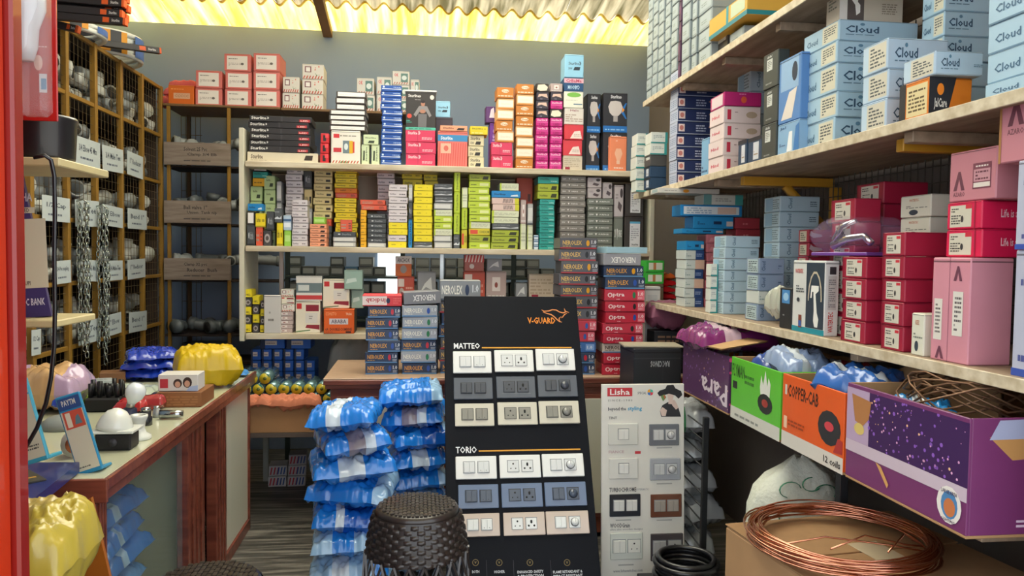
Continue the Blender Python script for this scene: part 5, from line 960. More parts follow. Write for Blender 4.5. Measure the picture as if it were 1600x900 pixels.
def fit(x, y, z, where, k=None, s=1.0, grp=None):
    k = rf.randrange(9) if k is None else k; nm_, mb = protos[k]
    if k not in meshes:
        o = mb.build(nm_); meshes[k] = o
    else: o = meshes[k].copy(); COL.objects.link(o)
    cn = ('grey', 'cream white', 'dark grey')[k % 3]; kn = ('elbow', 'tee', 'coupler')[k // 3]
    o.scale = (s, s, s); o.rotation_euler = (rf.uniform(-.3, .3) + (PI / 2 if k < 6 else rf.choice([0, PI / 2])), rf.uniform(-.2, .2), rf.uniform(0, 6.3))
    mr_ = o.rotation_euler.to_matrix(); cs_ = [mr_ @ Vector(v.co) * s for v in o.data.vertices]
    o.location = (min(x, XK - .014 - max(c.x for c in cs_)) if 'left rack' in where else x, y, z + .001 - min(c.z for c in cs_))
    o['label'] = '%s plastic pipe %s %s' % (cn, kn, where); o['category'] = 'pipe fitting'; o['group'] = grp or ('pipe fittings ' + where)
rown = ['in the top row of the left rack', 'in the second row of the left rack', 'in the third row of the left rack', 'in the fourth row of the left rack', 'in the fifth row of the left rack']
for row in range(5):
    for bay in range(5):
        for q in range(3):
            y = ys[bay] + (ys[bay + 1] - ys[bay]) * (.22 + .28 * q) + rf.uniform(-.02, .02); x = XK - .11 - .04 * (q % 2) + rf.uniform(-.01, .01)
            fit(x, y, zr[row + 1] + .002, rown[row], s=rf.uniform(.9, 1.25))
            if q != 1 or row < 3: fit(x + rf.uniform(-.03, .02), y + .04, zr[row + 1] + .075, rown[row], k=rf.choice([0, 1, 3, 4, 6, 7]), s=rf.uniform(1.1, 1.5))
for i, z in enumerate(pls):
    for q in range(5): fit(XK + .14 + q * .12, YK + .07 + .06 * (q % 2), z + .075 + (0.01), 'behind the %s written plank' % ('upper', 'middle', 'lower')[i], s=1.2, k=rf.choice([0, 2, 3, 5, 8]))
for q in range(6): fit(XK + .12 + q * .11, YK + .05 + .05 * (q % 2), zlow + .004, 'on the dark shelf under the lower plank', s=1.3, k=rf.choice([2, 5, 8]))
# chains
def chain(u, v0, v1, strands, label):
    p0 = pt(u, v0, X=XK + .05); p1 = pt(u, v1, X=XK + .05); b = MB(); m_ = mat('#a8b0a8', .25, .9, var=.1); L = p0.z - p1.z
    for s in range(strands):
        dx = .022 * math.cos(s * 2.4); dy = -.02 + .04 * s / max(1, strands - 1); n_ = int(L / .026) - (s * 3) % 5
        for k in range(n_):
            zc = p0.z - k * .026; a0 = (k % 2) * PI / 2 + s; w_ = .008
            pts = [Vector((math.cos(a0) * w_ * math.cos(t), math.sin(a0) * w_ * math.cos(t), .017 * math.sin(t))) + Vector((p0.x + dx + .004 * math.sin(k * .4 + s), p0.y + dy * (1 + .02 * k / 3), zc)) for t in [j * PI / 4 for j in range(8)]]
            b.tube(pts, .0028, m_, n=4, closed=True)
    o = b.build('steel_chain'); o['label'] = label; o['category'] = 'chain'; o['group'] = 'steel chains hanging on the left rack'
    b = MB(); b.tube([(XK + .015, p0.y, p0.z + .02), (XK + .05, p0.y, p0.z + .03), (XK + .07, p0.y, p0.z + .015)], .004, m_, n=5); rp(b, 'hook')
chain(130, 322, 570, 5, 'bundle of bright steel chain hanging on the left rack, nearer the camera')
chain(160, 330, 575, 4, 'bundle of bright steel chain hanging on the left rack, farther back')
# things on top of the racks
def tube_box(u0, v0, u1, v1, Y, label, Y2=None):
    a = pt(u0, v0, Y=Y); c = pt(u1, v1, Y=Y2 or Y); d = (c - a); L = d.length
    M = Matrix.Translation(a) @ d.to_track_quat('X', 'Z').to_matrix().to_4x4()
    b = MB(); b.box((0, -.015, -.015), (L, .015, .015), mat('#2c282a', .4), M=M); b.box((L - .012, -.0155, -.0155), (L + .001, .0155, .0155), mat('#d85a20', .5), M=M)
    M2 = M @ Matrix.Translation((L / 2, 0, -.015))
    prints(b, [('f', .83, .3, .93, .7, '#d8d4d0', 'T', 'Sturlite'), ('f', .72, .15, .8, .85, '#d85a20')], L, .031, .03, M=M2)
    b.build('tube_light_box', None, (0, 0, 0), 0, label, 'box', 'black tube light cartons on the left rack')
zz = zr[0]
rows = [(198, 38), (200, 32), (193, 26), (203, 18), (196, 10), (201, 3), (190, -5)]
for i, (u1, v) in enumerate(rows):
    tube_box(70, v - 14, u1, v - 3, 3.42 + .033 * (i % 2), 'long black tube light carton with orange end, %s in the bundle over the rack' % (['lowest', 'second', 'third', 'fourth', 'fifth', 'sixth', 'topmost'][i]))
tube_box(62, 32, 124, 47, 3.5, 'black tube light carton poking out under the orange ended bundle')
tube_box(118, 62, 250, 80, 3.95, 'black tube light carton lying slanted over the white hose coil', Y2=4.25)
def hose(y, z, n, label, r0=.2):
    t = thing('hose_coil', (XK - .12, y, z), label, 'hose coil'); m_ = mat('#e4e6e0', .3, coat=.4)
    for k in range(n):
        b = MB(); b.tube([((r0 - .012 * (k % 2)) * math.cos(a * PI / 16), (r0 - .012 * (k % 2)) * math.sin(a * PI / 16), .014 + k * .026) for a in range(32)], .0138, m_, n=8, closed=True); b.build('hose_ring', t)
    b = MB(); H = n * .026
    for (a0, a1, c) in ((-1.9, -1.2, '#34343a'), (-1.2, -.95, '#e09820'), (-.95, -.7, '#34343a'), (-.7, -.55, '#e09820'), (-.3, .25, '#3c68b0')):
        vs = []; k = 6
        for j in range(k + 1):
            a = a0 + (a1 - a0) * j / k
            for z_ in (.012, H - .01): vs.append(((r0 + .0155) * math.cos(a), (r0 + .0155) * math.sin(a), z_))
        b.add(vs, [(2 * j, 2 * j + 2, 2 * j + 3, 2 * j + 1) for j in range(k)], mat(c, .5))
    b.build('paper_band', t)
    return t
hose(4.3, zz + .003, 5, 'thick white hose coil with black and yellow band on the rack top', .2)
hose(3.85, zz + .003, 2, 'thin white hose coil at the near end of the rack top', .19)
# cartons on the back rack
def s5(u0, u1, vs, styles, look, where, n=None, **k): return stack(u0, u1, vs, YK + .02, zt_, styles, 'pink_box' if 'pink' in look else 'carton', look, where, 'box', n=n, depth=.2, **k)
for q in range(3): 
    lay('mesh_bag', pt(262, 125, Y=5.0).x + .03 * q, 5.1 + .02 * q, zt_ + .002 + .06 * q, .16, .12, .06, [(1.01, mat('#c05058', .6))], 60 + q, 'crinkled red net packet, %s in the little heap by the corner' % ['lowest', 'middle', 'top'][q], 'packet', 'red net packets')
s5(263, 303, (133, 164), 'orangecarton', 'faded orange carton', 'leftmost on the high back rack', n=1)
s5(305, 347, (110, 165), 'pinkborder', 'pink edged carton', 'the first pink pile', n=2, group='pink edged cartons')
s5(351, 393, (84, 165), 'pinkborder', 'pink edged carton', 'the second pink pile', n=3, group='pink edged cartons')
s5(396, 438, (83, 166), 'pinkborder', 'pink edged carton', 'the third pink pile', n=3, group='pink edged cartons')
s5(441, 468, (120, 166), 'floral', 'white floral carton', 'the left floral pile', n=2)
s5(471, 505, (100, 166), 'floral', 'white floral carton', 'the right floral pile', n=3)
zg = zt_
for (u0, u1, v0, n_, w_) in ((558, 586, 122, 2, 'first'), (588, 612, 120, 2, 'second'), (613, 640, 111, 3, 'third'), (642, 656, 124, 2, 'fourth')):
    stack(u0, u1, (v0, 166), YK + .03, zt_, 'floralgreen', 'carton', 'white and green floral carton', 'the %s far pile' % w_, 'box', n=n_, depth=.18)
b = MB(); b.box((xk1 + .004, YK, zt_ - .016), (.1, YK + .4, zt_), mat('#7c5c38', .6)); b.build('wall_plank', None, (0, 0, 0), 0, 'long high plank along the back wall holding floral cartons', 'shelf')
# white plates and bits low in the back corner
zl2 = pt(320, 562, Y=4.95).z
b = MB(); b.box((XK + .02, YK, zl2 - .02), (xk1, YK + .32, zl2), DKW); bp(b, 'rack_shelf')
for k in range(6):
    b = MB(); b.lathe([(.0, 0), (.09, 0), (.14, .012), (.142, .014), (.09, .006), (0, .006)], mat('#b8bab4', .35), n=28, caps=False)
    b.build('plate', None, (pt(320, 560, Y=5.02).x + .006 * math.sin(k * 2), 5.04, zl2 + .002 + k * .016), 0, 'white round plate, %s in the stack in the dark corner' % ['lowest', 'second', 'third', 'fourth', 'fifth', 'topmost'][k], 'plate', 'white plates')
lay('olive_pouch', pt(365, 300, Y=YK + .1).x + .02, YK + .1, pls[1] + .002 + .14, .09, .1, .13, [(1.01, plastic('#b0a840'))], 130, 'yellow green pouch on the back rack beside the shelf unit', 'pouch', crk=.01, n=8, m=8) if False else None
# ------------------------------------------------------------ left counter
XCn = pt(150, 748, Z=.77).x; yA = pt(150, 748, Z=.77).y; pB = pt(411, 580, Z=.77); XCn = (XCn + pB.x) / 2; yB = pB.y
ZT = .77; WD = .66
lc = thing('counter', (XCn - WD, yA, 0), 'long cream topped counter with mahogany edges on the left, glass front', 'counter')
LEN = yB - yA
b = MB(); b.box((0, 0, ZT - .006), (WD - .012, LEN, ZT), mat('#bfc0a6', .25, var=.03, scale=5, coat=.3)); b.build('countertop', lc)
b = MB(); b.box((WD - .012, -.0, ZT - .03), (WD, LEN, ZT + .001), MAH, b=.006); b.box((WD - .03, 0, ZT - .062), (WD - .008, LEN, ZT - .03), MAH, b=.006); b.build('front_moulding', lc)
b = MB(); b.box((0, -.012, ZT - .06), (WD, -.0, ZT + .001), MAH); b.build('end_moulding', lc)
b = MB(); b.box((0, 0, ZT - .04), (WD - .03, LEN, ZT - .006), mat('#4a2c22', .6)); b.build('underframe', lc)
def ly(u, v=750): return pt(u, v, X=XCn - .03).y - yA
for (u0, u1) in ((149, 166), (294, 320), (338, 354)):
    a, c = ly(u0), ly(u1); b = MB(); b.box((WD - .07, a, 0), (WD - .03, c, ZT - .062), MAH)
    for q in (.2, .45, .7): yy = a + (c - a) * q; b.box((WD - .03, yy, .02), (WD - .024, yy + (c - a) * .12, ZT - .065), MAH)
    b.build('post', lc)
a = ly(354); b = MB(); b.box((WD - .06, a, .05), (WD - .04, LEN - .01, ZT - .062), CRL); b.build('cream_panel', lc)
b = MB(); b.box((WD - .065, a, 0), (WD - .03, LEN, .05), MAH); b.build('plinth', lc)
b = MB(); b.box((WD - .06, LEN - .015, 0), (WD - .03, LEN, ZT - .062), MAH); b.build('post', lc)
b = MB(); b.box((.05, LEN - .01, .02), (WD - .06, LEN, ZT - .04), CRL); b.build('end_panel', lc)
gl = mat('#9fb4b4', .05, var=0, alpha=.16, coat=1.0)
b = MB(); b.box((WD - .052, ly(167), .05), (WD - .048, ly(293), ZT - .065), gl); b.build('glass_pane', lc)
b = MB(); b.box((.02, LEN * .48, .02), (WD - .08, LEN * .48 + .015, ZT - .04), mat('#b0ac80', .5)); b.build('divider', lc)
b = MB(); b.box((0, 0, .04), (.015, LEN, ZT - .04), mat('#6a5a48', .6)); b.build('rear_panel', lc)
for k in range(7):
    c2 = '#4c94d8' if k < 4 else '#1c74d0'
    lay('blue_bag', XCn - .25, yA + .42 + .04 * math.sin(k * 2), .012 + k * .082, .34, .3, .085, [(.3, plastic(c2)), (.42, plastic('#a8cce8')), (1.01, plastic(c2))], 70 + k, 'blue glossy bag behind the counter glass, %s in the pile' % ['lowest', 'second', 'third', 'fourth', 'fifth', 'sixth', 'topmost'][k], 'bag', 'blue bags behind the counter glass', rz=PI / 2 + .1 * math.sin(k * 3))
lay('poly_bag', XCn - .25, yA + .84, .01, .3, .2, .1, [(1.01, plastic('#7c98a8'))], 80, 'dull clear grey bag slumped on the floor behind the counter glass', 'bag', rz=.5, crk=.02)
# red plastic stool seen through the gap
rs_ = thing('plastic_stool', (XCn - .3, yA + LEN * .78, 0), 'red plastic stool tucked behind the left counter posts', 'stool'); rm = mat('#a01820', .35, coat=.2)
b = MB(); b.box((-.14, -.14, .4), (.14, .14, .44), rm, b=.012); b.build('seat', rs_)
for sx in (-1, 1):
    for sy in (-1, 1): b = MB(); b.tube([(sx * .12, sy * .12, .4), (sx * .16, sy * .16, 0)], [.024, .018], rm, n=4); b.build('leg', rs_)
for sy in (-1, 1): b = MB(); b.box((-.14, sy * .14 - .005, .18), (.14, sy * .14 + .005, .21), rm); b.build('stretcher', rs_)
# things on the left counter
def on(u, v): return pt(u, v, Z=ZT)
P = on(150, 740)
def qstand(name, u0, v0, u1, v1, label, cols, Y, lean=.18, rz=.15, txt=None):
    a = pt(u0, v0, Y=Y); c = pt(u1, v1, Y=Y); W = c.x - a.x; H = a.z - c.z
    t = thing(name, ((a.x + c.x) / 2, Y, c.z), label, 'payment stand'); t.rotation_euler = (-.12, lean, rz)
    b = MB(); b.box((-W / 2, -.006, 0), (W / 2, .006, H), mat(cols[0], .35), b=.004); pr = [('f', .06, .05, .94, .8, cols[1]), ('f', .06, .82, .94, .97, cols[2])] + (txt or [])
    prints(b, pr, W, .012, H); b.build('card', t)
    b = MB(); b.box((-W / 2, .006, 0), (W / 2, .07, .008), mat(cols[0], .35)); b.build('foot', t)
    return t
qstand('payment_stand', 122, 612, 162, 738, 'narrow leaning payment stand with cream face and dark blue top, right of two', ('#2c84b0', '#cfc8b0', '#2c4c84'), on(142, 738).y, -.3, 0.1,
       [('f', .2, .87, .75, .94, '#d8d4c8', 'T', 'PAYTM'), ('f', .12, .58, .9, .8, '#c8523c'), ('f', .2, .6, .4, .78, '#dcd0b8'), ('f', .5, .62, .8, .74, '#5c7c84', 'P', [(0, 0), (1, 0), (.7, 1), (.3, .8)]), ('f', .15, .08, .6, .11, '#4c4c48', 'L', 1)])
qstand('payment_stand', 36, 590, 78, 722, 'teal edged payment stand beside the red pillar, left of two', ('#3c98b4', '#c4bea8', '#c4bea8'), 1.7, -.28, 0.1, [('f', .1, .7, .35, .8, '#2c3034', 'P', [(0, .5), (1, 0), (1, 1)]), ('f', .3, .15, .8, .22, '#4c4c48', 'L', 2)])
# bulb, holder and the other counter clutter
def bulb(x, y, z, label):
    t = thing('light_bulb', (x, y, z), label, 'light bulb'); b = MB(); b.lathe([(.001, .085), (.018, .083), (.029, .07), (.032, .055), (.028, .038), (.016, .022), (.013, .014)], mat('#dfe6ea', .15, var=0, coat=.6), n=24); b.build('globe', t)
    b = MB(); b.lathe([(.012, 0), (.013, .003), (.013, .016), (.011, .018)], mat('#b8b4a8', .3, .9), n=16); b.build('cap', t); return t
p = on(183, 700)
t = thing('junction_box', (p.x, p.y, ZT), 'black plastic junction box under the white dome lamp holder', 'electrical box'); b = MB(); b.box((-.05, -.035, 0), (.05, .035, .05), mat('#1c1c20', .4), b=.005); b.build('box_body', t)
b = MB(); b.tube([(.0, -.0351, .025), (.0, -.037, .025)], .013, mat('#34343a', .5), n=12); b.build('knockout', t)
t = thing('batten_holder', (p.x, p.y, ZT + .051), 'white dome shaped lamp holder on the black junction box', 'lamp holder'); wm_ = mat('#d8dad4', .25, coat=.5)
b = MB(); b.box((-.06, -.045, 0), (.06, .045, .008), wm_, b=.003); b.build('base_plate', t)
b = MB(); b.lathe([(.05, 0), (.048, .012), (.04, .032), (.026, .05), (.01, .058), (.001, .06)], wm_, n=24, M=Matrix.Translation((-.006, 0, .008)) @ Matrix.Rotation(.15, 4, 'Y')); b.build('dome', t)
p = on(217, 686)
t = thing('lamp_holder', (p.x, p.y, ZT), 'white ceramic pedestal lamp holder right of the black junction box', 'lamp holder'); b = MB(); b.lathe([(.035, 0), (.037, .004), (.035, .012), (.022, .02), (.017, .035), (.02, .055), (.026, .068), (.026, .075), (.018, .075), (.016, .06)], wm_, n=24); b.build('pedestal', t)
p = on(200, 668); o = bulb(p.x - .005, p.y + .03, ZT + .06, 'round white light bulb tilted beside the white dome holder'); o.rotation_euler = (.0, .35, 0); 
b = MB(); b.lathe([(.02, 0), (.024, .002), (.022, .055), (.016, .06)], mat('#2c3450', .4), n=16); b.build('bulb_socket', None, (p.x - .005, p.y + .03, ZT), 0, 'small dark blue socket holding up the round bulb', 'socket')
for i, (u, v, r_, h_, c, nm_) in enumerate(((228, 664, .02, .045, '#24242c', 'black tap body with chrome top'), (205, 640, .03, .05, '#8c9098', 'grey metal cup among the chrome fittings'), (245, 652, .014, .03, '#b0b4b8', 'short chrome spout beside the black tap body'))):
    p = on(u, v); b = MB(); b.lathe([(r_, 0), (r_, h_ * .6), (r_ * .8, h_ * .65), (r_ * .85, h_), (r_ * .3, h_ * 1.1)], mat(c, .25, .6 if i else .1), n=16); b.lathe([(r_ * .7, h_), (r_ * .75, h_ * 1.3), (.001, h_ * 1.35)], mat('#c8ccd0', .12, 1.0), n=16); b.build('tap_part', None, (p.x, p.y, ZT), 0, nm_, 'tap part')
p = on(250, 655); b = MB(); b.tube([(-.03, 0, .02), (.02, 0, .02), (.045, 0, .02)], [.016, .014, .012], mat('#b0b4b8', .15, 1.0), n=12); b.build('chrome_spout', None, (p.x + .03, p.y, ZT - .003), .1, 'chrome tube fitting lying on the counter, tip to the right', 'tap part')
# torch, helmet-like grey lamp, black tray of black sticks
p = on(118, 712)
t = thing('torch_lamp', (p.x, p.y, ZT), 'white bodied lamp with copper reflector behind the payment stand', 'lamp'); b = MB(); b.tube([(-.02, .03, .04), (0, .0, .04), (.015, -.03, .04)], [.026, .036, .038], mat('#c0c0bc', .35), n=20); b.build('lamp_body', t)
b = MB(); b.tube([(.0152, -.0305, .04), (.0165, -.033, .04)], [.027, .025], mat('#b06848', .3, .6), n=20); b.build('reflector', t)
p = on(102, 668); b = MB(); b.lathe([(.07, 0), (.068, .02), (.05, .035), (.02, .042), (.001, .043)], mat('#8c9290', .35), n=24); b.build('grey_dome', None, (p.x, p.y, ZT), 0, 'grey dome cover lying behind the white torch lamp', 'cover')
p = on(168, 640)
t = thing('tool_tray', (p.x, p.y, ZT), 'black tub crowded with short black rods on the left counter', 'tub'); b = MB(); b.box((-.06, -.05, 0), (.06, .05, .05), mat('#18181c', .5), b=.006); b.build('tub', t)
for k in range(12): b = MB(); xx = -.045 + .03 * (k % 4); yy = -.03 + .03 * (k // 4); b.tube([(xx, yy, .05), (xx + .004 * math.sin(k), yy, .1 + .01 * math.sin(k * 2))], .008, mat('#141418', .4), n=6); b.build('rod', t)
for i, (u, v, w_, d_, h_, c, nm_) in enumerate(((150, 634, .09, .05, .03, '#8cb030', 'lime green packet behind the black tub'), (205, 645, .1, .07, .045, '#b03034', 'red packet behind the round white bulb'), (237, 640, .09, .06, .045, '#a03438', 'red printed packet left of the wooden box'), (90, 640, .12, .1, .04, '#18181c', 'black bundle behind the grey dome cover'), (97, 660, .05, .04, .03, '#2c48b0', 'small bright blue clip on the black bundle'))):
    p = on(u, v); lay('small_packet', p.x, p.y, ZT + .001 if i < 4 else ZT + .045, w_, d_, h_, [(1.01, plastic(c))], 90 + i, nm_, 'packet', crk=.006, n=8, m=6)
lay('parts_bag', on(75, 640).x - .02, on(75, 640).y, ZT + .001, .3, .22, .14, [(.3, plastic('#b49ab8')), (.8, plastic('#c8a070')), (1.01, plastic('#b49ab8'))], 97, 'pinkish clear bag of brass coloured parts beside the red pillar', 'bag', crk=.015)
# wooden box and leaflet box
p0 = on(243, 638); p1 = on(315, 636)
sbox('wooden_box', 'shallow brown wooden box under the leaflet carton on the counter', 'box', None, (p0.x + p1.x) / 2, p0.y + .1, ZT + .0005, (p1.x - p0.x), .18, .055, '#8c5a34', [('f', .08, .1, .92, .8, '#a06c40', 'L', 4)], 0.0, .6)
a = pt(248, 590, Y=p0.y + .04); c = pt(310, 614, Y=p0.y + .04)
sbox('photo_carton', 'white carton picturing two smiling women on the wooden box', 'box', None, (a.x + c.x) / 2, p0.y + .08, ZT + .057, c.x - a.x, .1, .062, '#d4d0cc', [('f', .05, .2, .25, .75, '#b83440'), ('f', .38, .2, .6, .75, '#3c2824', 'O'), ('f', .42, .22, .56, .6, '#c89880', 'O'), ('f', .62, .2, .85, .85, '#3c2824', 'O'), ('f', .66, .25, .8, .65, '#c89880', 'O'), ('f', .7, .0, 1, .35, '#a8b8d8', 'P', [(0, 0), (1, 0), (1, 1), (.3, .8)])], 0.02)
p = on(325, 605); lay('yellow_bag', p.x, p.y, ZT + .001, .26, .18, .16, [(1.01, plastic('#c8a80c', .4, .1))], 101, 'bright yellow polythene bag piled behind the wooden box', 'bag', rz=.4, crk=.016)
p = on(232, 592)
for k in range(3): lay('blue_pouch', p.x + .01 * k, p.y, ZT + .001 + .04 * k, .22, .2, .042, [(1.01, plastic('#1c3cb0'))], 105 + k, 'royal blue pouch, %s of three beside the yellow bag' % ['lowest', 'middle', 'top'][k], 'pouch', 'royal blue pouches', rz=.2 * k)
p = on(210, 618); lay('white_packet', p.x - .03, p.y, ZT + .001, .22, .14, .03, [(1.01, plastic('#b8c4b8'))], 110, 'flat pale packet in front of the royal blue pouches', 'packet', crk=.008, n=10, m=8)
p = on(160, 605); sbox('paper_packet', 'pale printed packet lying at the rack side of the counter', 'packet', None, p.x - .02, p.y, ZT + .0005, .12, .1, .03, '#a8b0b4', [('t', .2, .3, .8, .7, '#5c646c', 'L', 3)], .5)
p = on(188, 598); sbox('brown_packet', 'small brown paper packet behind the pale printed packet', 'packet', None, p.x - .03, p.y, ZT + .0005, .1, .1, .05, '#7c5434', [], .3)
p = on(365, 588); lay('blue_cloth', p.x, p.y, ZT + .001, .13, .08, .02, [(1.01, mat('#3c84c8', .6))], 112, 'small light blue cloth at the far end of the counter', 'cloth', crk=.006, n=8, m=6)
sbox('small_carton', 'small white and pink carton beside the light blue cloth', 'box', None, on(343, 590).x, on(343, 590).y, ZT + .0005, .06, .05, .06, '#c8b8b8', [('f', .2, .4, .8, .8, '#c04878')], .1)
# ------------------------------------------------------------ black switch display board
def board_frame(u0, u1, vtop, Ytop, lean, label, name):
    a = pt(u0, vtop, Y=Ytop); c = pt(u1, vtop, Y=Ytop); ln = math.radians(lean)
    H = (a.z + c.z) / 2 / math.cos(ln); W = c.x - a.x
    t = thing(name, ((a.x + c.x) / 2, Ytop - H * math.sin(ln), 0), label, 'display board'); t.rotation_euler = (-ln, 0, 0)
    n = Vector((0, -math.cos(ln), math.sin(ln))); o = Vector(t.location)
    def loc(u, v):
        d = RM.to_3x3() @ Vector(((u - 800) / FPX, -(v - 450) / FPX, -1)); s = (o - CAM).dot(n) / d.dot(n); p = CAM + d * s - o
        return p.x, p.y * math.sin(ln) + p.z * math.cos(ln)
    return t, W, H, loc
t, W, H, L_ = board_frame(694, 900, 463, 3.0, 28, 'tall black display board of light switch plates leaning in the middle', 'display_board')
BKB = mat('#10131b', .6, var=.3, scale=5); BKB.node_tree.nodes['Principled BSDF'].inputs['Specular IOR Level'].default_value = .15
def flat(b, pts, m_, y=-.0004): b.add([(x, y, z) for x, z in pts], [tuple(range(len(pts)))], m_)
def word(b, tx, x0, z0, x1, z1, c, y=-.0008):
    vs, fs = textmesh(tx); b.add([(x0 + (x1 - x0) * a, y, z0 + (z1 - z0) * q) for a, q in vs], fs, mat(c, .5, var=0))
b = MB(); b.box((-W / 2, 0, .005), (W / 2, .02, H), BKB, b=.002)
def wpx(tx, u0, v0, u1, v1, c):
    x0, z1 = L_(u0, v0); x1, z0 = L_(u1, v1); word(b, tx, x0, z0, x1, z1, c)
wpx('V-GUARD', 824, 496, 868, 506, '#e88a20')
wpx('MATTEO', 709, 536, 750, 545, '#e8eaee'); wpx('TORIO', 712, 698, 745, 708, '#e8eaee')
for (u0, v0, u1) in ((753, 543.5, 893), (748, 705, 907)):
    x0, z0 = L_(u0, v0); x1, _ = L_(u1, v0 - 1); flat(b, [(x0, z0 - .002), (x1, z0 - .002), (x1, z0 + .003), (x0, z0 + .003)], mat('#e0a030', .5))
def stroke(pp, w_, c):
    q = [Vector((*L_(*p), 0)) for p in pp]; lo = []; hi = []
    for i, p in enumerate(q):
        d = (q[min(i + 1, len(q) - 1)] - q[max(i - 1, 0)]).normalized(); n_ = Vector((-d.y, d.x, 0)) * w_ / 2 * (.35 if i in (0, len(q) - 1) else 1); lo.append(p - n_); hi.append(p + n_)
    b.add([(p.x, -.0007, p.y) for p in lo + hi], [(i, i + 1, len(q) + i + 1, len(q) + i) for i in range(len(q) - 1)], mat(c, .5))
KG = '#d8884c'
stroke([(846, 484), (850, 486.5), (857, 486), (863, 484), (869, 484.5), (874, 487.5), (880, 489), (885, 487), (889, 488.5)], .0045, KG)
stroke([(848, 487.5), (855, 490), (861, 491.5), (866, 495), (870, 499), (874, 502.5), (878, 503.5)], .0045, KG)
stroke([(886, 489.5), (882, 491.5), (879, 495.5), (877, 497)], .004, KG)
stroke([(877, 494.5), (873.5, 497.5), (874, 501), (876, 503)], .0035, KG)
stroke([(881.5, 482), (883, 486), (886, 488)], .0045, KG)
for i, (u, tx1, tx2) in enumerate(((743, 'BOTH', ''), (780, 'HIGHER', ''), (828, 'ENHANCED SAFETY', '& PROTECTION'), (886, 'FLAME RETARDANT &', 'IMPACT RESISTANT'))):
    x, z = L_(u, 879); hw = .003 * len(tx1)
    ring = [(x + .011 * math.cos(a * PI / 8), z + .011 * math.sin(a * PI / 8)) for a in range(16)]; rin = [(x + .009 * math.cos(a * PI / 8), z + .009 * math.sin(a * PI / 8)) for a in range(16)]
    b.add([(p, -.0005, q) for p, q in ring + rin], [(k, (k + 1) % 16, 16 + (k + 1) % 16, 16 + k) for k in range(16)], mat('#7c6a3c', .5)); word(b, '✓' if False else 'v', x - .004, z - .004, x + .004, z + .004, '#7c6a3c')
    word(b, tx1, x - hw, z - .034, x + hw, z - .025, '#c8ccd4')
    if tx2: word(b, tx2, x - hw, z - .047, x + hw, z - .038, '#c8ccd4')
    if i: x2, _ = L_(u - (26 if i > 1 else 20), 879); flat(b, [(x2, z - .05), (x2 + .001, z - .05), (x2 + .001, z + .01), (x2, z + .01)], mat('#3c3c48', .5))
b.build('panel', t)
b = MB(); b.box((-.02, .0205, .3), (.02, .03, H * .9), mat('#2c2c30', .5)); b.tube([(0, .03, H * .8), (0, .3, .17)], .012, mat('#2c2c30', .5), n=6); b.build('easel_leg', t)
WHT, GRY, CRM, BG2 = ('#e8ebec', '#d8dcdf'), ('#5a6270', '#4a505c'), ('#d0cdc0', '#8c8c86'), ('#c8b8ac', '#e0e4e4')
BLG = ('#64789a', '#4c586c')
def module(b, kind, x0, z0, w_, h_, c, dk, y):
    """a switch, socket or dimmer inset in its plate"""
    mt = mat(c, .3, coat=.3, var=.02); line = mat('#5c5f64' if c[1] > '9' else '#24272c', .5); dm = mat('#1c1e22', .6)
    b.box((x0, y - .003, z0), (x0 + w_, y, z0 + h_), mt, b=.001)
    if kind == 'sw2':
        for k in range(2): b.box((x0 + .0015 + k * w_ / 2, y - .006, z0 + .0015), (x0 + w_ / 2 - .0005 + k * w_ / 2, y - .003, z0 + h_ - .0015), mt, b=.0014)
    elif kind == 'sw2d':
        for k in range(2):
            b.box((x0 + .0015 + k * w_ / 2, y - .006, z0 + .0015), (x0 + w_ / 2 - .0005 + k * w_ / 2, y - .003, z0 + h_ - .0015), mt, b=.0014)
            xx = x0 + w_ * (.25 + .5 * k); b.add([(xx - .001, y - .0062, z0 + .006), (xx + .001, y - .0062, z0 + .006), (xx + .001, y - .0062, z0 + .009), (xx - .001, y - .0062, z0 + .009)], [(0, 1, 2, 3)], dm)
    elif kind in ('so3', 'so6'):
        rr_ = .0028 if kind == 'so3' else .0035
        for (dx, dz, r_) in ((.5, .72, rr_ * 1.15), (.28, .3, rr_ * .8), (.72, .3, rr_ * .8)) if kind == 'so3' else ((.5, .72, rr_ * 1.1), (.5, .6, rr_ * 1.1), (.24, .3, rr_), (.76, .3, rr_)):
            b.tube([(x0 + w_ * dx, y - .0028, z0 + h_ * dz), (x0 + w_ * dx, y - .0034, z0 + h_ * dz)], r_, dm, n=10)
    elif kind == 'dim':
        b.tube([(x0 + w_ / 2, y - .003, z0 + h_ / 2), (x0 + w_ / 2, y - .005, z0 + h_ / 2)], w_ * .4, line, n=20)
        b.tube([(x0 + w_ / 2, y - .005, z0 + h_ / 2), (x0 + w_ / 2, y - .013, z0 + h_ / 2)], [w_ * .36, w_ * .32], mt, n=20)
        b.box((x0 + w_ * .48, y - .0136, z0 + h_ * .5), (x0 + w_ * .52, y - .0128, z0 + h_ * .8), line, b=.0002)
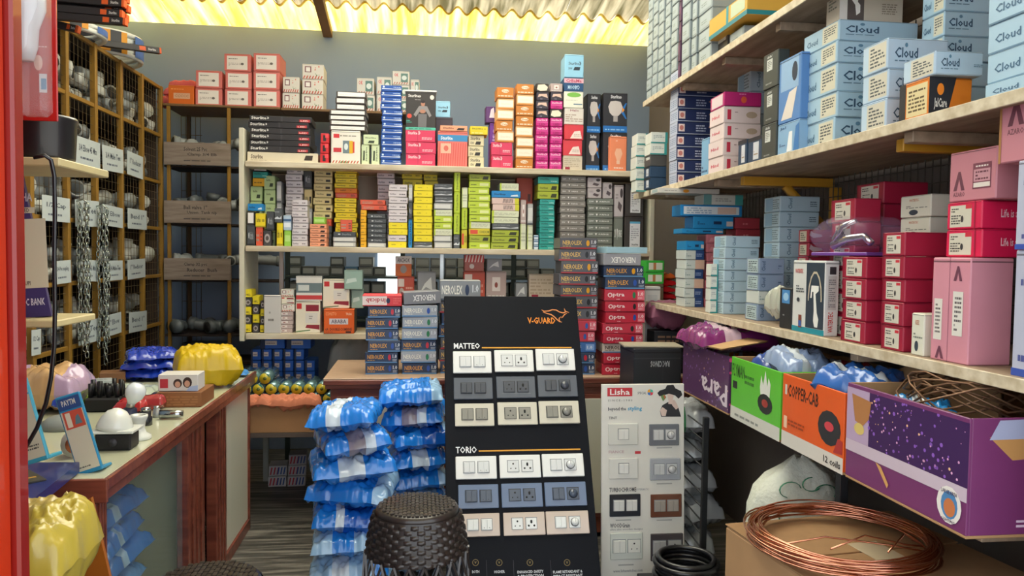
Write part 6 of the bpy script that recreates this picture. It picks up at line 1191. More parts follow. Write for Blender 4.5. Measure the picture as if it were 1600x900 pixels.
def plate(parent, u0, v0, u1, v1, cols, kinds, names, loc, frame=True, ratio=.3, lab=None, y=0.0):
    xa, zb = loc(u0, v1); xb, zt2 = loc(u1, v0); w_ = xb - xa; h_ = zt2 - zb
    b = MB(); pc = mat(cols[0], .25, coat=.4, var=.02)
    b.box((0, -.009, 0), (w_, 0, h_), pc, b=.005)
    if frame:
        for e in ((w_ * .13, h_ * .2, w_ * .87, h_ * .205), (w_ * .13, h_ * .82, w_ * .87, h_ * .825)): b.add([(e[0], -.0092, e[1]), (e[2], -.0092, e[1]), (e[2], -.0092, e[3]), (e[0], -.0092, e[3])], [(0, 1, 2, 3)], mat('#8c9094', .5))
    o = b.build('switch_plate', parent); o.location = (xa, y, zb)
    if lab: o['label'] = lab
    n_ = len(kinds); mw = h_ * .48; gap = w_ * .08; x = w_ / 2 - (n_ * mw + (n_ - 1) * gap) / 2
    for k, nm_ in zip(kinds, names):
        m2 = MB(); ln_ = mat('#7c8086' if cols[1][1] > '9' else '#24272c', .5)
        m2.box((x - .002, -.0096, h_ * .25), (x + mw + .002, -.0085, h_ * .27 + mw + .002), ln_, b=.0003)
        module(m2, k, x, h_ * .26, mw, mw, cols[1], None, -.0092); m2.build(nm_, o); x += mw + gap
    return o
ROWS = [((549, 583), WHT), ((590, 624), GRY), ((630, 666), CRM), ((712, 749), WHT), ((756, 795), BLG), ((801, 839), BG2)]
UC = [[(708, 767), (773, 832), (838, 896)], [(709, 769), (776, 835), (841, 900)], [(711, 771), (778, 838), (843, 903)], [(712, 775), (781, 843), (848, 910)], [(716, 778), (784, 846), (852, 914)], [(718, 780), (787, 850), (854, 918)]]
KD = [(('sw2', 'sw2d'), ('rocker_switch', 'rocker_switch')), (('so3', 'so6'), ('socket', 'socket')), (('sw2', 'dim'), ('rocker_switch', 'dimmer_knob'))]
for r_, ((v0, v1), cols) in enumerate(ROWS):
    for c_ in range(3):
        u0, u1 = UC[r_][c_]; plate(t, u0, v0 - c_ * 2 + 1, u1, v1 - c_ * 2 + 1, cols, KD[c_][0], KD[c_][1], L_, frame=(r_ < 3 and c_ == 1), lab={0: 'white plate', 1: 'dark grey plate', 2: 'cream plate', 3: 'white plate', 4: 'blue grey plate', 5: 'beige plate'}[r_])
# white switch board beside it
t, W, H, L2 = board_frame(940, 1069, 600, 2.72, 4, 'white display board of switch plates with a woman in a black hat', 'display_board')
b = MB(); b.box((-W / 2, 0, .005), (W / 2, .012, H), mat('#dedcd4', .35, coat=.3, var=.03), b=.002)
def rect(u0, v0, u1, v1, c, y=-.0005):
    x0, z1 = L2(u0, v0); x1, z0 = L2(u1, v1); flat(b, [(x0, z0), (x1, z0), (x1, z1), (x0, z1)], mat(c, .4), y)
def w2(tx, u0, v0, u1, v1, c):
    x0, z1 = L2(u0, v0); x1, z0 = L2(u1, v1); word(b, tx, x0, z0, x1, z1, c, -.0011)
def poly2(pp, c, y=-.0006): flat(b, [L2(*p) for p in pp][::-1], mat(c, .5), y)
rect(949, 606, 988, 619, '#c42430'); w2('Lisha', 953, 608, 984, 617, '#f4e8e4'); w2('S I N C E - 1 9 8 0', 950, 624, 988, 627, '#8c8c88')
w2('SPECIAL', 996, 612, 1010, 616, '#7c8084'); w2('beyond the', 950, 636, 978, 643, '#4c5056'); w2('styling', 981, 635, 1003, 643, '#2c9cc8')
for k, c in enumerate(('#d83c4c', '#3c7cc8', '#e8a020', '#3cb4a0')):
    poly2([(1016, 613), (1016 + 4.6 * math.cos(k * PI / 2), 613 + 5 * math.sin(k * PI / 2)), (1016 + 5 * math.cos(k * PI / 2 + .8), 613 + 5.4 * math.sin(k * PI / 2 + .8)), (1016 + 4.6 * math.cos(k * PI / 2 + 1.5), 613 + 5 * math.sin(k * PI / 2 + 1.5))], c)
poly2([(1033, 651), (1031, 642), (1035, 633), (1044, 628), (1052, 630), (1060, 637), (1064, 651)], '#2a2a2e')
poly2([(1042, 614), (1053, 614), (1052, 622), (1048, 628), (1044, 625)], '#d8c0b4', -.0008)
poly2([(1045, 624), (1051, 624), (1053, 632), (1044, 631)], '#d8c0b4', -.0007)
poly2([(1050, 633), (1056, 640), (1060, 637), (1057, 630), (1053, 624), (1051, 626)], '#d0b8ac', -.0009)
poly2([(1031, 641), (1035, 636), (1042, 641), (1040, 650), (1034, 650)], '#d8c0b4', -.0009)
poly2([(1027, 614), (1031, 610), (1041, 607), (1056, 607), (1064, 611), (1066, 617), (1060, 623), (1055, 618), (1045, 615), (1036, 618), (1030, 619)], '#1c1c20', -.001)
poly2([(1039, 608), (1042, 602), (1052, 601), (1056, 608)], '#1c1c20', -.001)
poly2([(1032, 619), (1038, 616), (1041, 621), (1036, 627)], '#6c8c4c', -.0011); poly2([(1036, 617), (1040, 619), (1039, 624)], '#c85c3c', -.0012)
for (tx, u0, v0, u1, v1, c) in (('TINT', 951, 651, 964, 655, '#5c5c60'), ('FIANCE', 951, 704, 975, 708, '#c0a4a8'), ('TURBOCHROME', 952, 762, 994, 768, '#4c4c50'), ('WOODGrain', 953, 818, 984, 824, '#4c4c50'), ('www.lishaswitches.com', 958, 890, 1004, 893, '#8c8c90'), ('SUPERMATIC', 994, 763, 1014, 766, '#a8a8a8'), ('ultra slim wooden designs', 953, 826, 1004, 828.5, '#a0a0a0')): w2(tx, u0, v0, u1, v1, c)
rect(992, 705, 1001, 709, '#c83440')
for (u, v) in ((1038, 699), (1038, 755), (974, 812), (1038, 812), (978, 882)): rect(u - 12, v, u + 12, v + 1.2, '#a8a8a4')
b.build('panel', t)
P2 = [(950, 661, 996, 695, ('#d8d8d0', '#e0e0da'), ('sw2',), 'cream plate'), (1014, 662, 1060, 696, ('#6c7078', '#c8c8c8'), ('sw2', 'dim'), 'grey patterned plate'), (951, 715, 996, 748, ('#dcdcd6', '#e4e4e0'), ('sw2',), 'white plate'), (1015, 715, 1062, 750, ('#a4a8b0', '#c4c6c8'), ('sw2', 'dim'), 'silver plate'),
      (952, 771, 1000, 807, ('#2c3038', '#d8d8d4'), ('sw2', 'sw2'), 'black plate'), (1016, 771, 1064, 808, ('#6c4030', '#a09890'), ('sw2', 'sw2'), 'brown wood plate'), (953, 831, 1003, 874, ('#d0d4cc', '#dcdcd4'), ('sw2', 'so3'), 'pale grey plate'), (1016, 832, 1066, 876, ('#4a4448', '#a8a8a8'), ('sw2', 'so3'), 'dark plate')]
for (u0, v0, u1, v1, cols, kd, lb) in P2: plate(t, u0, v0, u1, v1, cols, kd, ['socket' if k[:2] == 'so' else 'dimmer_knob' if k == 'dim' else 'rocker_switch' for k in kd], L2, frame=False, lab=lb)

# ------------------------------------------------------------ wicker-pattern plastic stools
def wstool(x, y, ht, rt, rb, label):
    t = thing('wicker_stool', (x, y, 0), label, 'stool'); m_ = mat('#2c2422', .35, coat=.3, var=.1); m2 = mat('#241d1b', .4, coat=.3)
    b = MB(); b.lathe([(rt * .2, ht - .004), (rt * .9, ht - .004), (rt, ht - .008), (rt * 1.03, ht - .018), (rt * 1.0, ht - .03), (rt * .8, ht - .03)], m_, n=40, caps=False)
    b.lathe([(.0001, ht - .003), (rt * .2, ht - .004)], m_, n=40, caps=False)
    for k in range(-9, 10):       # woven top: raised strips
        xx = k * rt * .1; ln = math.sqrt(max(0, (rt * .93) ** 2 - xx ** 2))
        if ln > .01: b.box((xx - rt * .035, -ln, ht - .004), (xx + rt * .035, ln, ht - .0015), m_, b=.001)
        j = 0; yy = -ln
        while yy < ln - rt * .1:
            b.box((xx - rt * .048, yy + (k % 2) * rt * .1, ht - .003), (xx + rt * .048, yy + (k % 2) * rt * .1 + rt * .08, ht - .0002), m2, b=.001); yy += rt * .2
    b.build('seat', t)
    def R(z):     # profile: shoulder then slow flare
        s = (ht - z) / ht; return rt * 1.02 + (rb - rt) * (1 - math.exp(-s * 7)) * (1 + .1 * s)
    zb = ht * .80
    b = MB(); prof = [(R(ht - .02 - (ht - .02 - zb) * i / 6) - .004, ht - .02 - (ht - .02 - zb) * i / 6) for i in range(7)]; b.lathe(prof, m2, n=48, caps=False)
    nr = 9; nc = 44
    for i in range(nr):
        z0 = zb + (ht - .022 - zb) * i / nr; z1 = zb + (ht - .022 - zb) * (i + .85) / nr
        for j in range(nc):
            if (i + j) % 2: continue
            a0 = 2 * PI * j / nc; a1 = 2 * PI * (j + 1.25) / nc; am = (a0 + a1) / 2; r0 = R(z0); r1 = R(z1)
            P = lambda a, r, z: (r * math.cos(a), r * math.sin(a), z)
            b.add([P(a0, r0 - .004, z0), P(am, r0 + .003, z0), P(a1, r0 - .004, z0), P(a0, r1 - .004, z1), P(am, r1 + .003, z1), P(a1, r1 - .004, z1)], [(0, 1, 4, 3), (1, 2, 5, 4), (0, 2, 1), (3, 4, 5)], m_, smooth=True)
    b.build('woven_band', t)
    b = MB(); n_ = 22
    for k in range(n_):
        for sg in (1, -1):
            pts = []
            for i in range(9):
                z = zb + .005 - (zb - .02) * i / 8; a = 2 * PI * k / n_ + sg * .42 * i / 8 * 3.2; r = R(z) + (.002 * sg); pts.append((r * math.cos(a), r * math.sin(a), z))
            b.tube(pts, .0065, m_, n=4, flat=.6, smooth=False)
    b.build('lattice', t)
    b = MB(); b.lathe([(R(0) - .008, 0), (R(0) + .004, 0), (R(0) + .005, .012), (R(.03), .03), (R(.03) - .008, .03), (R(0) - .008, 0)], m_, n=40, caps=False); b.build('foot_ring', t)
    return t
p = pt(652, 786, Y=2.1)
wstool(p.x, p.y, p.z, .112, .148, 'dark brown wicker pattern stool standing before the black display board')
p = pt(322, 905, Z=.5); wstool(p.x, p.y, .5, .135, .175, 'dark brown wicker pattern stool cut by the bottom left of the picture')
# ------------------------------------------------------------ blue bag stacks in front of the counter
BP = plastic('#1f7fe0'); BD = plastic('#1560c4'); BW = plastic('#9cc4ea'); BV = plastic('#c8d8ea'); GV = plastic('#8c8494')
rb_ = random.Random(4)
def bagstack(u0, u1, Y, vtop, n, dep, where, seed, name='blue_bag'):
    xa = pt(u0, 750, Y=Y).x; xb = pt(u1, 750, Y=Y).x; ztop = pt((u0 + u1) / 2, vtop, Y=Y).z; h = ztop / n
    for k in range(n):
        s = rb_.uniform(-.02, .02); lowk = k < n * .35
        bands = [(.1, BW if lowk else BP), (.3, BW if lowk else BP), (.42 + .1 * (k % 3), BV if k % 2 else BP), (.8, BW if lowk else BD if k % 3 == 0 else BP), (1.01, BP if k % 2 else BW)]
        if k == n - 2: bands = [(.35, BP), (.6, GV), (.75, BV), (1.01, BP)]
        lay(name, (xa + xb) / 2 + s, Y + dep / 2 + s * .3, .004 + h * k, (xb - xa) * rb_.uniform(.92, 1.2), dep * rb_.uniform(.9, 1.05), h * .9, bands, seed + k,
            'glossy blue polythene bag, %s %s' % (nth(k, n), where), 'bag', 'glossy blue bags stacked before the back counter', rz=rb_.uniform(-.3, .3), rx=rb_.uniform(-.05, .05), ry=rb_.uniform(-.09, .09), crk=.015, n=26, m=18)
    return ztop
bagstack(600, 694, 3.1, 612, 9, .34, 'the right stack', 200)
bagstack(487, 600, 2.82, 645, 8, .34, 'the left stack', 240)
# plastic bags behind the white board
rr = random.Random(8)
for k in range(6):
    lay('poly_bag', 1.06 + rr.uniform(-.02, .02), 3.0 + rr.uniform(-.03, .03), .004 + .125 * k, .26, .28, .11, [(.4, plastic('#8c9094')), (.55, plastic('#3c7c54' if k == 5 else '#b4b8bc')), (1.01, plastic('#a0a4a8'))], 300 + k, 'shiny grey white bag, %s the heap behind the white board' % nth(k, 6), 'bag', 'grey white bags behind the white board', rz=rr.uniform(-.4, .4), crk=.02, n=16, m=12)
# ------------------------------------------------------------ goods at the right end of the back counter
xr_ = pt(1040, 500, Y=3.75).x
p0 = pt(1014, 540, Y=3.6); p1 = pt(1068, 517, Y=3.6)
dv = sbox('dark_device', 'dark wrapped carton with brown picture at the counter end', 'box', None, (p0.x + p1.x) / 2 + .02, 3.64, ZC + .0005, p1.x - p0.x, .12, p1.z - ZC, '#24242a', [('f', .1, .72, .85, .92, '#8c6c54', 'L', 2), ('f', .05, .1, .9, .5, '#34343c')])
lay('mauve_bag', pt(1040, 500, Y=3.62).x, 3.64, p1.z + .002, .18, .14, .13, [(1.01, mat('#8c5068', .5))], 320, 'mauve woven bag resting on the dark carton at the counter end', 'bag', crk=.012)
z_ = pt(1015, 490, Y=3.72).z
sbox('white_carton', 'glossy white carton with teal base right of the red wire cartons', 'box', None, pt(1019, 470, Y=3.75).x, 3.77, ZC + .0005, .08, .06, pt(1018, 448, Y=3.74).z - ZC, '#d4d4d0', [('f', 0, 0, 1, .05, '#2c9c94'), ('f', .15, .1, .8, .9, '#c4c8c8')])
st2 = MB(); st2.box((xc1 - .14, 3.87, ZC + .001), (xc1 + .02, 4.03, pt(1040, 470, Y=3.95).z), mat('#4c3440', .6), b=.01); st2.build('cloth_bundle', None, (0, 0, 0), 0, 'dark maroon folded bundle under the red packets', 'bundle')
zq = pt(1040, 470, Y=3.95).z
for k in range(4): lay('red_packet', xc1 - .06, 3.94, zq + .001 + .036 * k, .17, .13, .034, [(1.01, plastic('#c02028' if k < 3 else '#d8642c'))], 330 + k, 'shiny red packet, %s the heap by the green packets' % nth(k, 4), 'packet', 'shiny red packets', crk=.008, n=10, m=8)
for k in range(2): sbox('green_packet', 'bright green packet with white label, %s of two beside red packets' % ['lower', 'upper'][k], 'packet', None, pt(1022, 430, Y=3.9).x, 3.87, zq + .02 + .05 * k, .075, .05, .046, '#38b03c', [('f', .15, .2, .9, .8, '#d4d8c8'), ('f', .4, .2, .55, .8, '#b87848')], .0) if False else None
zg = pt(1022, 444, Y=3.82).z
sbox('brown_block', 'plain brown carton supporting the green packets', 'box', None, pt(1022, 430, Y=3.85).x, 3.88, ZC + .0005, .1, .08, zg - ZC - .001, '#6c5844')
for k in range(2): sbox('green_packet', 'bright green packet with white label, %s of two beside red packets' % ['lower', 'upper'][k], 'packet', None, pt(1022, 430, Y=3.85).x, 3.88, zg + .0005 + .062 * k, .1, .08, .06, '#38b03c', [('f', .15, .2, .9, .8, '#d4d8c8'), ('f', .4, .2, .55, .8, '#b87848')], .05 * k)
# black carton in front of the counter, right
a = pt(989, 545, Y=3.2); c = pt(1063, 600, Y=3.2)
sbox('brown_carton', 'brown carton standing on the floor under the black one', 'box', None, (a.x + c.x) / 2 + .04, 3.3, .0005, .24, .2, .5, '#8c6c4c')
sbox('black_carton', 'black carton with faint upside-down lettering behind the white board', 'box', None, (a.x + c.x) / 2, 3.3, .502, c.x - a.x, .2, a.z - .502, '#2a2c32', [('f', .35, .82, .75, .88, '#b4b8bc', 'T', 'RACCINOS', 1), ('f', .0, .9, 1, .91, '#3c3e44'), ('f', .6, 0, .61, .9, '#34363c')], .04, .35)
lb_ = carton('#a8a08c', .26, .16, .006).build('carton_flap', None, ((a.x + c.x) / 2, 3.3, a.z + .003), -.1, 'loose grey card sheet lying on the black carton', 'sheet')
# small white carton and card box on the far purple carton
p = pt(1108, 500, X=XC + .1)
sbox('white_carton', 'white carton with orange flower and teal base in the far purple carton', 'box', None, XC + .16, p.y, ZB + .0075, .11, .12, .29, '#cdd0d0', [('f', 0, 0, 1, .06, '#2c9ca0'), ('f', .45, .45, .85, .62, '#d88830', 'P', [(0, .3), (.3, 0), (.5, .5), (.8, 0), (1, .5), (.6, 1), (.2, 1)]), ('l', .1, .6, .8, .9, '#7c8488', 'L', 3), ('l', 0, 0, 1, .06, '#2c9ca0')], .1)
# ------------------------------------------------------------ floor area between the counters
YBN = 3.86; ZBN = pt(450, 676, Y=YBN).z
bn = thing('low_bench', (pt(388, 560, Y=YBN + .45).x, YBN, 0), 'low bench behind the left counter carrying rolls and blue cartons', 'bench'); bw = pt(512, 676, Y=YBN).x - bn.location.x
b = MB(); b.box((0, 0, ZBN - .025), (bw, .75, ZBN), mat('#5c5048', .6)); b.build('top', bn)
for x in (.03, bw - .06):
    for y in (.03, .69): b = MB(); b.box((x, y, 0), (x + .03, y + .03, ZBN - .025), mat('#a8acac', .4, .5)); b.build('leg', bn)
oc = thing('open_carton', (bn.location.x + bw / 2, YBN + .16, ZBN + .0005), 'plain brown open carton full of shiny rolls on the low bench', 'carton'); kr = mat('#a87c54', .8, var=.1, scale=18)
hh = pt(450, 630, Y=YBN).z - ZBN
b = MB(); b.box((-bw / 2, -.16, 0), (bw / 2, -.152, hh), kr); b.build('front_panel', oc)
b = MB(); b.box((-bw / 2, -.152, 0), (bw / 2, .14, .006), kr); b.build('base', oc)
for sx in (-1, 1): b = MB(); b.box((sx * bw / 2 - (.004 if sx > 0 else -.004) - .004, -.152, .006), (sx * bw / 2 - (.004 if sx > 0 else -.004) + .004, .14, hh), kr); b.build('end_panel', oc)
b = MB(); b.box((-bw / 2 + .01, .14, 0), (bw / 2 - .01, .148, hh), kr); b.build('rear_panel', oc)
rc = random.Random(2); rr2 = .03
def roll(x, y, z, where):
    t = thing('foil_roll', (x, y, z + rr2), 'shiny teal roll with yellow end, ' + where, 'roll', 'shiny rolls in the brown carton')
    b = MB(); b.tube([(0, -.11, 0), (0, .12, 0)], rr2 * .97, mat('#6c9094', .18, .5, coat=.6), n=18); b.build('wrapper', t)
    b = MB(); b.tube([(0, -.1105, 0), (0, -.113, 0)], rr2 * .9, mat('#c8b428', .3, coat=.5), n=18); b.tube([(0, -.1125, 0), (0, -.1145, 0)], rr2 * .3, mat('#5c6420', .5), n=12)
    b.add([(rr2 * .9 * math.cos(a), -.1133, rr2 * .9 * math.sin(a)) for a in [.3 + rc.uniform(-.4, .4) + j * .35 for j in range(5)]], [tuple(range(5))], mat('#2c8c8c', .3)); b.build('end_cap', t)
for row in range(3):
    nn = (8, 7, 3)[row]
    for k in range(nn):
        roll(bn.location.x + .045 + .062 * k + (.03 if row % 2 else 0), YBN + .15, ZBN + hh - .02 + row * .054, '%s from left in the %s row' % (['first', 'second', 'third', 'fourth', 'fifth', 'sixth', 'seventh', 'eighth'][k], ['lower', 'middle', 'upper'][row]))
lay('orange_cloth', bn.location.x + .27, YBN + .0, ZBN + hh - .03, .36, .07, .05, [(1.01, mat('#c87858', .8))], 350, 'crumpled salmon cloth over the front edge of the brown carton', 'cloth', crk=.02)
# blue cartons pile at the back of the bench
for row in range(5):
    for k in range(6 if row < 3 else 5 if row < 4 else 2):
        vv = (590, 571, 553, 548, 530)[row]
        wq = .052 if row < 4 else .13; x = bn.location.x + .02 + .058 * k if row < 4 else bn.location.x + .07 + .14 * k; hb = .062
        sbox('blue_carton', 'small blue carton with white label, %s column, %s row of the blue pile' % (['first', 'second', 'third', 'fourth', 'fifth', 'sixth'][k], ['lowest', 'second', 'middle', 'fourth', 'top'][row]), 'box', 'small blue cartons on the low bench', x + wq / 2, YBN + .5, ZBN + .0005 + hb * row + .12, wq, .16, hb - .003, '#1c5cb8',
             [('f', .18, .35, .68, .75, '#d8c8c0'), ('f', .25, .45, .6, .6, '#8c6c6c', 'L', 1), ('f', .0, 0, .2, 1, '#1c2c4c')])
sbox('brown_carton', 'brown carton under the pile of small blue cartons', 'box', None, bn.location.x + bw / 2, YBN + .5, ZBN + .0002, bw * .95, .2, .119, '#6c5440')
lay('grey_sack', bn.location.x + bw + .12, YBN + .52, .55, .34, .25, .3, [(1.01, mat('#9c9c98', .7))], 355, 'pale grey cloth sack behind the mahogany counter corner', 'sack', crk=.03)
sbox('brown_carton', 'brown carton holding up the pale grey cloth sack', 'box', None, bn.location.x + bw + .13, YBN + .54, .0005, .26, .24, .53, '#5c4838')
for row in range(3):
    for k in range(2 if row < 2 else 1):
        a = pt(462 - 30 * k, 728, Y=4.45)
        sbox('striped_carton', 'small white carton with red and blue stripes, %s layer, %s' % (['lowest', 'middle', 'top'][row], ['right', 'left'][k]), 'box', 'striped cartons on the floor', a.x + .004 * row, 4.5, .0005 + .062 * row + 0, .1, .12, .06, '#c8c4c8', [('f', .05, .15, .6, .85, '#c03444', 'D', 3), ('f', .45, .15, .95, .85, '#2c4c94', 'D', 3)], .1)
# ------------------------------------------------------------ bottom right: carton, copper coil, sack
ZCO = .66
cp = pt(1313, 838, Z=ZCO + .03)
bc = thing('brown_carton', (cp.x + .07, cp.y - .02, 0), 'large brown cardboard carton under the copper coil', 'carton', rz=.12)
b = MB(); kr2 = mat('#b08a62', .75, var=.12, scale=10); b.box((-.25, -.24, 0), (.25, .24, ZCO - .004), kr2, b=.006); b.build('carton_body', bc)
for sy in (-1, 1): b = MB(); b.box((-.25, sy * .24 if sy < 0 else .005, ZCO - .004), (.25, -.005 if sy < 0 else .24, ZCO), mat('#94724e', .75, var=.15)); b.build('flap', bc)
b = MB(); b.box((-.03, -.06, ZCO), (.05, .05, ZCO + .0015), mat('#b8aa90', .3, coat=.6)); b.build('tape', bc)
b = MB(); cu = mat('#d89a80', .25, 1.0, var=.08); rk_ = random.Random(6)
for k in range(26):
    rx_ = rk_.uniform(.185, .215); ry_ = rx_ * rk_.uniform(.93, 1.03); ox = rk_.uniform(-.012, .012); oy = rk_.uniform(-.012, .012); zz_ = rk_.uniform(.003, .03); tl = rk_.uniform(-.03, .03); ph = rk_.uniform(0, 6)
    b.tube([(ox + rx_ * math.cos(a), oy + ry_ * math.sin(a), zz_ + .012 + tl * .25 * math.sin(a + ph) + .004 * math.sin(3 * a + k)) for a in [2 * PI * j / 40 for j in range(40)]], .0022, cu, n=6, closed=True)
for k in range(3): b.tube([(-.19 + .12 * k, -.05 - .03 * k, .03), (-.05 + .1 * k, -.02, .035), (.08 + .04 * k, -.07, .03), (.17, -.1 + .04 * k, .02)], .0022, cu, n=6)
o = b.build('copper_coil', None, (cp.x, cp.y, ZCO + .003), 0, 'bright copper wire coil lying on the large brown carton', 'wire coil')
# white woven sack with green lettering
spx = pt(1243, 780, Y=2.2).x
sk = thing('woven_sack', (spx, 2.2, 0), 'white woven sack with green lettering behind the copper coil', 'sack')
b = MB(); vs = []; fs = []; n_, m_2 = 28, 14
for i in range(m_2 + 1):
    s = i / m_2; z = .74 * s; r_ = .118 * (1 - .0 * s) * (1 if s < .8 else math.sqrt(max(0.02, 1 - ((s - .8) / .2) ** 2)))
    for j in range(n_):
        a = 2 * PI * j / n_; q = noise.noise(Vector((math.cos(a) * 2, math.sin(a) * 2, z * 5))); rr3 = r_ * (1 + .22 * q) ; vs.append((rr3 * 1.25 * math.cos(a), rr3 * .8 * math.sin(a), z + .03 * q * s))
for i in range(m_2):
    for j in range(n_): l = (j + 1) % n_; fs.append((i * n_ + j, i * n_ + l, (i + 1) * n_ + l, (i + 1) * n_ + j))
fs.append(tuple(range(n_))[::-1]); fs.append(tuple(m_2 * n_ + j for j in range(n_)))
b.add(vs, fs, mat('#d4d8cc', .6, var=.08, bump=.5, scale=60), smooth=True); b.build('sack_body', sk)
b = MB(); word(b, '50', -.12, .26, -.08, .29, '#4c6c5c')
for (x0, z0, a0, a1, r_) in ((-.06, .64, .2, 4.4, .034), (0, .66, 1.6, 5.6, .03), (.05, .63, -.6, 2.8, .034), (-.02, .57, 3.0, 5.2, .08), (.08, .55, .2, 1.8, .03)): b.tube([(x0 + r_ * math.cos(a0 + (a1 - a0) * i / 10), .012 * abs(x0) * 20, z0 + r_ * .7 * math.sin(a0 + (a1 - a0) * i / 10)) for i in range(11)], .004, mat('#2c7c5c', .6), n=6, flat=.3)
o = b.build('green_print', sk); o.location = (0, -.096, .02)
# small stuff lower right
b = MB()
for k in range(7): b.tube([((.09 + .006 * (k % 3)) * math.cos(a * PI / 12), (.09 + .006 * (k % 3)) * math.sin(a * PI / 12), .012 + .014 * k) for a in range(24)], .009, mat('#141418', .35, coat=.3), n=7, closed=True)
cc_ = pt(1075, 893, Y=2.35); sbox('black_crate', 'black plastic crate on the floor under the black cable coil', 'crate', None, cc_.x, 2.37, .0005, .26, .24, max(.1, cc_.z - .06), '#1c1c20', [('l', .1, .1, .9, .9, '#2c2c30', 'D', 6), ('f', .1, .1, .9, .9, '#2c2c30', 'D', 6)])
b.build('cable_coil', None, (cc_.x, 2.37, max(.1, cc_.z - .06) + .002), 0, 'black cable coil on the black crate beside the white board', 'cable coil')
gs = thing('grille_stand', (1.03, 2.62, 0), 'tall black wire stand between the grey bags and the woven sack', 'stand')
for x, y in ((0, 0), (.02, .34)): b = MB(); b.box((x, y, 0), (x + .02, y + .02, .77), mat('#1c1e22', .4)); b.build('post', gs)
b = MB()
for k in range(14): b.tube([(.01, .02, .08 + k * .05), (.03, .34, .08 + k * .05)], .003, mat('#24262a', .4), n=4)
b.build('wires', gs)
# ------------------------------------------------------------ near left: blister pack, ledges, cable, sheets
YN = 1.36
lz = pt(70, 262, Y=YN).z
lg = thing('wall_ledge', (-.9, YN - .03, lz), 'small pale ledge behind the red pillar holding a black tub', 'shelf')
b = MB(); b.box((0, 0, 0), (pt(106, 262, Y=YN).x + .9, .2, .014), mat('#c8b888', .5, var=.1)); b.build('board', lg)
b = MB(); b.box((0, .19, -.3), (.02, .21, .0), mat('#5c4c34', .5)); b.build('support', lg)
p = pt(56, 245, Y=YN + .05); b = MB(); b.lathe([(.05, 0), (.053, .01), (.056, .07), (.058, .075), (.056, .08), (.03, .082), (.001, .083)], mat('#16161a', .35, coat=.3), n=24); b.build('black_tub', None, (p.x, YN + .07, lz + .0145), 0, 'round black plastic tub on the small pale ledge', 'tub')
bt = pt(30, 186, Y=YN - .06); tp = pt(82, -60, Y=YN - .06); Wb = tp.x - bt.x
bl = thing('blister_pack', ((bt.x + tp.x) / 2, YN - .05, bt.z), 'red hanging blister pack of a white bulb beside the red pillar', 'blister pack')
b = MB(); b.box((-Wb / 2, 0, 0), (Wb / 2, .004, tp.z - bt.z), mat('#b81c18', .3, coat=.5, var=.04)); prints(b, [('f', .15, .78, .9, .9, '#d8d0cc'), ('f', .2, .8, .8, .84, '#2c2c2c', 'T', 'bulb'), ('f', .35, .32, .6, .42, '#e8c0b0', 'O'), ('f', .5, .18, .72, .3, '#d8dce0'), ('f', .55, .2, .7, .27, '#3c94c0'), ('f', .3, .45, .75, .48, '#e8b0a8', 'L', 2)], Wb, 0, tp.z - bt.z)
b.build('card', bl)
b = MB(); b.lathe([(.012, 0), (.018, .02), (.02, .05), (.03, .08), (.03, .1), (.018, .12), (.001, .125)], mat('#d8dce0', .25, coat=.5), n=18, M=Matrix.Translation((-Wb * .22, -.02, .09))); b.build('bulb', bl)
b = MB(); b.box((-Wb / 2 + .004, -.035, .004), (Wb / 2 - .003, -.001, tp.z - bt.z), mat('#f0e8e8', .05, var=0, alpha=.14, coat=1.0), b=.012); b.build('clear_cover', bl)
# purple stand with pale card on the lower ledge
l2 = pt(70, 497, Y=YN + .05).z
lg = thing('wall_ledge', (-.9, YN, l2), 'lower pale ledge behind the red pillar holding the purple payment stand', 'shelf')
b = MB(); b.box((0, 0, -.012), (pt(108, 490, Y=YN + .05).x + .9, .16, 0), mat('#c8b888', .5, var=.1)); b.build('board', lg)
a = pt(36, 268, Y=YN + .06); c = pt(78, 478, Y=YN + .06); Wq = c.x - a.x; Hq = a.z - l2
t = thing('payment_stand', ((a.x + c.x) / 2 - .005, YN + .06, l2 + .001), 'tall purple payment stand with cream card on the lower ledge', 'payment stand'); t.rotation_euler = (-.08, -.06, .1)
b = MB(); b.add([(-Wq / 2 - .03, 0, 0), (Wq / 2 + .006, 0, 0), (Wq / 2 - .03, 0, Hq), (-Wq / 2 - .03, 0, Hq), (-Wq / 2 - .03, .01, 0), (Wq / 2 + .006, .01, 0), (Wq / 2 - .03, .01, Hq), (-Wq / 2 - .03, .01, Hq)], [(0, 1, 2, 3), (5, 4, 7, 6), (1, 5, 6, 2), (3, 2, 6, 7), (0, 4, 5, 1)], mat('#3c3464', .4))
prints(b, [('f', .0, .2, .85, .68, '#c8c0a4'), ('f', 0, .72, .62, .76, '#c8c0a4'), ('f', .05, .725, .5, .755, '#3c3434', 'T', 'ACCEPTED'), ('f', .1, .08, .75, .13, '#c8c4cc', 'T', 'HDFC BANK'), ('f', .03, .08, .08, .13, '#b83c3c'), ('f', .1, .22, .45, .25, '#5c4c4c', 'T', 'BHIM UPI'), ('f', .1, .6, .55, .64, '#4c4c54', 'L', 1), ('f', 0, .8, .58, .86, '#c4c0c8', 'T', 'DIKSHA')], Wq + .03, 0, Hq); b.build('card', t)
b = MB(); b.box((-Wq / 2, .01, 0), (Wq / 2, .05, .006), mat('#3c3464', .4)); b.build('foot', t)
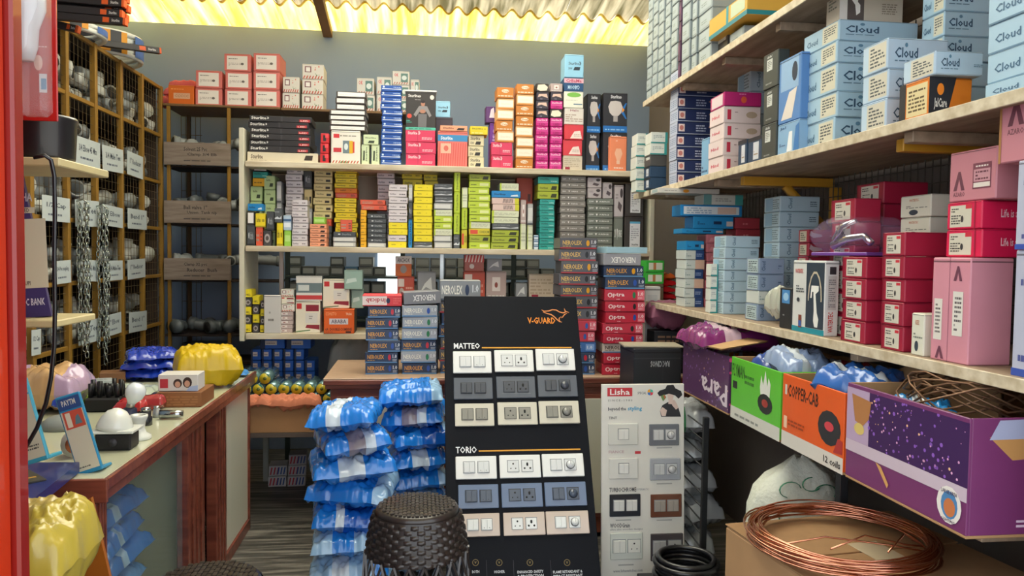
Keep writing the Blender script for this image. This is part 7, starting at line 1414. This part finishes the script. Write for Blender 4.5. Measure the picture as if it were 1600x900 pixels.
# hanging black cable
b = MB(); pts = [pt(u, v, Y=YN - .06 + .004 * i) for i, (u, v) in enumerate(((52, 246), (70, 243), (80, 250), (85, 275), (86, 330), (85, 400), (86, 480), (85, 540), (80, 590), (72, 630), (58, 668), (40, 700), (20, 720)))]
b.tube(pts, .0035, mat('#101014', .3, coat=.4), n=7); b.build('black_cable', None, (0, 0, 0), 0, 'black cable hanging in a long curve beside the red pillar', 'cable')
# low blue-edged table with magazines, yellow bag and orange board
ZT3 = .80; A = pt(124, 722, Z=ZT3); B_ = pt(44, 786, Z=ZT3)
tt = thing('side_table', (-1.0, 1.6, 0), 'blue edged side table by the red pillar under a printed sheet', 'table')
pl = [(A.x, A.y), (B_.x, B_.y), (B_.x - .25, B_.y - .05), (A.x - .35, A.y + .02)]
b = MB(); n4 = 4; b.add([(x + 1.0, y - 1.6, ZT3) for x, y in pl] + [(x + 1.0, y - 1.6, ZT3 - .026) for x, y in pl], [(3, 2, 1, 0), (4, 5, 6, 7), (0, 1, 5, 4), (1, 2, 6, 5), (2, 3, 7, 6), (3, 0, 4, 7)], mat('#1c2c70', .35, coat=.4)); b.build('top', tt)
for (x, y) in ((-.12, .08), (-.05, .22), (-.25, .1), (-.3, .28)): b = MB(); b.box((x, y, 0), (x + .025, y + .025, ZT3 - .026), mat('#1c1c24', .5)); b.build('leg', tt)
cx_ = sum(x for x, y in pl) / 4; cy_ = sum(y for x, y in pl) / 4
sbox('printed_sheet', 'dark printed sheet with yellow strips on the blue edged table', 'sheet', None, cx_ + .0, cy_, ZT3 + .0005, .2, .16, .004, '#3c3a34', [('t', .1, .2, .95, .26, '#c0902c'), ('t', .1, .35, .9, .4, '#c0902c'), ('t', .1, .45, .8, .9, '#54504a', 'L', 4)], .75)
YO = 1.9; P4 = [pt(u, v, Y=YO) for u, v in ((84, 816), (142, 778), (172, 905), (110, 935))]; o0 = P4[3]
ob = MB(); q4 = [(p.x - o0.x, 0, p.z - o0.z) for p in P4]; ob.add(q4 + [(x, .012, z) for x, y, z in q4], [(0, 3, 2, 1), (4, 5, 6, 7), (0, 1, 5, 4), (1, 2, 6, 5), (2, 3, 7, 6), (3, 0, 4, 7)], mat('#a8601c', .4, var=.08))
s_ = pt(133, 806, Y=YO); ob.tube([(s_.x - o0.x, -.0005, s_.z - o0.z), (s_.x - o0.x, -.008, s_.z - o0.z)], .009, mat('#c0c0bc', .2, .9), n=12)
ob.build('orange_board', None, (o0.x, YO, o0.z), 0, 'orange board with chrome screw leaning by the left counter end', 'board')
sbox('dark_crate', 'dark crate on the floor under the orange board', 'crate', None, o0.x - .03, YO, .0005, .26, .12, max(.1, P4[3].z - .012), '#34302c')
p = pt(88, 850, Y=1.5); zy = pt(88, 925, Y=1.45).z; zt5 = pt(80, 790, Y=1.45).z
sbox('dark_crate', 'second dark crate below the big yellow bag', 'crate', None, p.x - .03, 1.42, .0005, .2, .2, zy - .002, '#34302c')
lay('yellow_sack', p.x - .04, 1.42, zy, .24, .2, (zt5 - zy) * .9, [(.7, plastic('#b09a50', .3, .3)), (1.01, plastic('#b8a440', .3, .3))], 401, 'large creased pale yellow plastic bag at the bottom left', 'bag', crk=.022, n=26, m=18)
